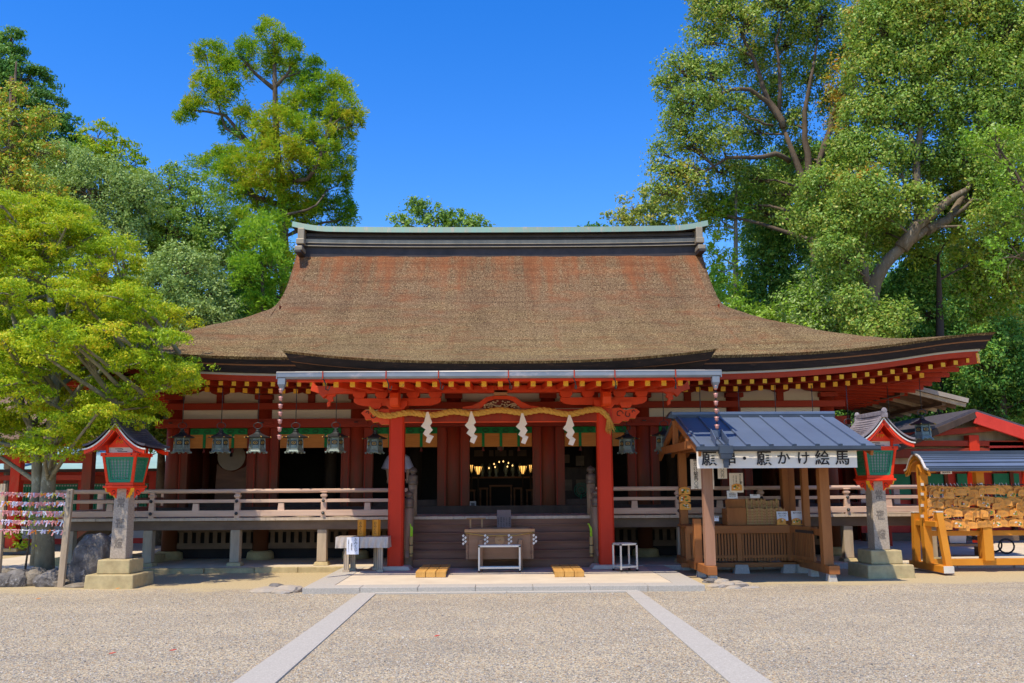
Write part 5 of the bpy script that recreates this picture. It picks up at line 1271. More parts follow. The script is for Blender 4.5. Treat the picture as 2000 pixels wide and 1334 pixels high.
# ================================================================== AMULET STALL
SYf, SYb = 15.95, 18.1                        # front and back posts
sxl, sxr = W(1387, 1100, SYf).x, W(1616, 1100, SYf).x
stall = thing('stall', 'open brown timber stall with a blue grey metal roof and slatted counter', 'stall', ((sxl+sxr)/2, SYf, 0))
se_f, se_b, srg = 15.02, 18.9, 17.0
sx0, sx1 = W(1362, 885, se_f).x, W(1711, 880, se_f).x
zE = WZ(872, se_f, 1530); zR = WZ(813, srg, 1460); zEb = zE+(zR-zE)*(1-(se_b-srg)/(srg-se_f))
SB = .16
def wpart(q, n, b=.006): return part(q, n, stall, True, b)
for x in (sxl, sxr):
    nm = 'left' if x == sxl else 'right'
    q = MB(); q.bb(x-.10 if x == sxl else x-.06, x+.06 if x == sxl else x+.12, SYf-.25, SYb+.35, SB-.04, SB+.10, 'stall_wood_x'); wpart(q, 'sill_beam')
    for y in (SYf-.15, SYf+.75, SYb):
        q = MB(); q.box((x+.0, y, SB/2-.06), (.17, .19, SB+.04), 'granite', taper=.7); part(q, 'concrete_foot', stall)
    q = MB(); q.bb(x-.083, x+.083, SYf-.083, SYf+.083, SB+.10, zE-.02+.80*(zR-zE)/(srg-se_f), 'pale_stall_wood' if x == sxl else 'stall_wood'); wpart(q, 'post')
    q = MB(); q.bb(x-.075, x+.075, SYb-.075, SYb+.075, SB+.10, zE+.30, 'stall_wood'); wpart(q, 'post')
for px, y in ((1535, SYb-.1), (1547, SYb-.05), (1574, 17.3)):
    x = W(px, 1000, y).x; q = MB(); q.bb(x-.06, x+.06, y-.06, y+.06, SB+.1 if px > 1560 else .75, zE+.25, 'stall_wood'); wpart(q, 'post')
x = W(1362, 1050, 16.55).x; q = MB(); q.bb(x-.065, x+.065, 16.48, 16.62, SB+.1, WZ(1013, 16.5, 1362), 'stall_wood'); wpart(q, 'short_post')
# plates, gable framing
zpl = zE+.10
for y, z in ((SYf, zE+.17), (SYb, zE+.10)):
    q = MB(); q.bb(sxl-.35, sxr+.3, y-.06, y+.06, z-.08, z+.06, 'stall_wood_x'); wpart(q, 'wall_plate')
for x in (sxl, sxr, sxl-.32):
    q = MB(); q.bb(x-.05, x+.05, SYf-.28, SYb+.4, zE+.0, zE+.13, 'stall_wood'); wpart(q, 'tie_beam')
    q = MB(); q.bb(x-.05, x+.05, srg-.05, srg+.05, zE+.13, zR-.08, 'stall_wood'); wpart(q, 'king_post')
q = MB(); q.bb(sx0+.05, sx1-.05, srg-.05, srg+.05, zR-.16, zR-.05, 'stall_wood_x'); wpart(q, 'ridge_beam')
for x in (sx0+.05, sx1-.05):
    for ya, za in ((se_f+.03, zE), (se_b-.03, zEb)):
        q = MB(); q.bar((x, ya, za-.085), (x, srg, zR-.085), .045, .14, 'stall_wood'); wpart(q, 'bargeboard', .003)
for k in range(9):
    x = sx0+.3+(sx1-sx0-.6)*k/8
    for ya, za in ((se_f+.06, zE), (se_b-.06, zEb)):
        q = MB(); q.bar((x, ya, za-.05), (x, srg, zR-.05), .05, .07, 'stall_wood'); part(q, 'rafter', stall)
# sheet roof with standing ribs
for nm, ya, za in (('front', se_f, zE), ('back', se_b, zEb)):
    q = MB(); d = Vector((0, srg-ya, zR-za)); nrm = Vector((0, -d.z, d.y)).normalized() if nm == 'front' else Vector((0, -d.z, d.y)).normalized()*-1
    q.bar(((sx0+sx1)/2, ya, za), ((sx0+sx1)/2, srg, zR), sx1-sx0, .02, 'sheet_roof'); q.names = q.names; rs_ = part(q, 'roof_sheet', stall)
    for k in range(8):
        x = sx0+.02+(sx1-sx0-.06)*(k+.12)/7.6; q = MB()
        q.bar((x, ya-.01*(1 if nm == 'front' else -1), za+.026), (x, srg, zR+.026), .035, .034, 'sheet_roof'); q.bar((x+.02, ya, za+.015), (x+.02, srg, zR+.015), .012, .012, 'sheet_dark')
        q.box((x+.02, ya, za+.025), (.07, .02, .03), 'sheet_dark'); part(q, 'roof_rib', rs_)
q = MB(); q.bar((sx0-.05, srg, zR+.05), (sx1+.04, srg, zR+.05), .26, .05, 'sheet_roof'); q.bar((sx0-.05, srg-.11, zR+.0), (sx1+.04, srg-.11, zR+.0), .03, .10, 'sheet_dark')
q.prism([(-.08, -.08), (.0, .04), (.1, -.02), (.1, -.1)], .24, (sx0-.06, srg, zR+.05), (1, 0, 0), (0, 0, 1), 'sheet_dark')
wpart(q, 'ridge_cap', .006)
q = MB(); rows = [[(sx0-.02+(sx1-sx0+.05)*i/4, se_f-.06+a, zE-.055+b) for i in range(5)] for a, b in ((-.05, .055), (-.05, .0), (-.03, -.02), (.03, -.02), (.05, .0), (.05, .055))]
q.grid(rows, 'sheet_dark', False); q.grid([[(a, b-.004, c+.004) for a, b, c in r] for r in rows], 'sheet_dark', False, flip=True); q.bb(sx0-.03, sx0-.02, se_f-.11, se_f-.01, zE-.075, zE, 'sheet_dark'); q.bb(sx1+.03, sx1+.04, se_f-.11, se_f-.01, zE-.075, zE, 'sheet_dark')
part(q, 'stall_gutter', stall)
# catch funnel for the rain chain
xf = W(1402, 860, YGt).x; zf = zE+(zR-zE)*(YGt-se_f)/(srg-se_f)
q = MB()
for s_ in (-1, 1): q.bar((xf+s_*.10, se_f-.02, zE+.06), (xf+s_*.085, YGt+.12, zf+.17), .012, .14, 'sheet_roof')
q.bar((xf-.09, YGt+.13, zf+.15), (xf+.09, YGt+.13, zf+.15), .012, .12, 'sheet_roof'); q.bar((xf, se_f-.02, zE+.015), (xf, YGt+.12, zf+.015), .2, .01, 'sheet_dark')
fn = part(q, 'rain_funnel', stall)
q = MB(); xd = W(1415, 885, se_f).x; q.box((xd, se_f-.08, zE-.05), (.22, .14, .13), 'sheet_dark'); q.box((xd, se_f-.08, zE-.15), (.17, .11, .10), 'sheet_dark', taper=1.2); q.box((xd, se_f-.08, zE-.26), (.07, .06, .16), 'sheet_dark', taper=1.3); part(q, 'downspout_head', stall, True, .006)
# slatted counter
cz = WZ(1028, 17.4, 1450); cyf = 17.35
cxl, cxr = W(1340, 1060, cyf).x, W(1575, 1060, cyf).x
q = MB(); q.bb(cxl, cxr-.1, cyf-.04, SYb+.05, cz-.02, cz+.02, 'stall_wood_x'); q.bb(cxl, cxr-.1, cyf-.07, cyf-.035, cz-.125, cz+.015, 'stall_wood_x'); ct = wpart(q, 'counter_top')
def slats(x0, x1, ya, yb, name='slatted_panel'):
    q = MB(); n = int(max(abs(x1-x0), abs(yb-ya))/.055)
    for i in range(n):
        t = (i+.5)/n; q.box((x0+(x1-x0)*t, ya+(yb-ya)*t, (SB+.06+cz-.10)/2), (.036, .022, cz-.10-SB-.06), 'stall_wood', rot=(0, 0, math.atan2(yb-ya, x1-x0)))
    q.bar((x0, ya+.03, (SB+.05+cz)/2), (x1, yb+.03, (SB+.05+cz)/2), .012, cz-SB-.15, 'dark_wood')
    q.bar((x0, ya, SB+.14), (x1, yb, SB+.14), .045, .05, 'stall_wood_x')
    return wpart(q, name, .002)
xm = W(1443, 1060, cyf).x; xk = W(1541, 1060, cyf).x
slats(cxl+.08, xm-.05, cyf, cyf); slats(xm+.05, xk, cyf, cyf); slats(xk+.02, xk+.28, cyf-.02, 16.75); slats(sxr-.45+.3, sxr-.02, 17.2, 16.5)
q = MB(); q.bar((xk, cyf, cz-.05), (xk+.30, 16.7, cz-.05), .05, .12, 'stall_wood'); q.bar((xk+.28, 17.3, cz-.06), (sxr, 16.2, cz-.06), .05, .12, 'stall_wood'); wpart(q, 'side_rail')
for x in (cxl+.03, xm, xk, W(1575, 1060, 17.2).x): q = MB(); q.bb(x-.045, x+.045, cyf-.05, cyf+.04, SB+.06, cz-.02, 'stall_wood'); wpart(q, 'counter_post')
q = MB(); q.bb(cxl-.1, cxr-.2, cyf-.04, cyf+.06, SB-.05, SB+.03, 'stall_wood_x'); wpart(q, 'base_rail')
for x in (W(1447, 1100, cyf).x, W(1541, 1100, cyf).x, W(1575, 1100, 17).x): q = MB(); q.box((x, cyf, SB/2-.03), (.30, .2, SB+.05), 'granite', taper=.75); part(q, 'concrete_foot', stall)
# long sign
yb_ = se_f+.06; bx0, bx1 = W(1361, 900, yb_).x, W(1674, 897, yb_).x; bz1, bz0 = WZ(878, yb_, 1520), WZ(914, yb_, 1520)
ban = thing('stall_sign', 'long cream banner with brushed black characters under the stall eave', 'banner', ((bx0+bx1)/2, yb_, bz1))
q = MB(); w = bx1-bx0; hh = bz1-bz0
q.grid([[(-w/2+w*i/30, .006*math.sin(i*.7)*(j/3)-.0, -hh*j/3) for i in range(31)] for j in range(4)], 'paper', True, flip=True)
q.grid([[(-w/2+w*i/30, .005+.006*math.sin(i*.7)*(j/3), -hh*j/3) for i in range(31)] for j in range(4)], 'paper', True)
local(q, 'banner_cloth', ban)
for px, ch, s_ in ((1386, '願', 1), (1425, '串', 1), (1455, '・', .9), (1493, '願', 1), (1531, 'か', .9), (1570, 'け', .9), (1607, '絵', 1), (1646, '馬', 1)):
    x = W(px, 897, yb_).x-(bx0+bx1)/2
    text_part(ch, .25*s_, 'ink', ban, (x-.01, -.012, -hh*.52), bold=.003, thick=.002)
# vertical price papers
def vpaper(px0, px1, py0, py1, Y, label, lines, name='price_paper'):
    x0, x1 = W(px0, 950, Y).x, W(px1, 950, Y).x; z1, z0 = WZ(py0, Y, px0), WZ(py1, Y, px0); w = x1-x0; h = z1-z0
    t = thing(name, label, 'paper notice', ((x0+x1)/2, Y, z0), R(0))
    q = MB(); q.bb(-w/2, w/2, 0, .004, 0, h, 'paper'); local(q, 'sheet', t)
    for s_, sz, dx, dz, mt in lines: text_part(s_, sz, mt, t, (dx*w, -.003, h*dz), vertical=len(s_) > 1, gap=.98, thick=.001)
    return t
Yv = 17.2
vpaper(1350, 1370, 897, 955, Yv, 'tall narrow price paper with brushed characters hanging by the left stall posts', [('願かけ絵馬', .088, 0, .67, 'ink'), ('五〇〇円', .075, 0, .24, 'ink')])
vpaper(1374, 1395, 897, 955, Yv+.1, 'tall blank backed paper hanging behind the pale front stall post', [('願串', .085, .2, .8, 'ink')])
vpaper(1403, 1421, 880, 935, Yv, 'short price paper for seven hundred yen behind the banner', [('願串', .080, 0, .62, 'ink'), ('七〇〇円', .066, 0, .27, 'ink')])
nt = vpaper(1425, 1452, 924, 962, Yv, 'pale instruction sheet with a picture plaque pinned in the stall', [('願かけ絵馬の書き方', .026, .28, .62, 'ink'), ('お名前お願い事', .026, 0, .64, 'ink_soft'), ('神前にお供え下さい', .020, -.2, .62, 'ink_soft'), ('願', .05, .34, .5, 'ink')])
# plaques
def plaque_mesh(picture, sc=1.0, seed=0):
    q = MB(); w, h = .14*sc, .095*sc
    o = [(-w/2, 0), (w/2, 0), (w/2, h*.72), (w*.30, h*.90), (0, h), (-w*.30, h*.90), (-w/2, h*.72)]
    q.prism(o, .009, (0, 0, -h), (1, 0, 0), (0, 0, 1), 'plaque_wood'); rnd = random.Random(seed)
    if picture:
        for _ in range(11):
            m_ = rnd.choice(['red_pic', 'green_pic', 'white_pic', 'gold', 'white_pic', 'green_pic'])
            cx, cz, r = rnd.uniform(-.28, .32)*w, rnd.uniform(-.78, -.30)*h, rnd.uniform(.05, .12)*w
            q.prism([(r*math.cos(a)*rnd.uniform(.7, 1.2), r*.8*math.sin(a)) for a in [k*math.pi/3 for k in range(6)]], .0025, (cx, -.006, cz), (1, 0, 0), (0, 0, 1), m_)
    else:
        for k in range(7):
            cx = (-.36+.12*k)*w; l = rnd.uniform(.3, .55)*h
            for j in range(5): q.bb(cx-.003, cx+.003, -.0062, -.0045, -.3*h-l*j/5-.006, -.3*h-l*j/5, 'ink_soft') if rnd.random() < .8 else None
    return q
for px, py, Y, sc, l in ((1337, 958, SYf+1.9, 1.55, 'picture plaque topmost of three on the left rear stall post'), (1337.5, 973, SYf+1.9, 1.55, 'picture plaque in the middle of three on the left rear stall post'), (1338.5, 988, SYf+1.9, 1.55, 'picture plaque lowest of three on the left rear stall post'), (1439, 951, Yv-.02, 1.35, 'picture plaque on the pale instruction sheet in the stall')):
    p = W(px, py, SYb-.10 if px < 1400 else Yv-.02); solo(plaque_mesh(True, sc, int(py)), 'picture_plaque', l, 'prayer plaque', (p.x, p.y, p.z+.07*sc/1.5), world=False, group='picture plaques pinned on the stall')
# stick boxes
def stick_box(px0, px1, pys, pyt, pyb, Y, label, n, split):
    x0, x1 = W(px0, 1000, Y).x, W(px1, 1000, Y).x; z0, z1 = cz+.02, WZ(pyt, Y, px0)
    t = thing('stick_box', label, 'box of sticks', ((x0+x1)/2, Y, z0)); w = x1-x0; xs_ = -w/2+w*split; h = z1-z0
    q = MB(); q.bb(-w/2, w/2, .0, .30, 0, h*.62, 'stall_wood'); q.bb(-w/2, xs_-.01, -.03, .0, 0, h, 'stall_wood'); local(q, 'case', t, .006); rnd = random.Random(n)
    for i in range(n):
        a = xs_+(w/2-xs_)*i/n; b = xs_+(w/2-xs_)*(i+1)/n; hh_ = h*rnd.uniform(.92, 1.02); q = MB(); q.bb(a+.002, b-.002, -.02+rnd.uniform(-.004, .004), .10, .01, hh_, 'box_wood_light' if i % 3 else 'bamboo')
        for j in range(5): q.bb(a+.008, b-.008, -.027, -.018, hh_*(.15+.16*j), hh_*(.15+.16*j)+.012, 'stall_wood')
        local(q, 'wooden_stick', t)
stick_box(1417, 1522, 1445, 975, 1000, 17.75, 'upper wooden case packed with prayer sticks at the back of the counter', 20, .38)
stick_box(1419, 1533, 1452, 992, 1018, 17.5, 'lower wooden case packed with darkly written prayer sticks on the counter', 24, .34)
def stand_card(px, py, w, h, Y, label, txt):
    p = W(px, py, Y); t = thing('price_card', label, 'price card', (p.x, Y, p.z-h/2))
    q = MB(); q.box((0, 0, h/2), (w, .004, h), 'white_paper', rot=(-.12, 0, 0)); local(q, 'card', t)
    for i, s_ in enumerate(txt): text_part(s_, min(.032, w/len(s_)*.8), 'ink_soft', t, (0, -.012, h*(.78-.25*i)), rx=R(-7), thick=.001)
stand_card(1430, 966, .20, .15, 17.72, 'white price list card on top of the upper stick case at its left', ['願串', '家内安全', '五〇〇円'])
stand_card(1474.5, 969, .19, .07, 17.73, 'narrow white card on top of the upper stick case', ['願串'])
stand_card(1528, 1008, .21, .17, 17.45, 'white card behind the left of two display plaques', ['願かけ絵馬', '五〇〇円'])
stand_card(1557, 1007, .22, .17, 17.45, 'white card behind the right of two display plaques', ['願かけ絵馬'])
stand_card(1399, 1013, .09, .09, 17.4, 'tiny white card at the left end of the counter', ['願串'])
for px, l in ((1526, 'display plaque with green and red picture leaning on the counter'), (1555, 'display plaque with a white picture on a little wooden base')):
    p = W(px, 1011, 17.38); q = plaque_mesh(True, 1.15, px); q.v = [(a, b, c+.11) for a, b, c in q.v]; q.bb(-.10, .10, -.04, .04, -.015, .0, 'plaque_wood')
    solo(q, 'display_plaque', l, 'prayer plaque', (p.x, 17.38, cz+.037), world=False)

# ================================================================== PLAQUE RACK AT THE RIGHT
KY = 17.35
def kx_(px, Y=KY, py=1000): return W(px, py, Y).x
rk = thing('plaque_rack', 'orange timber rack with a dark tiled roof and rows of wooden plaques', 'plaque rack', (kx_(1960), KY, 0))
XR0 = kx_(1800); XR1 = XR0+3.6
def rp(q, n, b=.006, par=None): return part(q, n, par or rk, True, b)
zrt = WZ(915, KY, 1820)
for i, x in enumerate((kx_(1806), kx_(1916), kx_(1916)+1.1, kx_(1916)+2.2)):
    q = MB(); q.bb(x-.075, x+.075, KY-.075, KY+.075, .16, zrt+.05, 'rack_wood')
    rp(q, 'post')
x = kx_(1806)
for y0 in (KY-.55, KY+.45):
    q = MB(); q.bar((x+.10 if y0 < KY else x-.02, y0, .14), (x+.04 if y0 < KY else x-.02, y0+(.10 if y0 < KY else -.1), WZ(1001, y0, 1820)), .12, .12, 'rack_wood', (0, 1, 0)); q.box((x+.04 if y0 < KY else x-.02, y0+(.10 if y0 < KY else -.1), WZ(1001, y0, 1820)+.01), (.13, .13, .025), 'alu'); rp(q, 'brace_post')
q = MB(); q.bb(x-.08, x+.10, KY-.75, KY+.65, .04, .16, 'rack_wood'); q.box((x+.01, KY-.76, .10), (.185, .02, .125), 'alu'); rp(q, 'foot_beam')
q = MB(); q.bb(x-.05, x+.08, KY-.50, KY+.45, WZ(1022, KY, 1806)-.05, WZ(1022, KY, 1806)+.05, 'rack_wood'); rp(q, 'brace_rail')
for pa, pb_ in ((1046, 1036), (1104, 1091)):
    q = MB(); q.bb(x+.05, XR1, KY-.06, KY+.06, WZ(pa, KY, 1900), WZ(pb_, KY, 1900), 'rack_wood'); rp(q, 'cross_rail')
q = MB(); xm_ = kx_(1916); q.bb(xm_-.085, xm_+.085, KY-.19, KY-.08, WZ(1094, KY, 1916), WZ(1018, KY, 1916), 'rack_wood'); rp(q, 'centre_stub')
zt4 = [WZ(p, KY, 1900) for p in (947, 968, 989, 1010)]
for z in zt4: q = MB(); q.tube([(x, KY-.12, z), (XR1, KY-.12, z)], .012, 'bronze_dark', 6); rp(q, 'hanging_bar')
# roof: gable end on the left, tiles running away to the right
rz1, rz0 = WZ(888, KY-.1, 1850), WZ(917, KY-.55, 1850)
prf = [(0, rz1+.02), (.15, rz1-.03), (.25, rz1-.10), (.37, rz0+.03), (.48, rz0)]
xl0 = kx_(1795); 
for s_ in (-1, 1):
    q = MB(); q.grid([[(xx, KY+s_*a, b) for a, b in prf] for xx in (xl0, XR1+.2)], 'sheet_roof', True, flip=(s_ > 0)); 
    q.grid([[(xx, KY+s_*a, b-.03) for a, b in prf] for xx in (xl0, XR1+.2)], 'rack_wood', True, flip=(s_ < 0)); 
    q.bar((xl0, KY+s_*.48, rz0-.015), (XR1+.2, KY+s_*.48, rz0-.015), .02, .03, 'sheet_dark')
    sl_ = part(q, 'roof_slope', rk)
    for (a, b), (c, d) in zip(prf[:-1], prf[1:]):
        for f in (.33, .85):
            q = MB(); yy, zz = a+(c-a)*f, b+(d-b)*f; q.bar((xl0+.02, KY+s_*yy, zz+.006), (XR1+.2, KY+s_*yy, zz+.006), .022, .016, 'sheet_dark'); part(q, 'tile_course', sl_)
    for off, mt, th in ((0, 'alu', .03), (-.04, 'rack_wood', .05), (-.09, 'rack_wood', .05)):
        q = MB()
        for (a, b), (c, d) in zip(prf[:-1], prf[1:]): q.bar((xl0+off*-.3, KY+s_*a, b+off), (xl0+off*-.3, KY+s_*(c+.006), d+off), .04, th, mt)
        part(q, 'verge_board', rk)
q = MB(); q.bar((xl0-.05, KY, rz1+.04), (XR1+.2, KY, rz1+.04), .09, .06, 'sheet_dark'); rp(q, 'roof_ridge')
for xx in (kx_(1806), kx_(1916), kx_(1916)+1.1): 
    q = MB(); q.prism([(-.12 if xx < kx_(1850) else -.5, .10), (.5, .10), (.5, .05), (.38, .04), (.36, -.0), (.22, -.01), (.2, -.05), (-.08, -.05), (-.12, .05)] if xx < kx_(1850) else [(-.5, .10), (.5, .10), (.5, .05), (.38, .04), (.36, -.0), (.22, -.01), (.2, -.05), (-.2, -.05), (-.22, -.01), (-.36, .0), (-.38, .04), (-.5, .05)], .07, (xx, KY-.1, zrt-.03), (1, 0, 0), (0, 0, 1), 'rack_wood'); rp(q, 'bracket')
q = MB(); p = W(1848, 923, KY-.2); q.box(p, (.21, .01, .05), 'white_paper'); o_ = rp(q, 'label_plate', 0)
text_part('絵馬掛所', .036, 'ink_soft', rk, tuple(Vector((p.x, KY-.208, p.z))-rootloc(rk)), thick=.001)
for px in (1799, 1914):
    for py in (946, 965, 987, 1008):
        q = MB(); p = W(px+2, py, KY-.1); q.box(p, (.05, .03, .05), 'alu'); part(q, 'bar_end', rk)
# plaques in four rows
rnd = random.Random(21); meshes = {}
for pic in (0, 1):
    for v in range(4): meshes[(pic, v)] = plaque_mesh(bool(pic), 1.32, v+10*pic).mesh('prayer_plaque')
rows_n = ['top', 'second', 'third', 'bottom']
for r_, z in enumerate(zt4):
    xx = kx_(1812)+.02
    while xx < kx_(2012):
        for lay in range(3):
            if rnd.random() < (.03, .15, .3)[lay]: continue
            pic = 1 if (rnd.random() < (.30 if lay == 2 else .12)) else 0
            o = link(bpy.data.objects.new('prayer_plaque', meshes[(pic, rnd.randrange(4))]))
            o.location = (xx+rnd.uniform(-.04, .04), KY-.155-.030*lay-rnd.uniform(0, .014), z-.012-.036*lay*rnd.uniform(.3, 1.5)+.018*math.sin(xx*5+r_*2)); o.rotation_euler = (R(rnd.uniform(-2, 14)), R(rnd.uniform(-9, 9)), R(rnd.uniform(-38, 38)))
            third = 'left' if xx < kx_(1872) else ('middle' if xx < kx_(1935) else 'right')
            props(o, ('wooden prayer plaque with a painted animal picture' if pic else 'plain wooden prayer plaque with faint writing')+', '+rows_n[r_]+' row of the rack, '+third+' part', 'prayer plaque', ('picture' if pic else 'written')+' plaques in the '+rows_n[r_]+' row, '+third+' part')
        xx += rnd.uniform(.085, .13)
    for k in range(26):                       # white and red cords above the plaques
        px = kx_(1812)+(kx_(2010)-kx_(1812))*k/25+rnd.uniform(-.02, .02); q = MB()
        q.tube([(px, KY-.15, z+.015), (px+.01, KY-.17, z-.02), (px+rnd.uniform(-.02, .02), KY-.16, z+.035)], .005, rnd.choice(['white_paper', 'white_paper', 'bright_red']), 4); part(q, 'cord', rk)
# ================================================================== FORTUNE SLIP LINES AT THE LEFT
OY = 15.75
sl_rack = thing('slip_line_rack', 'rack of five cords strung between leaning wooden poles, hung with paper slips', 'paper slip rack', W(60, 1142, OY)-Vector((0, 0, W(60, 1142, OY).z)))
a, b = W(119, 1142, OY), W(138, 955, OY); q = MB(); q.bar((a.x, OY, -.05), (b.x, OY, b.z), .10, .07, 'post_wood', (0, 1, 0)); ps = part(q, 'leaning_post', sl_rack, True, .006)
text_part('おみくじはこちらへ結んで下さい', .030, 'ink', sl_rack, tuple(W(134.5, 985, OY-.04)-sl_rack.location), vertical=True, gap=1.0, thick=.001)
a0, b0 = W(-6, 1142, OY+.2), W(8, 945, OY+.2); q = MB(); q.bar((a0.x, OY+.2, -.05), (b0.x, OY+.2, b0.z), .09, .08, 'post_wood', (0, 1, 0)); part(q, 'leaning_post', sl_rack, True, .006)
slipm = {}
for mt in ('pink_paper', 'white_paper', 'orange_paper', 'lilac_paper', 'yellow_paper'):
    for v in range(3):
        q = MB(); rr = random.Random(v*7+len(mt)); a_, b_ = rr.uniform(.5, 1.1), rr.uniform(-.3, .5)
        L1, L2 = rr.uniform(.07, .11), rr.uniform(.05, .10)
        q.box((0, 0, 0), (.030, .022, .030), mt, rot=(.3, .4, .2))
        for an, L in ((-a_, L1), (b_, L2)):
            d = Vector((math.sin(an), -.1, -math.cos(an))); u = Vector((math.cos(an), 0, math.sin(an)))
            q.add([u*.011, -u*.011, d*L-u*.013, d*L+u*.013], [(0, 1, 2, 3)], mt); q.add([u*.011+Vector((0, .002, 0)), -u*.011+Vector((0, .002, 0)), d*L-u*.013+Vector((0, .002, 0)), d*L+u*.013+Vector((0, .002, 0))], [(3, 2, 1, 0)], mt)
        slipm[(mt, v)] = q.mesh('paper_slip')
cn = {'pink_paper': 'pink', 'white_paper': 'white', 'orange_paper': 'orange', 'lilac_paper': 'lilac', 'yellow_paper': 'yellow'}
for r_, (py, n_) in enumerate(((964, 34), (982, 34), (1000, 36), (1018, 28), (1036, 17))):
    p0, p1 = W(-6, py-2, OY), W(134, py, OY)
    q = MB(); q.tube([p0, (p0+p1)/2-Vector((0, 0, .01)), p1], .006, 'white_paper', 5); part(q, 'cord', sl_rack)
    for k in range(n_):
        t_ = (k+rnd.uniform(.1, .9))/n_; mt = rnd.choices(['pink_paper', 'white_paper', 'orange_paper', 'lilac_paper', 'yellow_paper'], [52, 18, 8, 18, 4])[0]
        o = link(bpy.data.objects.new('paper_slip', slipm[(mt, rnd.randrange(3))])); p = p0.lerp(p1, t_); o.location = (p.x, OY-.008, p.z-.008*math.sin(math.pi*t_)); o.rotation_euler = (0, R(rnd.uniform(-35, 35)), R(rnd.uniform(-50, 50))); o.scale = (.85,)*3
        side = 'left' if t_ < .5 else 'right'
        props(o, f'{cn[mt]} paper fortune slip knotted on the {["top", "second", "third", "fourth", "lowest"][r_]} cord, {side} half', 'paper slip', f'{cn[mt]} slips on the {["top", "second", "third", "fourth", "lowest"][r_]} cord, {side} half')
# ================================================================== ROCKS
def rock(px, py, w, h, mat, label, seed, Y=None, name='rock', d=None, amp=.28, flat=.6, sub=3, lean=None, group=None):
    p = G(px, py, 0) if Y is None else Vector((W(px, py, Y).x, Y, 0))
    q = rock_mb((0, 0, 0), (w, d or w*.8, h), mat, seed, sub, amp, flat)
    if lean: q.v = [(a+lean*c, b, c) for a, b, c in q.v]
    return solo(q, name, label, 'rock', (p.x, p.y+(d or w*.8)*.4 if Y is None else Y, -.02), world=False, group=group)
rock(168, 1136, .68, 1.0, 'rock', 'big upright dark rock with white veins beside the left lantern', 3, Y=16.2, name='standing_rock', d=.5, amp=.22, flat=.78, sub=4, lean=.18)
g = 'rough border rocks under the left tree'
for i, (px, py, w, h, l) in enumerate(((30, 1140, .45, .35, 'brown grey border rock at the far left edge'), (68, 1138, .38, .40, 'rounded border rock left of the tree trunk foot'), (98, 1141, .50, .30, 'jagged low border rock in front of the tree trunk'), (118, 1143, .30, .18, 'small border rock at the foot of the leaning pole'), (5, 1142, .4, .3, 'border rock cut by the left edge of the photo'), (140, 1120, .5, .42, 'dark block of rock behind the leaning pole'), (215, 1122, .30, .16, 'flat stone tucked beside the lantern plinth'), (158, 1146, .55, .10, 'flat slab at the foot of the big upright rock'), (50, 1118, .6, .3, 'rock behind the border rocks near the trunk'), (15, 1105, .5, .28, 'rear border rock at the far left'), (115, 1108, .45, .3, 'rear border rock right of the trunk'))):
    rock(px, py, w, h, 'rock_brown' if i % 2 else 'rock', l, 20+i, Y=15.95+(1142-py)*.028, name='border_rock', group=g)
g = 'little heap of stones at the gravel edge'
for i, (px, py, w, h, m_, l) in enumerate(((515, 1158, .50, .12, 'pale_rock', 'flat pale stone at the left of the little heap on the sand'), (538, 1155, .34, .17, 'rock', 'pointed blue grey stone in the middle of the little heap'), (560, 1158, .46, .16, 'pale_rock', 'tan stone at the right of the little heap on the sand'), (548, 1160, .30, .10, 'pale_rock', 'small front stone of the little heap on the sand'))):
    rock(px, py, w, h, m_, l, 50+i, name='loose_stone', group=g, flat=.5)
g = 'stones spilled by the front foot of the stall'
for i, (px, py, w, h, m_, l) in enumerate(((1393, 1139, .30, .13, 'rock', 'grey stone against the front foot of the stall'), (1402, 1148, .30, .10, 'pale_rock', 'pale stone in front of the stall foot'), (1412, 1140, .26, .12, 'pale_rock', 'second pale stone right of the stall foot'), (1424, 1146, .28, .11, 'pale_rock', 'white stone in the middle of the spill by the stall'), (1436, 1150, .26, .08, 'pale_rock', 'flat tan stone in the spill by the stall'), (1440, 1140, .24, .08, 'pale_rock', 'rear pale stone in the spill by the stall'), (1452, 1148, .24, .09, 'rock', 'purple grey stone near the end of the spill'), (1468, 1149, .30, .06, 'pale_rock', 'flattest pale stone at the right end of the spill'), (1448, 1142, .3, .06, 'pale_rock', 'low pale slab at the back of the spill'))):
    rock(px, py, w, h, m_, l, 70+i, name='loose_stone', group=g, flat=.5)
# a few fallen leaves
for i, (px, py, m_, l) in enumerate(((75, 1170, 'orange_paper', 'yellow'), (219, 1277, 'bright_red', 'red'), (338, 1271, 'bright_red', 'dark red'), (853, 1243, 'bright_red', 'bright red'), (230, 1150, 'orange_paper', 'orange'), (656, 1156, 'box_wood', 'brown curled'), (1305, 1146, 'box_wood', 'reddish brown'))):
    p = G(px, py, .012); q = MB(); q.prism([(-.03, 0), (0, .018), (.035, 0), (0, -.018)], .004, (0, 0, .008), (1, .3, .15), (-.3, 1, .1), m_)
    solo(q, 'fallen_leaf', f'{l} fallen leaf lying on the gravel '+('at the left' if px < 500 else 'by the right end of the platform' if px > 1000 else 'between the granite strips' if px == 853 else 'near the platform corner'), 'leaf', tuple(p), world=False)

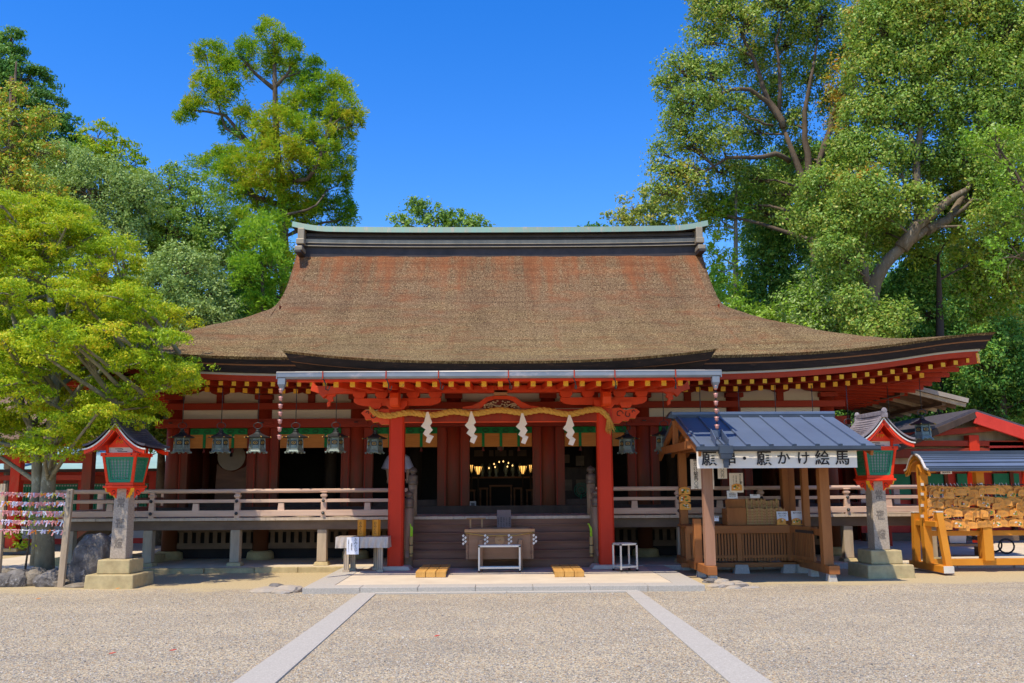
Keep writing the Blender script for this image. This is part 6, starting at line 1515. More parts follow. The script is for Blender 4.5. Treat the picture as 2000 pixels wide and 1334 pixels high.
# ================================================================== PERSON behind the left red post
def skin_body(name, nodes, edges, mat, parent, sub=2):
    me = bpy.data.meshes.new(name); me.from_pydata([n[0] for n in nodes], edges, []); o = link(bpy.data.objects.new(name, me), parent)
    me.materials.append(MATS[mat]); md = o.modifiers.new('skin', 'SKIN'); md.use_smooth_shade = True
    for i, n in enumerate(nodes): r = n[1]; me.skin_vertices[0].data[i].radius = r if isinstance(r, tuple) else (r, r)
    me.skin_vertices[0].data[0].use_root = True
    s = o.modifiers.new('sub', 'SUBSURF'); s.levels = sub; s.render_levels = sub; return o
pp_ = W(776, 950, 20.9)
per = thing('person', 'person in a pale lilac short robe standing mostly hidden behind the left red post', 'person', (pp_.x, 20.95, FZ-.02), R(8))
S_ = .90
def v3(x, y, z): return (x*S_, y*S_, z*S_)
nd = [(v3(0, 0, .92), (.15, .11)), (v3(0, 0, 1.10), (.13, .10)), (v3(0, 0, 1.30), (.16, .11)), (v3(0, 0, 1.42), (.12, .08)), (v3(0, -.01, 1.50), .05), (v3(0, -.02, 1.58), (.075, .09)), (v3(0, -.02, 1.68), (.078, .095)), (v3(0, -.01, 1.74), (.05, .06)),
      (v3(.17, 0, 1.40), .055), (v3(.26, -.01, 1.14), .042), (v3(.24, -.12, .92), .033), (v3(.235, -.15, .86), (.035, .018)),
      (v3(-.17, 0, 1.40), .055), (v3(-.26, -.01, 1.14), .042), (v3(-.24, -.12, .92), .033), (v3(-.235, -.15, .86), (.035, .018)),
      (v3(.10, 0, .86), .085), (v3(.11, 0, .48), .055), (v3(.11, .02, .08), .04), (v3(.12, -.12, .035), (.04, .03)),
      (v3(-.10, 0, .86), .085), (v3(-.11, 0, .48), .055), (v3(-.11, .02, .08), .04), (v3(-.12, -.12, .035), (.04, .03))]
ed = [(0, 1), (1, 2), (2, 3), (3, 4), (4, 5), (5, 6), (6, 7), (3, 8), (8, 9), (9, 10), (10, 11), (3, 12), (12, 13), (13, 14), (14, 15), (0, 16), (16, 17), (17, 18), (18, 19), (0, 20), (20, 21), (21, 22), (22, 23)]
for s_ in (1, -1):                            # fingers rooted in the palm
    b = 11 if s_ > 0 else 15
    for k, (dx, l) in enumerate(((-.026, .055), (-.009, .068), (.009, .063), (.025, .05))):
        i0 = len(nd); x, y, z = nd[b][0]; nd.append(((x+dx, y-.03, z-.03), .0085)); nd.append(((x+dx, y-.045, z-.03-l*.5), .008)); nd.append(((x+dx, y-.035, z-.03-l), .007)); ed += [(b, i0), (i0, i0+1), (i0+1, i0+2)]
    i0 = len(nd); x, y, z = nd[b][0]; nd.append(((x-s_*.045, y-.02, z-.01), .010)); nd.append(((x-s_*.055, y-.035, z-.04), .009)); ed += [(b, i0), (i0, i0+1)]
skin_body('body', nd, ed, 'skin', per, 2)
q = MB(); q.lathe([(.10, 1.02), (.20, 1.03), (.19, 1.18), (.205, 1.34), (.19, 1.42), (.11, 1.475), (.062, 1.50), (.055, 1.48)], (0, 0, 0), 'lilac_cloth', 24, True, squash=(1.08, .72))
q.v = [(a*S_, b*S_, c*S_) for a, b, c in q.v]; local(q, 'robe', per)
for s_ in (1, -1):
    q = MB(); q.tube([v3(s_*.12, 0, 1.42), v3(s_*.20, 0, 1.37), v3(s_*.25, -.01, 1.22), v3(s_*.275, -.02, 1.10)], [.075, .085, .10, .125], 'lilac_cloth', 14, False); local(q, 'sleeve', per)
q = MB(); q.lathe([(.24, .06), (.21, .4), (.18, .8), (.17, 1.06), (.0, 1.07)], (0, 0, 0), 'blue_cloth', 24, True, squash=(1, .72)); q.v = [(a*S_, b*S_, c*S_) for a, b, c in q.v]; local(q, 'trousers', per)
q = MB(); q.lathe([(.07, 1.57), (.088, 1.62), (.094, 1.69), (.08, 1.755), (.03, 1.785), (0, 1.79)], (0, .012, 0), 'hair', 18, True, squash=(.95, 1.08)); q.v = [(a*S_, b*S_+.0, c*S_) for a, b, c in q.v]; local(q, 'hair', per)
q = MB()
for s_ in (1, -1): q.lathe([(0, -.008), (.009, 0), (0, .008)], v3(s_*.032, -.108, 1.655), 'ink', 8)
local(q, 'eyes', per)
q = MB(); q.lathe([(.0, -.02), (.014, -.012), (.008, .02), (0, .03)], v3(0, -.115, 1.63), 'skin', 8); local(q, 'nose', per)
q = MB(); q.box(v3(0, -.103, 1.585), (.04, .008, .009), 'bright_red'); local(q, 'mouth', per)
for s_ in (1, -1): q = MB(); q.lathe([(0, -.026), (.012, -.01), (.014, .012), (0, .026)], v3(s_*.083, 0, 1.64), 'skin', 8, squash=(.6, 1.4)); local(q, 'ear', per)

# ================================================================== BUILDINGS BEHIND
def bpart(q, n, p, bev=0): return part(q, n, p, True, bev)
# left: open gallery and a long lattice walled corridor
YG_, YC_ = 23.5, 28.0
gal = thing('open_gallery', 'dark red open post and beam gallery behind the left tree', 'gallery', (W(100, 1000, YG_).x, YG_, 0))
for px in (28, 168, -60, -150):
    x = W(px, 1000, YG_).x; q = MB(); q.bb(x-.12, x+.12, YG_-.12, YG_+.12, TZ, WZ(868, YG_, px), 'worn_red' if px == 28 else 'hall_red'); po = bpart(q, 'post', gal, .01)  # sunlight on the one lit post is put in as a brighter red
    q = MB(); q.box((x, YG_, TZ+.04), (.5, .5, .08), 'mossy_stone'); bpart(q, 'base_stone', po, .01)
gx0, gx1 = W(-220, 900, YG_).x, W(175, 900, YG_).x
for ya, yb in ((905, 888), (872, 862), (938, 928)):
    q = MB(); q.bb(gx0, gx1, YG_-.07, YG_+.07, WZ(ya, YG_, 80), WZ(yb, YG_, 80), 'beam_red'); bpart(q, 'tie_beam', gal, .008)
q = MB(); za = WZ(862, YG_, 80); q.add([(gx0, YG_-1.3, za-.10), (gx1+.8, YG_-1.3, za-.10), (gx1+.8, YG_+2.5, za+1.3), (gx0, YG_+2.5, za+1.3), (gx0, YG_-1.3, za-.0), (gx1+.8, YG_-1.3, za-.0), (gx1+.8, YG_+2.5, za+1.42), (gx0, YG_+2.5, za+1.42)], [(0, 3, 2, 1), (4, 5, 6, 7), (0, 1, 5, 4), (1, 2, 6, 5), (3, 0, 4, 7)], 'teak_under'); bpart(q, 'gallery_roof', gal)
for k in range(12):
    x = gx0+.3+(gx1+.6-gx0)*k/12; q = MB(); q.bar((x, YG_-1.25, za-.15), (x, YG_+2.4, za+1.24), .07, .09, 'beam_red'); bpart(q, 'rafter', gal)
cor = thing('lattice_corridor', 'long red corridor with green lattice windows under a tiled roof with pale blue sheen in its colour', 'corridor', (W(120, 1000, YC_).x, YC_, 0))
cx0, cx1 = W(-260, 1000, YC_).x, W(345, 1000, YC_).x
def cz_(py): return WZ(py, YC_, 120)
q = MB(); q.bb(cx0, cx1, YC_+.1, YC_+.2, TZ, cz_(918), 'bright_red'); bpart(q, 'wall', cor)
q = MB(); q.bb(cx0, cx1, YC_+.06, YC_+.1, cz_(1052), cz_(1028), 'hall_white'); bpart(q, 'white_panel', cor)
for ya, yb, m_ in ((945, 930, 'beam_red'), (1016, 1008, 'bright_red'), (922, 917, 'dark_wood'), (1064, 1052, 'bright_red')):
    q = MB(); q.bb(cx0, cx1, YC_-.02, YC_+.12, cz_(ya), cz_(yb), m_); bpart(q, 'tie_beam', cor)
k = 0
x = cx0
while x < cx1-.3:
    q = MB(); q.bb(x-.1, x+.1, YC_-.06, YC_+.14, TZ, cz_(918), 'bright_red'); bpart(q, 'post', cor)
    q = MB(); w0, w1 = x+.16, x+1.94; q.bb(w0, w1, YC_+.05, YC_+.09, cz_(1008), cz_(945), 'lattice_green'); wd = bpart(q, 'window', cor)
    q = MB(); n_ = 22
    for j in range(n_): xx = w0+(w1-w0)*(j+.5)/n_; q.bb(xx-.017, xx+.017, YC_+.02, YC_+.05, cz_(1008), cz_(952), 'lattice_green'); q.bb(xx-.022, xx+.022, YC_+.03, YC_+.046, cz_(950), cz_(947), 'hall_white')
    bpart(q, 'lattice', wd)
    q = MB(); q.bb(w0-.05, w1+.05, YC_+.0, YC_+.05, cz_(944.5), cz_(942.5), 'yellow_paint'); bpart(q, 'frame', wd)
    x += 2.1
q = MB(); zc0 = cz_(917); rows = [[(xx, YC_-1.2+t*3.0, zc0-.02+t*.62+.18*t*t) for xx in (cx0, cx1+.3)] for t in (0, .33, .66, 1)]
q.grid(rows, 'sheen_roof', True); q.grid([[(a, b, c-.07) for a, b, c in r] for r in rows], 'beam_red', True, flip=True); q.bb(cx0, cx1+.3, YC_-1.22, YC_-1.19, zc0-.09, zc0-.01, 'dark_wood'); rf = bpart(q, 'roof', cor)
for i in range(0): pass
q = MB(); q.bb(cx0, cx1+.2, YC_+1.7, YC_+1.95, zc0+.72, zc0+1.0, 'copper_dark'); bpart(q, 'roof_ridge', rf)
# right: roof of a side building seen from below, gatehouse gable
SDY = 21.5
sd = thing('side_building', 'side building with a plank soffit roof behind the right end of the hall', 'building', (W(1760, 1000, 23).x, 23.0, 0))
A = W(1618, 802, 21.2); B = W(1893, 786, 21.2); C_ = W(1760, 750, 25.5); D_ = W(1600, 768, 25.5)
def slab(mb, P, th, m_):
    mb.add([Vector(p) for p in P]+[Vector(p)+Vector((0, 0, th)) for p in P], [(0, 3, 2, 1), (4, 5, 6, 7), (0, 1, 5, 4), (1, 2, 6, 5), (2, 3, 7, 6), (3, 0, 4, 7)], m_)
x0s, x1s = 7.45, W(1890, 787, 21.0).x; zE_ = W(1890, 787, 21.0).z; sl_ = (W(1740, 750, 21.0).z-zE_)/(x1s-W(1740, 750, 21.0).x); x0s_ = x0s
P4 = [(x0s, 21.0, zE_+sl_*(x1s-x0s)), (x1s, 21.0, zE_), (x1s, 25.4, zE_), (x0s, 25.4, zE_+sl_*(x1s-x0s))]
q = MB(); slab(q, P4, .09, 'teak_under'); rf = bpart(q, 'side_roof', sd)
for k in range(10):
    y = 21.03+4.3*k/9; q = MB(); q.bar((x0s, y, P4[0][2]-.05), (x1s-.04, y, zE_-.05), .06, .09, 'teak_under' if k % 3 else 'post_wood'); bpart(q, 'rafter', sd)
for k in range(3):
    x = x1s-.5-k*.95; q = MB(); q.bb(x-.05, x+.05, 21.1, 25.3, zE_+sl_*(x1s-x)-.17, zE_+sl_*(x1s-x)-.09, 'under_wood'); bpart(q, 'purlin', sd)
q = MB(); q.bar((x0s, 20.97, P4[0][2]+.05), (x1s, 20.97, zE_+.05), .04, .10, 'pale_roof_edge'); bpart(q, 'verge_board', sd)
for x in (x0s+.7, x0s+2.3):
    q = MB(); q.bb(x-.12, x+.12, 25.9, 26.14, TZ, zE_+.1, 'hall_red'); bpart(q, 'post', sd)
q = MB(); q.bb(x0s-.2, x1s+1.5, 26.3, 26.4, TZ, WZ(905, 26, 1800), 'bright_red'); bpart(q, 'wall', sd)
for i in range(4):
    x = x0s+.1+i*1.15; q = MB(); q.bb(x, x+.85, 26.24, 26.3, WZ(1000, 26, 1800), WZ(945, 26, 1800), 'lattice_green'); w_ = bpart(q, 'window', sd)
    q = MB()
    for j in range(8): q.bb(x+.08+j*.1, x+.10+j*.1, 26.2, 26.24, WZ(1000, 26, 1800), WZ(945, 26, 1800), 'hall_white')
    bpart(q, 'lattice', w_)
# gatehouse
GY = 23.2
gt = thing('gatehouse', 'red gatehouse with a pale plank gable and bright red bargeboard at the right edge', 'gatehouse', (W(1900, 1000, GY).x, GY, 0))
ap = W(1895, 806, GY); rt_ = W(2075, 868, GY); lf_ = W(1738, 872, GY+.0)
def gp(px, py): return W(px, py, GY)
q = MB(); slab(q, [(ap.x, GY-.2, ap.z), (rt_.x+1, GY-.2, rt_.z-.3), (rt_.x+1, GY+5, rt_.z-.3), (ap.x, GY+5, ap.z)], .08, 'slate_dark'); bpart(q, 'roof_slope', gt)
q = MB(); slab(q, [(lf_.x, GY-.2, lf_.z), (ap.x, GY-.2, ap.z), (ap.x, GY+5, ap.z), (lf_.x, GY+5, lf_.z)], .08, 'slate_dark'); bpart(q, 'roof_slope', gt)
q = MB(); q.bar((ap.x-.02, GY-.24, ap.z-.14), (rt_.x+1, GY-.24, rt_.z-.44), .08, .30, 'bright_red'); bpart(q, 'bargeboard', gt, .01)
q = MB(); q.bar((lf_.x, GY-.24, lf_.z-.08), (ap.x, GY-.24, ap.z-.08), .08, .16, 'dark_wood'); bpart(q, 'bargeboard', gt, .01)
zl = WZ(905, GY, 1900)
q = MB(); q.prism([(lf_.x-ap.x, lf_.z-ap.z-.05), (0, -.08), (rt_.x+1-ap.x, rt_.z-.3-ap.z-.08), (rt_.x+1-ap.x, zl-ap.z), (lf_.x-ap.x, zl-ap.z)], .06, (ap.x, GY+.35, ap.z), (1, 0, 0), (0, 0, 1), 'post_wood'); bpart(q, 'gable_wall', gt)
for (xa, ya, xb, yb, h, m_) in ((1690, 866, 2120, 866, .14, 'beam_red'), (1760, 852, 1940, 836, .15, 'beam_red'), (1620, 888, 2120, 880, .22, 'hall_red'), (1930, 872, 2120, 872, .25, 'bright_red')):
    a, b = gp(xa, ya), gp(xb, yb); q = MB(); q.bar((a.x, GY+.05, a.z), (b.x, GY+.05, b.z), .2, h, m_); bpart(q, 'tie_beam', gt, .01)
for px in (1903, 1720, 2010):
    x = gp(px, 900).x; q = MB(); q.bb(x-.13, x+.13, GY-.08, GY+.18, TZ, WZ(850, GY, px), 'worn_red'); bpart(q, 'post', gt, .01)
q = MB(); q.bb(lf_.x, rt_.x+1.5, GY+2.2, GY+2.3, TZ, WZ(900, GY+2, 1900), 'bright_red'); bpart(q, 'rear_wall', gt)
for i in range(5):
    x = gp(1800, 1000).x+i*1.0; q = MB(); q.bb(x, x+.7, GY+2.1, GY+2.2, WZ(975, GY+2, 1900), WZ(925, GY+2, 1900), 'lattice_green'); bpart(q, 'window', gt)
for i in range(6):
    x = gp(1790, 1000).x+i*.9; q = MB(); q.bb(x-.05, x+.05, GY+2.05, GY+2.2, TZ, WZ(905, GY+2, 1900), 'hall_red'); bpart(q, 'post', gt)
q = MB(); q.bb(lf_.x, rt_.x+1.5, GY+1.9, GY+2.25, TZ, WZ(1040, GY+2, 1900), 'under_wood'); bpart(q, 'base_wall', gt)
# wheelbarrow and crate seen dimly under the rack
p = W(1950, 1075, 20.5); t = thing('hand_cart', 'small dark hand cart in the shade behind the plaque rack', 'cart', (p.x, 20.5, TZ))
q = MB(); q.bb(-.45, .35, -.25, .25, .28, .40, 'under_wood'); local(q, 'tray', t, .01)
for s in (-.25, .25): q = MB(); q.tube([(.17*math.cos(a)+.05, s, .17+.15*math.sin(a)) for a in [j*math.pi/7 for j in range(15)]], .02, 'ink', 6, False); local(q, 'wheel', t)
q = MB(); q.tube([(-.45, -.2, .34), (-.8, -.2, .50)], .015, 'alu', 6); q.tube([(-.45, .2, .34), (-.8, .2, .50)], .015, 'alu', 6); q.tube([(-.8, -.2, .50), (-.8, .2, .50)], .015, 'alu', 6); local(q, 'handle', t)
p = W(1865, 1052, 19.9); q = MB(); q.box((0, 0, .11), (.34, .25, .20), 'hall_white', taper=1.12); q.box((0, 0, .215), (.40, .30, .02), 'hall_white'); solo(q, 'plastic_tub', 'pale plastic tub standing on a ledge behind the plaque rack', 'tub', (p.x, 19.9, WZ(1052, 19.9, 1865)-.1), world=False, bevel=.006)
q = MB(); zz = WZ(1052, 19.9, 1865)-.1-TZ; q.bb(-.5, .6, -.2, .2, zz-.05, zz, 'under_wood')
for dx in (-.4, .5): q.bb(dx-.03, dx+.03, -.15, .15, 0, zz-.05, 'under_wood')
solo(q, 'low_bench', 'low wooden bench carrying the pale tub behind the plaque rack', 'bench', (p.x, 19.9, TZ), world=False)
# ================================================================== TREES
def build_leaves(name, P, Nrm, size, asp, mat, parent, rng, spread=.55, droop=0.0):
    """P leaf centres (n,3), Nrm rough outward direction; folded rhombus leaves, one face each"""
    n = len(P); Nn = Nrm+rng.normal(0, spread, (n, 3)); Nn[:, 2] += .15; Nn /= np.linalg.norm(Nn, axis=1)[:, None]+1e-9
    t = rng.normal(0, 1, (n, 3)); t[:, 2] -= droop; t -= Nn*np.sum(t*Nn, 1)[:, None]; t /= np.linalg.norm(t, axis=1)[:, None]+1e-9
    b = np.cross(Nn, t); s = size*rng.uniform(.65, 1.3, n)[:, None]
    V4 = np.empty((n, 4, 3)); V4[:, 0] = P-t*s*.5; V4[:, 1] = P+b*s*asp*.5+t*s*.06; V4[:, 2] = P+t*s*.5; V4[:, 3] = P-b*s*asp*.5+t*s*.06
    me = bpy.data.meshes.new(name); me.vertices.add(4*n); me.vertices.foreach_set('co', V4.reshape(-1).astype(np.float32))
    me.loops.add(4*n); me.loops.foreach_set('vertex_index', np.arange(4*n, dtype=np.int32))
    me.polygons.add(n); me.polygons.foreach_set('loop_start', np.arange(0, 4*n, 4, dtype=np.int32))
    me.materials.append(MATS[mat]); me.update(calc_edges=True)
    return link(bpy.data.objects.new(name, me), parent)
def lobe_tufts(c, r, n, rng, bias=.35, inner=.55):
    """points through an ellipsoid, crowded towards its skin and its upper side"""
    d = rng.normal(0, 1, (n, 3)); d[:, 2] += bias; d /= np.linalg.norm(d, axis=1)[:, None]
    rr = inner+(1-inner)*rng.random(n)**.6; k = 1+.22*np.sin(d[:, 0]*5+c[0])*np.cos(d[:, 2]*6+c[2])
    return np.array(c)+d*np.array(r)*(rr*k)[:, None], d
def tree(name, label, cat, base, lobes, trunk, bark, leaf, lsz, asp, tuft_r, per_m2, leaves_per, seed, group=None, limbs=(), droop=.0, trunk_r=.25, flat=1.0, twigs=.35, bias=.35, inner=.55, extra=None, spread=.55, spike=False):
    """lobes: (px,py,Y,rx_px,ry_px[,depth factor]); trunk: (px,py,Y) rows from the foot up"""
    rng = np.random.default_rng(seed); rnd = random.Random(seed)
    base = Vector(base); root = thing(name, label, cat, base, 0, group)
    L3 = []
    for lb in lobes:
        c = W(lb[0], lb[1], lb[2]); k = (lb[2])/FPX*1.02; df = lb[5] if len(lb) > 5 else .9
        L3.append((c, (lb[3]*k, (lb[3]+lb[4])*.5*k*df, lb[4]*k)))
    tk = MB(); tp = [W(*p) for p in trunk]; m_ = len(tp)
    tk.tube([base-Vector((0, 0, .1))]+tp if (tp[0]-base).length > .3 else [base-Vector((0, 0, .1))]+tp[1:], [trunk_r*(1.25 if i == 0 else 1-.8*i/m_) for i in range(len([base]+tp) if (tp[0]-base).length > .3 else m_)], bark, 10)
    cand = []
    def near(p):
        best = None; bd = 1e9
        for q in cand:
            d = (q-p).length+1.6*max(0, q.z-p.z+.35*(q-p).length)
            if d < bd: bd, best = d, q
        return best
    for i in range(len(tp)-1): cand += [tp[i].lerp(tp[i+1], f) for f in (0, .2, .4, .6, .8, 1)]
    for ln in limbs:
        lp = [W(*p[:3]) for p in ln[0]]
        for i in range(len(lp)-1): cand += [lp[i].lerp(lp[i+1], f) for f in (.3, .6, 1)]
    br = MB(); P_all, N_all = [], []
    for ln in limbs:
        pts = [W(*p[:3]) for p in ln[0]]; rr = ln[1]; n_ = len(pts); 
        pts2 = []; 
        for i in range(n_-1):
            for f in (0, .5): pts2.append(pts[i].lerp(pts[i+1], f)+Vector([rnd.uniform(-.06, .06) for _ in range(3)])*(f > 0))
        pts2.append(pts[-1]); br.tube(pts2, [max(.02, rr*(1-.75*i/len(pts2))) for i in range(len(pts2))], bark, 8)
    for c, r in L3:
        area = 4*math.pi*((r[0]*r[1]*r[2])**(2/3)); n = max(8, int(area*per_m2*DENS.get(cat, 1)/(tuft_r*tuft_r*6)))
        T, D = lobe_tufts(c, r, n, rng, bias, inner)
        s = near(c); mid = s.lerp(c, .5)+Vector((rnd.uniform(-.3, .3), rnd.uniform(-.3, .3), rnd.uniform(-.1, .4)))*min(1.5, (c-s).length*.2)
        rb = min(trunk_r*.30, .018+.017*(c-s).length); br.tube([s, mid, c], [rb, rb*.7, rb*.4], bark, 6, False)
        idx = rng.choice(n, max(2, int(n*twigs)), replace=False)
        for i in idx[:260]:
            t = Vector(T[i]); m2 = c.lerp(t, .5)+Vector((rnd.uniform(-.2, .2), rnd.uniform(-.2, .2), rnd.uniform(-.1, .2)))*max(r)*.3
            br.tube([c.lerp(s, rnd.uniform(0, .35)), m2, t], [rb*.30+.006, rb*.2+.005, .005], bark, 4, False)
        # tufts also sit beside the points where the branches end
        for T_, D_ in ((T, D),):
            k = leaves_per; d = rng.normal(0, 1, (n*k, 3))+np.repeat(D_, k, 0)*.9; d[:, 2] += .3; d /= np.linalg.norm(d, axis=1)[:, None]
            rad = tuft_r*rng.uniform(.25, 1.0, (n*k, 1))*np.repeat(rng.uniform(.6, 1.35, (n, 1)), k, 0)
            pos = np.repeat(T_, k, 0)+d*rad*np.array([1, 1, flat]); P_all.append(pos); N_all.append(d if not spike else d)
    part(tk, 'trunk', root, True); part(br, 'branches', root, True)
    P = np.concatenate(P_all); Nn = np.concatenate(N_all); P -= np.array(base)
    if spike:                                  # needle sprays point outwards: leaf plane holds the radial direction
        rn = rng.normal(0, 1, P.shape); Nn = np.cross(Nn, rn); Nn /= np.linalg.norm(Nn, axis=1)[:, None]
    if extra:
        cut = rng.random(len(P)) < extra[1]; world_x = P[:, 0]
        build_leaves('tinted_foliage', P[cut], Nn[cut], lsz, asp, extra[0], root, rng, spread, droop); P, Nn = P[~cut], Nn[~cut]
    build_leaves('crown', P, Nn, lsz, asp, leaf, root, rng, spread, droop)
    return root, len(P)
TOT = 0
DENS = {'tree': 2.6, 'cedar': 1.25, 'conifer': 2.0, 'small tree': 1.5}
def T(*a, **k):
    global TOT; r, n = tree(*a, **k); TOT += n; return r
def foot(px, Y, z=0.0): return (W(px, 1000, Y).x, Y, z)
def hillz(x, y):
    side = smoothstep(6, 30, abs(x-2)); return smoothstep(34, 75, y)*(2+9*side)
def hfoot(px, Y): x = W(px, 1000, Y).x; return (x, Y, max(0, hillz(x, Y)-.2))

# near tree at the left: twin lichened trunks, layered yellow green sprays
YT = 17.0
lob = []
rnd = random.Random(3)
layers = [(-20, 300, 470, 180, 10), (60, 330, 500, 190, 12), (20, 300, 560, 200, 12), (120, 260, 520, 120, 8)]
for (cx_, cy_, y_, rx_, n_) in ((20, 0, 405, 90, 7), (40, 0, 440, 125, 10), (70, 0, 490, 160, 12), (85, 0, 540, 190, 15), (100, 0, 590, 220, 18), (110, 0, 640, 240, 20), (125, 0, 685, 250, 22), (125, 0, 730, 255, 22), (115, 0, 775, 240, 20), (95, 0, 815, 200, 15), (80, 0, 850, 150, 9)):
    for i in range(n_):
        a = rnd.uniform(0, 2*math.pi); f = math.sqrt(rnd.uniform(.05, 1)); dx = math.cos(a)*rx_*f; dy_ = math.sin(a)*f*rx_/105
        lob.append((cx_+dx, y_+rnd.uniform(-34, 34)+abs(dx)*.02, YT+dy_*1.0, rnd.uniform(34, 62), rnd.uniform(12, 24), 1.5))
lob += [(300, 700, 16.8, 60, 14, 1.4), (350, 722, 16.6, 45, 12, 1.4), (330, 660, 17, 50, 13, 1.4), (300, 615, 17.2, 45, 13, 1.4), (250, 560, 17.2, 40, 14, 1.4), (235, 480, 17.3, 35, 16, 1.4), (150, 440, 17.2, 45, 20, 1.4), (370, 740, 16.7, 25, 9, 1.3)]
T('garden_tree', 'yellow green small leaved tree with twin lichened trunks in the left foreground', 'tree', (W(88, 1110, YT).x, YT, 0), lob,
  [(92, 1100, YT), (90, 1000, YT), (98, 900, YT), (105, 800, YT), (112, 700, YT), (100, 600, YT), (90, 500, YT)], 'bare_trunk', 'leaf_yellowgreen', .056, .5, .18, 1.9, 42, 5,
  limbs=[([(72, 1105, YT+.1), (66, 1000, YT+.1), (72, 900, YT+.15), (60, 830, YT+.2), (20, 740, YT), (-60, 660, YT)], .13), ([(92, 890, YT), (60, 872, YT-.1), (10, 868, YT-.3), (-60, 850, YT-.6)], .07), ([(100, 870, YT), (150, 830, YT-.2), (230, 790, YT-.5), (320, 760, YT-.6)], .06), ([(104, 820, YT), (170, 740, YT), (260, 700, YT+.1), (350, 690, YT)], .06), ([(108, 760, YT), (60, 700, YT), (20, 600, YT+.3)], .06), ([(110, 700, YT), (170, 620, YT), (240, 560, YT+.2)], .05)],
  trunk_r=.15, flat=.5, twigs=.08, bias=.5, inner=.15, spread=.5)
T('sapling', 'thin leafy sapling growing among the rocks at the foot of the left tree', 'small tree', foot(55, 16.6), [(50, 1010, 16.6, 22, 25), (28, 1040, 16.6, 18, 14), (85, 1005, 16.7, 22, 22), (45, 1070, 16.6, 15, 10)], [(56, 1105, 16.6), (58, 1050, 16.6), (50, 1010, 16.6)], 'bark', 'leaf_yellowgreen', .06, .5, .13, .30, 14, 6, trunk_r=.018, inner=.1)
# left background
T('evergreen_oak', 'rounded grey green tree filling the gap behind the yellow green tree', 'tree', foot(215, 31), [(190, 385, 31, 90, 75), (130, 330, 31.5, 60, 45), (260, 390, 31, 60, 60), (110, 420, 32, 80, 80), (190, 470, 30.5, 90, 60), (60, 400, 31, 60, 60), (90, 500, 31, 120, 80)], [(215, 900, 31), (212, 700, 31), (205, 560, 31), (195, 450, 31)], 'bark', 'leaf_grey_green', .11, .5, .36, 2.6, 44, 11, trunk_r=.35, droop=.4)
T('evergreen_oak', 'tall rounded tree with sky showing through, between the grey green tree and the cedar', 'tree', foot(340, 33), [(330, 370, 33, 62, 42), (300, 420, 33, 60, 45), (385, 430, 33, 58, 60), (345, 455, 32.5, 60, 40), (420, 470, 33, 50, 55), (290, 480, 33, 60, 50), (350, 500, 33.5, 70, 45), (410, 530, 33, 60, 50)], [(330, 900, 33), (332, 620, 33), (325, 500, 33), (335, 400, 33)], 'bark', 'leaf_broad', .11, .5, .36, 2.4, 42, 12, trunk_r=.3, droop=.4, limbs=[([(328, 540, 33), (300, 470, 33), (280, 430, 33)], .1), ([(328, 520, 33), (380, 470, 33), (410, 430, 33)], .1)])
T('evergreen_oak', 'silvery green dome shaped tree just above the left roof slope', 'tree', foot(350, 29), [(360, 530, 29, 75, 45), (320, 580, 28.5, 70, 50), (405, 590, 29, 45, 50), (350, 625, 28.5, 90, 45), (280, 560, 29, 50, 45), (420, 630, 29.5, 40, 40), (250, 620, 29, 70, 50)], [(352, 950, 29), (350, 760, 29), (350, 640, 29), (350, 560, 29)], 'bark', 'leaf_grey_green', .10, .5, .33, 2.8, 44, 13, trunk_r=.3, droop=.4)
T('conifer', 'tall dark green conifer at the upper left edge', 'conifer', hfoot(10, 41), [(25, 85, 41, 30, 25), (0, 120, 41, 50, 40), (45, 160, 41, 60, 38), (90, 205, 41, 42, 26), (20, 220, 41, 70, 45), (85, 260, 41, 60, 35), (130, 235, 41, 22, 16), (30, 300, 41, 80, 50), (110, 315, 41, 60, 36), (150, 290, 41.5, 40, 28), (-40, 200, 41, 60, 90), (50, 380, 41, 110, 60)], [(10, 900, 41), (12, 500, 41), (18, 250, 41), (22, 70, 41)], 'bark', 'leaf_dark', .17, .42, .44, 3.4, 46, 14, trunk_r=.26, flat=.5, droop=.6)
T('conifer', 'loose olive green conifer sloping down towards the sky gap at the left', 'conifer', hfoot(215, 38), [(190, 265, 38, 38, 22), (230, 300, 38, 42, 24), (262, 322, 38, 25, 18), (180, 310, 38, 55, 28), (270, 350, 38, 20, 14), (225, 345, 38, 50, 20)], [(200, 900, 38), (200, 500, 38), (195, 300, 38)], 'bark', 'leaf_cedar', .16, .4, .40, 2.4, 38, 15, trunk_r=.25, flat=.5)
T('autumn_tree', 'orange tinged broadleaf tree with bare twigs at the far left edge', 'tree', foot(30, 27), [(20, 190, 27, 28, 30), (45, 245, 27, 55, 22), (85, 232, 27, 30, 16), (15, 290, 27, 50, 28), (70, 300, 27, 50, 18), (10, 350, 27, 60, 50), (60, 390, 27, 70, 40), (40, 450, 27, 80, 40)], [(20, 950, 27), (22, 600, 27), (20, 350, 27), (22, 150, 27)], 'bark', 'leaf_bright', .10, .5, .30, 2.4, 36, 16, trunk_r=.22, extra=('leaf_autumn', .22), limbs=[([(0, 305, 27), (35, 280, 27), (50, 265, 27)], .12), ([(24, 260, 27), (30, 150, 27), (32, 120, 27)], .06)])
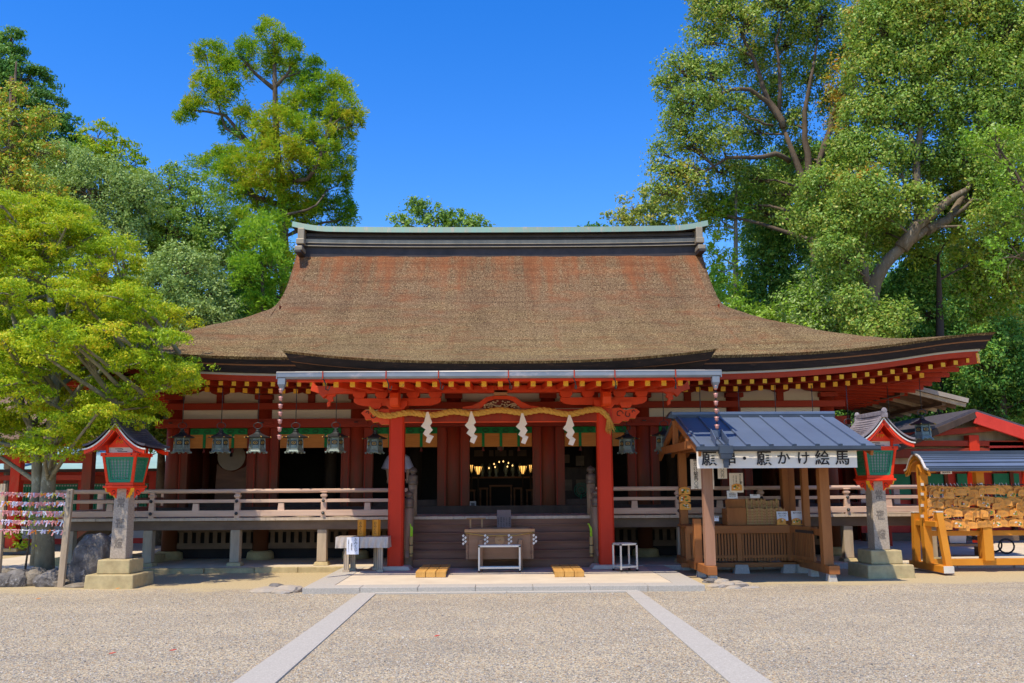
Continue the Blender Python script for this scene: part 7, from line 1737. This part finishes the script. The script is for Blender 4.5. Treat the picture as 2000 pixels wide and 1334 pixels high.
# the big cryptomeria
Yk = 36
ced = [(530, 75, Yk, 34, 32), (565, 105, Yk, 36, 32), (495, 105, Yk, 36, 26), (540, 140, Yk+1, 50, 24), (585, 140, Yk, 22, 22),
       (402, 105, Yk, 18, 16), (435, 115, Yk, 26, 26), (462, 110, Yk, 22, 20), (425, 150, Yk, 38, 22), (455, 150, Yk, 26, 20), (400, 180, Yk, 32, 22), (378, 205, Yk, 18, 14), (440, 190, Yk, 40, 26), (362, 228, Yk, 16, 7), (410, 215, Yk, 34, 12), (470, 240, Yk, 28, 28), (450, 245, Yk+1, 22, 20),
       (610, 135, Yk, 22, 16), (625, 175, Yk, 42, 32), (655, 190, Yk, 34, 34), (670, 225, Yk-.5, 30, 36), (600, 205, Yk, 40, 26), (640, 245, Yk, 44, 30), (690, 245, Yk, 14, 20), (565, 215, Yk, 34, 26),
       (540, 245, Yk-1, 52, 32), (510, 270, Yk-1, 30, 26), (580, 270, Yk-1, 50, 34), (625, 290, Yk-1, 46, 34), (670, 290, Yk, 28, 30), (545, 300, Yk-1.5, 52, 30), (600, 330, Yk-1, 46, 30), (660, 325, Yk, 34, 26), (500, 300, Yk, 28, 24),
       (400, 325, Yk, 26, 16), (440, 315, Yk, 40, 22), (475, 330, Yk-1, 46, 26), (530, 350, Yk-1, 52, 30), (440, 350, Yk-1, 42, 24), (585, 375, Yk, 60, 34), (640, 370, Yk, 50, 30), (650, 410, Yk+.5, 44, 26), (685, 425, Yk+.5, 14, 18), (500, 390, Yk-1, 50, 34), (560, 415, Yk, 60, 34), (610, 430, Yk+.5, 60, 26),
       (460, 390, Yk, 40, 26), (480, 440, Yk-2, 44, 28), (520, 455, Yk-2, 44, 34), (500, 500, Yk-2, 50, 38), (540, 530, Yk-1, 42, 40), (470, 520, Yk-1, 34, 40), (515, 580, Yk-1, 50, 34), (470, 600, Yk, 40, 36)]
T('cedar_tree', 'towering cedar with bushy yellow green tufts rising left of the roof ridge', 'cedar', foot(545, Yk), ced,
  [(560, 900, Yk), (556, 560, Yk), (552, 400, Yk), (540, 280, Yk), (537, 170, Yk), (535, 80, Yk)], 'bark', 'leaf_cedar', .19, .20, .40, 2.9, 100, 17, trunk_r=.30, twigs=.25, bias=.5, inner=.45, spread=.15, spike=True,
  limbs=[([(537, 175, Yk), (500, 145, Yk), (480, 120, Yk)], .10), ([(538, 170, Yk), (565, 140, Yk), (572, 105, Yk)], .08), ([(545, 330, Yk), (490, 290, Yk), (440, 250, Yk), (420, 180, Yk)], .09), ([(500, 295, Yk), (440, 225, Yk), (370, 215, Yk)], .09), ([(552, 360, Yk), (600, 350, Yk-1.2), (625, 310, Yk-1.4), (635, 270, Yk-1.2)], .11), ([(552, 400, Yk), (490, 380, Yk-1), (455, 320, Yk-.5)], .12), ([(556, 420, Yk-1), (600, 410, Yk-1.6), (630, 385, Yk-1.6)], .07)])
T('conifer', 'bright green young conifer between the cedar and the left roof end', 'conifer', foot(515, 31), [(500, 470, 31, 36, 40), (530, 520, 31, 36, 42), (545, 580, 31.5, 34, 38), (490, 540, 31, 40, 44), (500, 600, 31, 46, 30)], [(515, 950, 31), (515, 600, 31), (508, 470, 31)], 'bark', 'leaf_lime', .2, .25, .36, 1.6, 60, 18, trunk_r=.15, spread=.15, spike=True)
# small crowns seen over the ridge
T('far_tree', 'dark green tree top peeping over the middle of the ridge', 'tree', hfoot(855, 60), [(800, 410, 60, 22, 14), (830, 415, 60, 24, 16), (860, 425, 60, 40, 18), (900, 430, 60, 36, 16), (930, 440, 60, 26, 14), (785, 435, 60, 26, 14), (840, 450, 60, 60, 20), (900, 455, 60, 60, 20), (820, 400, 60, 12, 8)], [(855, 900, 60), (855, 600, 60), (850, 430, 60)], 'bark', 'leaf_broad', .26, .45, .55, 1.3, 34, 19, trunk_r=.3)
T('far_tree', 'tiny tree top just above the ridge right of its middle', 'tree', hfoot(1162, 62), [(1153, 446, 62, 14, 5), (1175, 452, 62, 16, 8), (1165, 462, 62, 40, 12)], [(1162, 900, 62), (1162, 600, 62), (1162, 450, 62)], 'bark', 'leaf_dark', .26, .45, .5, .9, 24, 20, trunk_r=.2)
T('far_tree', 'olive yellow tree top with pale branches over the right end of the ridge', 'tree', hfoot(1275, 48), [(1270, 385, 48, 38, 18), (1235, 405, 48, 30, 20), (1300, 400, 48, 36, 22), (1210, 430, 48, 28, 14), (1265, 425, 48, 50, 20), (1320, 425, 48, 30, 24), (1250, 450, 48, 70, 18)], [(1275, 900, 48), (1275, 560, 48), (1272, 430, 48)], 'pale_bark', 'leaf_olive', .20, .5, .45, 1.3, 34, 21, trunk_r=.3)
V('limb_bark', (.26, .20, .14), (.12, .09, .06), 4, (1, 1, .4), .9, .8, .04, c3=(.36, .32, .25))
# right: airy broadleaf with forked trunk
Yb_ = 30
big = [(1400, 30, Yb_, 55, 40), (1370, 80, Yb_, 30, 30), (1450, 60, Yb_, 60, 50), (1520, 20, Yb_, 60, 40), (1540, 90, Yb_+1, 60, 40), (1600, 40, Yb_, 60, 45), (1330, 140, Yb_, 42, 36), (1310, 180, Yb_, 30, 34), (1390, 150, Yb_, 50, 34), (1460, 130, Yb_+1, 50, 36), (1355, 210, Yb_-.5, 52, 34), (1420, 210, Yb_, 48, 32), (1320, 240, Yb_, 30, 34), (1500, 190, Yb_+1, 50, 40), (1580, 160, Yb_+1, 50, 44), (1290, 300, Yb_, 18, 20), (1300, 340, Yb_, 34, 26), (1350, 290, Yb_, 44, 34), (1400, 270, Yb_-.5, 46, 30), (1470, 260, Yb_+1, 44, 30), (1540, 240, Yb_+1, 44, 34), (1340, 360, Yb_, 46, 34), (1410, 340, Yb_+.5, 44, 30), (1470, 350, Yb_+1, 42, 26), (1300, 380, Yb_, 30, 18), (1640, 110, Yb_+1, 40, 40), (1380, 410, Yb_+1, 46, 30), (1440, 400, Yb_+1.5, 44, 26), (1380, 0, Yb_, 50, 40), (1480, -30, Yb_, 80, 40), (1600, -30, Yb_, 80, 40), (1530, 380, Yb_+1, 40, 24), (1640, 210, Yb_+1.5, 44, 40), (1650, 290, Yb_+1.5, 44, 36), (1560, 310, Yb_+1.5, 50, 34), (1620, 350, Yb_+1.5, 40, 30), (1490, 420, Yb_+1.5, 44, 26), (1700, 40, Yb_+1.5, 50, 50)]
T('camphor_tree', 'airy tall broadleaf tree with forking bare trunk right of the ridge end', 'tree', foot(1600, Yb_), big,
  [(1605, 900, Yb_), (1600, 600, Yb_), (1590, 440, Yb_), (1576, 370, Yb_), (1553, 310, Yb_), (1530, 250, Yb_)], 'bark', 'leaf_broad', .11, .5, .40, 4.4, 36, 22, trunk_r=.30, twigs=.35, droop=.5, extra=('leaf_olive', .5), inner=.35,
  limbs=[([(1530, 250, Yb_), (1515, 215, Yb_), (1490, 170, Yb_), (1470, 110, Yb_), (1440, 40, Yb_)], .13), ([(1525, 235, Yb_), (1500, 200, Yb_), (1465, 175, Yb_-.3), (1430, 175, Yb_-.4), (1390, 190, Yb_-.5)], .11), ([(1522, 215, Yb_), (1523, 150, Yb_), (1515, 80, Yb_), (1530, 20, Yb_)], .08), ([(1585, 360, Yb_), (1578, 300, Yb_), (1572, 250, Yb_), (1577, 190, Yb_), (1590, 120, Yb_)], .14), ([(1590, 350, Yb_), (1607, 290, Yb_), (1622, 230, Yb_+.3), (1660, 140, Yb_+.5)], .12), ([(1595, 340, Yb_), (1620, 260, Yb_), (1640, 220, Yb_), (1660, 190, Yb_)], .08), ([(1542, 315, Yb_), (1515, 300, Yb_-.3), (1470, 308, Yb_-.4), (1420, 308, Yb_-.4), (1375, 335, Yb_-.4)], .10), ([(1510, 245, Yb_), (1480, 235, Yb_-.3), (1465, 232, Yb_-.3)], .05)])
# far right giant with leaning limb
Yg = 27
gi = [(1700, 650, Yg-1.6, 44, 34), (1670, 600, Yg-1.4, 36, 30), (1745, 625, Yg-1.5, 40, 30), (1640, 500, Yg-1, 44, 40), (1945, 440, Yg-1.6, 44, 30), (1720, 420, Yg-1, 44, 26), (1720, 60, Yg, 70, 55), (1800, 40, Yg, 80, 60), (1890, 30, Yg, 80, 60), (1970, 60, Yg, 70, 70), (1700, 140, Yg, 55, 50), (1770, 130, Yg, 70, 55), (1860, 130, Yg, 80, 60), (1960, 160, Yg, 70, 60), (1690, 230, Yg, 50, 44), (1750, 220, Yg, 60, 50), (1830, 220, Yg, 70, 50), (1920, 230, Yg, 80, 60), (2000, 250, Yg, 60, 60), (1660, 300, Yg, 48, 36), (1720, 310, Yg-.5, 60, 40), (1800, 320, Yg+.5, 60, 40), (1880, 310, Yg, 60, 40), (1970, 330, Yg-1, 70, 50), (1620, 370, Yg, 60, 40), (1690, 390, Yg-1, 70, 44), (1770, 400, Yg-.5, 60, 34), (1640, 440, Yg-.5, 60, 44), (1720, 450, Yg+1, 50, 34), (1960, 410, Yg-1, 60, 50), (1580, 430, Yg+.5, 44, 40), (1760, -30, Yg, 100, 50), (1900, -40, Yg, 100, 50), (2060, 150, Yg, 60, 120), (2050, 380, Yg, 60, 90), (1850, 340, Yg+1.8, 60, 40), (1910, 380, Yg+1.8, 60, 44), (1860, 420, Yg+2, 60, 40), (1930, 300, Yg+1.5, 60, 40), (1780, 470, Yg+2, 60, 40), (1990, 100, Yg+1, 70, 60)]
T('camphor_tree', 'giant broadleaf tree with a thick leaning grey limb at the right edge', 'tree', foot(1710, Yg+.5), gi,
  [(1700, 900, Yg+.5), (1699, 700, Yg+.5), (1700, 590, Yg+.1), (1706, 545, Yg)], 'limb_bark', 'leaf_broad', .105, .55, .40, 6.0, 38, 23, trunk_r=.36, twigs=.2, droop=.5, extra=('leaf_olive', .3), inner=.3,
  limbs=[([(1702, 600, Yg+.1), (1708, 550, Yg), (1725, 520, Yg-.2), (1765, 480, Yg-.4), (1800, 455, Yg-.5), (1830, 435, Yg-.5)], .27), ([(1760, 485, Yg-.4), (1790, 440, Yg-.6), (1830, 410, Yg-.6), (1890, 370, Yg-.6)], .24), ([(1810, 450, Yg-.5), (1850, 430, Yg-.4), (1870, 400, Yg-.3), (1900, 350, Yg)], .17), ([(1830, 440, Yg-.4), (1862, 420, Yg-.4), (1900, 390, Yg-.8), (1990, 392, Yg-1.2)], .09), ([(1697, 555, Yg), (1690, 520, Yg-.1), (1683, 505, Yg-.1)], .14), ([(1792, 450, Yg), (1792, 370, Yg), (1790, 300, Yg), (1797, 220, Yg), (1800, 120, Yg)], .16), ([(1790, 290, Yg), (1765, 240, Yg), (1740, 200, Yg)], .06), ([(1795, 240, Yg), (1830, 180, Yg), (1850, 120, Yg)], .07), ([(1775, 410, Yg), (1765, 350, Yg), (1755, 310, Yg)], .06), ([(1895, 360, Yg), (1930, 260, Yg), (1950, 150, Yg)], .12)])
T('autumn_tree', 'orange tipped small crown between the two big right hand trees', 'tree', foot(1665, 28.6), [(1640, 180, 28.6, 28, 28), (1622, 205, 28.6, 20, 20), (1655, 130, 28.6, 26, 24), (1690, 90, 28.6, 30, 26), (1665, 60, 28.6, 26, 24), (1645, 240, 28.6, 22, 18), (1700, 30, 28.6, 50, 26), (1770, 20, 28.4, 50, 26), (1680, 340, 26.2, 44, 16)], [(1662, 900, 28.6), (1660, 500, 28.6), (1655, 250, 28.6), (1675, 60, 28.6)], 'bark', 'leaf_olive', .12, .5, .36, 2.0, 32, 24, trunk_r=.12, extra=('leaf_autumn', .55), droop=.5)
T('broadleaf_tree', 'fresh green crown hanging in at the right edge above the leaning limb', 'tree', foot(2080, 24), [(1950, 300, 24, 60, 44), (1990, 360, 24, 60, 44), (1930, 260, 24, 50, 34), (2010, 430, 24, 50, 60), (1975, 500, 24, 50, 50), (2040, 300, 24, 60, 100)], [(2080, 950, 24), (2060, 600, 24), (2020, 400, 24)], 'bark', 'leaf_lime', .11, .5, .34, 1.0, 34, 25, trunk_r=.25, extra=('leaf_broad', .5), droop=.5)
# slim pale trunk conifer at the right end of the ridge
T('conifer', 'slim pale trunked conifer with bright tufts beside the right end of the ridge', 'conifer', foot(1440, 31), [(1400, 440, 31, 28, 30), (1385, 490, 31, 28, 34), (1410, 530, 31, 30, 34), (1440, 400, 31, 30, 26), (1420, 570, 31, 30, 30), (1450, 600, 31, 34, 24), (1395, 420, 31, 22, 20), (1460, 370, 31.5, 30, 26), (1470, 300, 31.5, 26, 30), (1385, 400, 31.5, 20, 20)], [(1442, 950, 31), (1438, 640, 31), (1437, 520, 31), (1437, 400, 31), (1440, 300, 31.5)], 'pale_bark', 'leaf_lime', .20, .25, .36, .8, 48, 26, trunk_r=.16, spread=.15, spike=True, extra=('leaf_cedar', .4))
# understorey behind the right half, tree by tree
US = [('tall dense tree filling in behind the forked trunk', 1560, 35, [(1480, 380, 35, 60, 50), (1540, 340, 35, 60, 50), (1610, 330, 35, 60, 50), (1560, 420, 35, 70, 50), (1650, 410, 35, 60, 60), (1500, 460, 35, 60, 40), (1620, 480, 35, 70, 50), (1700, 480, 35, 60, 50)], 'leaf_broad', 30),
      ('bushy dark tree right of the slim conifer', 1515, 33, [(1500, 450, 33, 50, 44), (1540, 490, 33, 50, 44), (1490, 520, 33, 50, 50), (1530, 570, 33, 60, 50), (1480, 600, 33, 50, 40)], 'leaf_dark', 31),
      ('glossy green tree above the middle of the right roof slope', 1600, 28, [(1610, 560, 28, 60, 44), (1580, 610, 28, 60, 44), (1640, 600, 27.5, 60, 50), (1600, 660, 28, 80, 40), (1650, 520, 28.5, 50, 40)], 'leaf_grey_green', 32),
      ('mid green tree below the leaning limb', 1760, 29.5, [(1760, 590, 29.5, 60, 44), (1800, 540, 29.5, 50, 40), (1740, 640, 29, 60, 44), (1820, 620, 29, 60, 50), (1840, 680, 29, 60, 40)], 'leaf_dark', 33),
      ('yellow green tree in the shade at the right edge', 1930, 31, [(1900, 500, 31, 60, 50), (1960, 560, 31, 60, 60), (1890, 580, 31, 60, 50), (1930, 640, 31, 70, 50), (1990, 480, 31, 50, 60)], 'leaf_olive', 34),
      ('dark shrub mass beside the right roof corner', 1960, 26.5, [(1960, 680, 26.5, 60, 50), (1990, 740, 26.5, 60, 60), (1920, 720, 26.5, 50, 50), (1960, 800, 27, 70, 50), (2040, 760, 26, 50, 80)], 'leaf_dark', 35),
      ('dark green bush between the roof corner and the gatehouse', 1830, 28.5, [(1880, 740, 28.5, 60, 50), (1830, 790, 28.5, 70, 44), (1770, 740, 28.5, 60, 44), (1700, 800, 28.5, 70, 40), (1900, 820, 28.5, 60, 40), (1640, 830, 28.5, 60, 40), (1700, 860, 28.5, 80, 30)], 'leaf_dark', 36),
      ('low green tree by the right shoulder of the roof', 1440, 29, [(1430, 620, 29, 36, 24), (1470, 640, 29, 44, 26), (1520, 640, 29, 50, 30)], 'leaf_broad', 37)]
for l, px, Y, lb, lf, sd_ in US:
    T('broadleaf_tree', l, 'tree', foot(px, Y), lb, [(px, 950, Y), (px, 800, Y), (lb[0][0], lb[0][1]+20, Y)], 'bark', lf, .115, .5, .37, 3.8, 42, sd_, trunk_r=.2, droop=.5, inner=.3, extra=(('leaf_broad' if lf == 'leaf_dark' else 'leaf_lime'), .35))
T('bare_trunk_tree', 'tree with a dark straight trunk standing under the leaning limb', 'tree', foot(1835, 28.3), [(1850, 470, 28.8, 50, 34), (1800, 500, 28.8, 40, 30), (1890, 520, 28.9, 44, 30)], [(1835, 950, 28.3), (1836, 640, 28.3), (1834, 560, 28.3), (1832, 500, 28.4)], 'dark_wood', 'leaf_bright', .13, .5, .36, .7, 26, 38, trunk_r=.20)
# behind the left half
UL = [('green bush under the left eave', 315, 25.5, [(300, 830, 25.5, 30, 24), (325, 855, 25.5, 26, 20), (290, 860, 25.5, 30, 18), (320, 810, 25.8, 22, 16)], 'leaf_broad', 41),
      ('dark tree behind the gallery roof at the left', 80, 33, [(20, 620, 33, 100, 70), (120, 640, 33, 100, 70), (210, 700, 33, 90, 60), (0, 740, 33, 110, 70), (100, 780, 33, 110, 60), (-80, 660, 33, 90, 110)], 'leaf_dark', 42),
      ('dark tree behind the left roof corner', 260, 34, [(250, 780, 34, 80, 60), (180, 830, 34, 90, 50), (290, 720, 34, 70, 60), (230, 640, 34, 70, 60)], 'leaf_dark', 43),
      ('dark green tree low behind the left shoulder of the roof', 455, 34, [(440, 600, 34, 46, 34), (420, 640, 34, 50, 28), (480, 570, 35, 40, 30)], 'leaf_dark', 44)]
for l, px, Y, lb, lf, sd_ in UL:
    T('broadleaf_tree', l, 'tree', foot(px, Y), lb, [(px, 950, Y), (px, 880, Y), (lb[0][0], lb[0][1]+15, Y)], 'bark', lf, .125, .5, .38, 3.0, 40, sd_, trunk_r=.2, droop=.4, inner=.3)
# woods on the rise behind, too dense to tell trunks apart
rng = np.random.default_rng(77); cs = []
for i in range(420):
    y = rng.uniform(40, 74); side = rng.choice([-1, 1]); x = (rng.uniform(7, 44) if side > 0 else -rng.uniform(10, 50))+ (0)
    top = 11.5 if side > 0 else 9.0
    z0 = hillz(x, y); cs.append((x, y, z0+rng.uniform(.5, top-z0*.35), rng.uniform(1.6, 3.2)))
Pw, Nw = [], []
for x, y, z, r in cs:
    t, d = lobe_tufts((x, y, z), (r, r, r*.8), 46, rng, .5, .5); k = 13
    dd = rng.normal(0, 1, (46*k, 3))+np.repeat(d, k, 0); dd /= np.linalg.norm(dd, axis=1)[:, None]
    Pw.append(np.repeat(t, k, 0)+dd*.6*rng.random((46*k, 1))); Nw.append(dd)
Pw = np.concatenate(Pw); Nw = np.concatenate(Nw)
rt = link(bpy.data.objects.new('woodland', None)); props(rt, 'dense dark woods on the rise behind the shrine', 'woodland', None, 'stuff')
build_leaves('foliage', Pw, Nw, .34, .6, 'leaf_dark', rt, rng)

# loose pebbles lying on the gravel near the camera
n = 52000; yy = 5.6+(15.2-5.6)*rng.random(n)**1.25; xx = (rng.random(n)*2-1)*(yy*.60+.4)
sl0, sl1 = G(500, 1334), G(731, 1149); sr0, sr1 = G(1465, 1334), G(1227, 1149)
def onstrip(x, y, a, b): return np.abs(x-(a.x+(b.x-a.x)*(y-a.y)/(b.y-a.y))) < .24
ok = ~(onstrip(xx, yy, sl0, sl1) | onstrip(xx, yy, sr0, sr1)) & (yy < 14.1+.5*np.sin(xx*1.3)); xx, yy = xx[ok], yy[ok]; n = len(xx)
s = rng.uniform(.004, .0095, n)*(1+.6*(rng.random(n) < .05)); O = np.array([(1, 0, 0), (0, 1, 0), (-1, 0, 0), (0, -1, 0), (0, 0, .62), (0, 0, -.62)], float)
Vp = O[None]*s[:, None, None]*rng.uniform(.7, 1.3, (n, 6, 1)); a = rng.uniform(0, 6.28, n); ca, sa = np.cos(a)[:, None], np.sin(a)[:, None]
X = Vp[:, :, 0]*ca-Vp[:, :, 1]*sa+xx[:, None]; Y_ = Vp[:, :, 0]*sa+Vp[:, :, 1]*ca+yy[:, None]; Z = Vp[:, :, 2]+(s*.30)[:, None]
co = np.stack([X, Y_, Z], 2).reshape(-1).astype(np.float32)
F = np.array([(0, 1, 4), (1, 2, 4), (2, 3, 4), (3, 0, 4), (1, 0, 5), (2, 1, 5), (3, 2, 5), (0, 3, 5)], np.int32)
idx = (F[None]+np.arange(n, dtype=np.int32)[:, None, None]*6).reshape(-1)
me = bpy.data.meshes.new('loose_gravel'); me.vertices.add(6*n); me.vertices.foreach_set('co', co); me.loops.add(24*n); me.loops.foreach_set('vertex_index', idx)
me.polygons.add(8*n); me.polygons.foreach_set('loop_start', np.arange(0, 24*n, 3, dtype=np.int32)); me.polygons.foreach_set('use_smooth', np.ones(8*n, bool))
m, N, L, bs = newmat('pebble'); g_ = N.new('ShaderNodeNewGeometry'); r_ = ramp(N, [(0, (.17, .16, .15)), (.2, (.36, .31, .23)), (.45, (.52, .45, .33)), (.7, (.64, .57, .45)), (.85, (.45, .28, .14)), (1, (.80, .75, .67))]); L.new(g_.outputs['Random Per Island'], r_.inputs[0]); L.new(r_.outputs[0], bs.inputs['Base Color']); bs.inputs['Roughness'].default_value = .85
me.materials.append(m); me.update(calc_edges=True); o = link(bpy.data.objects.new('loose_gravel', me)); o['kind'] = 'stuff'; o['label'] = 'loose pebbles scattered over the gravel forecourt'
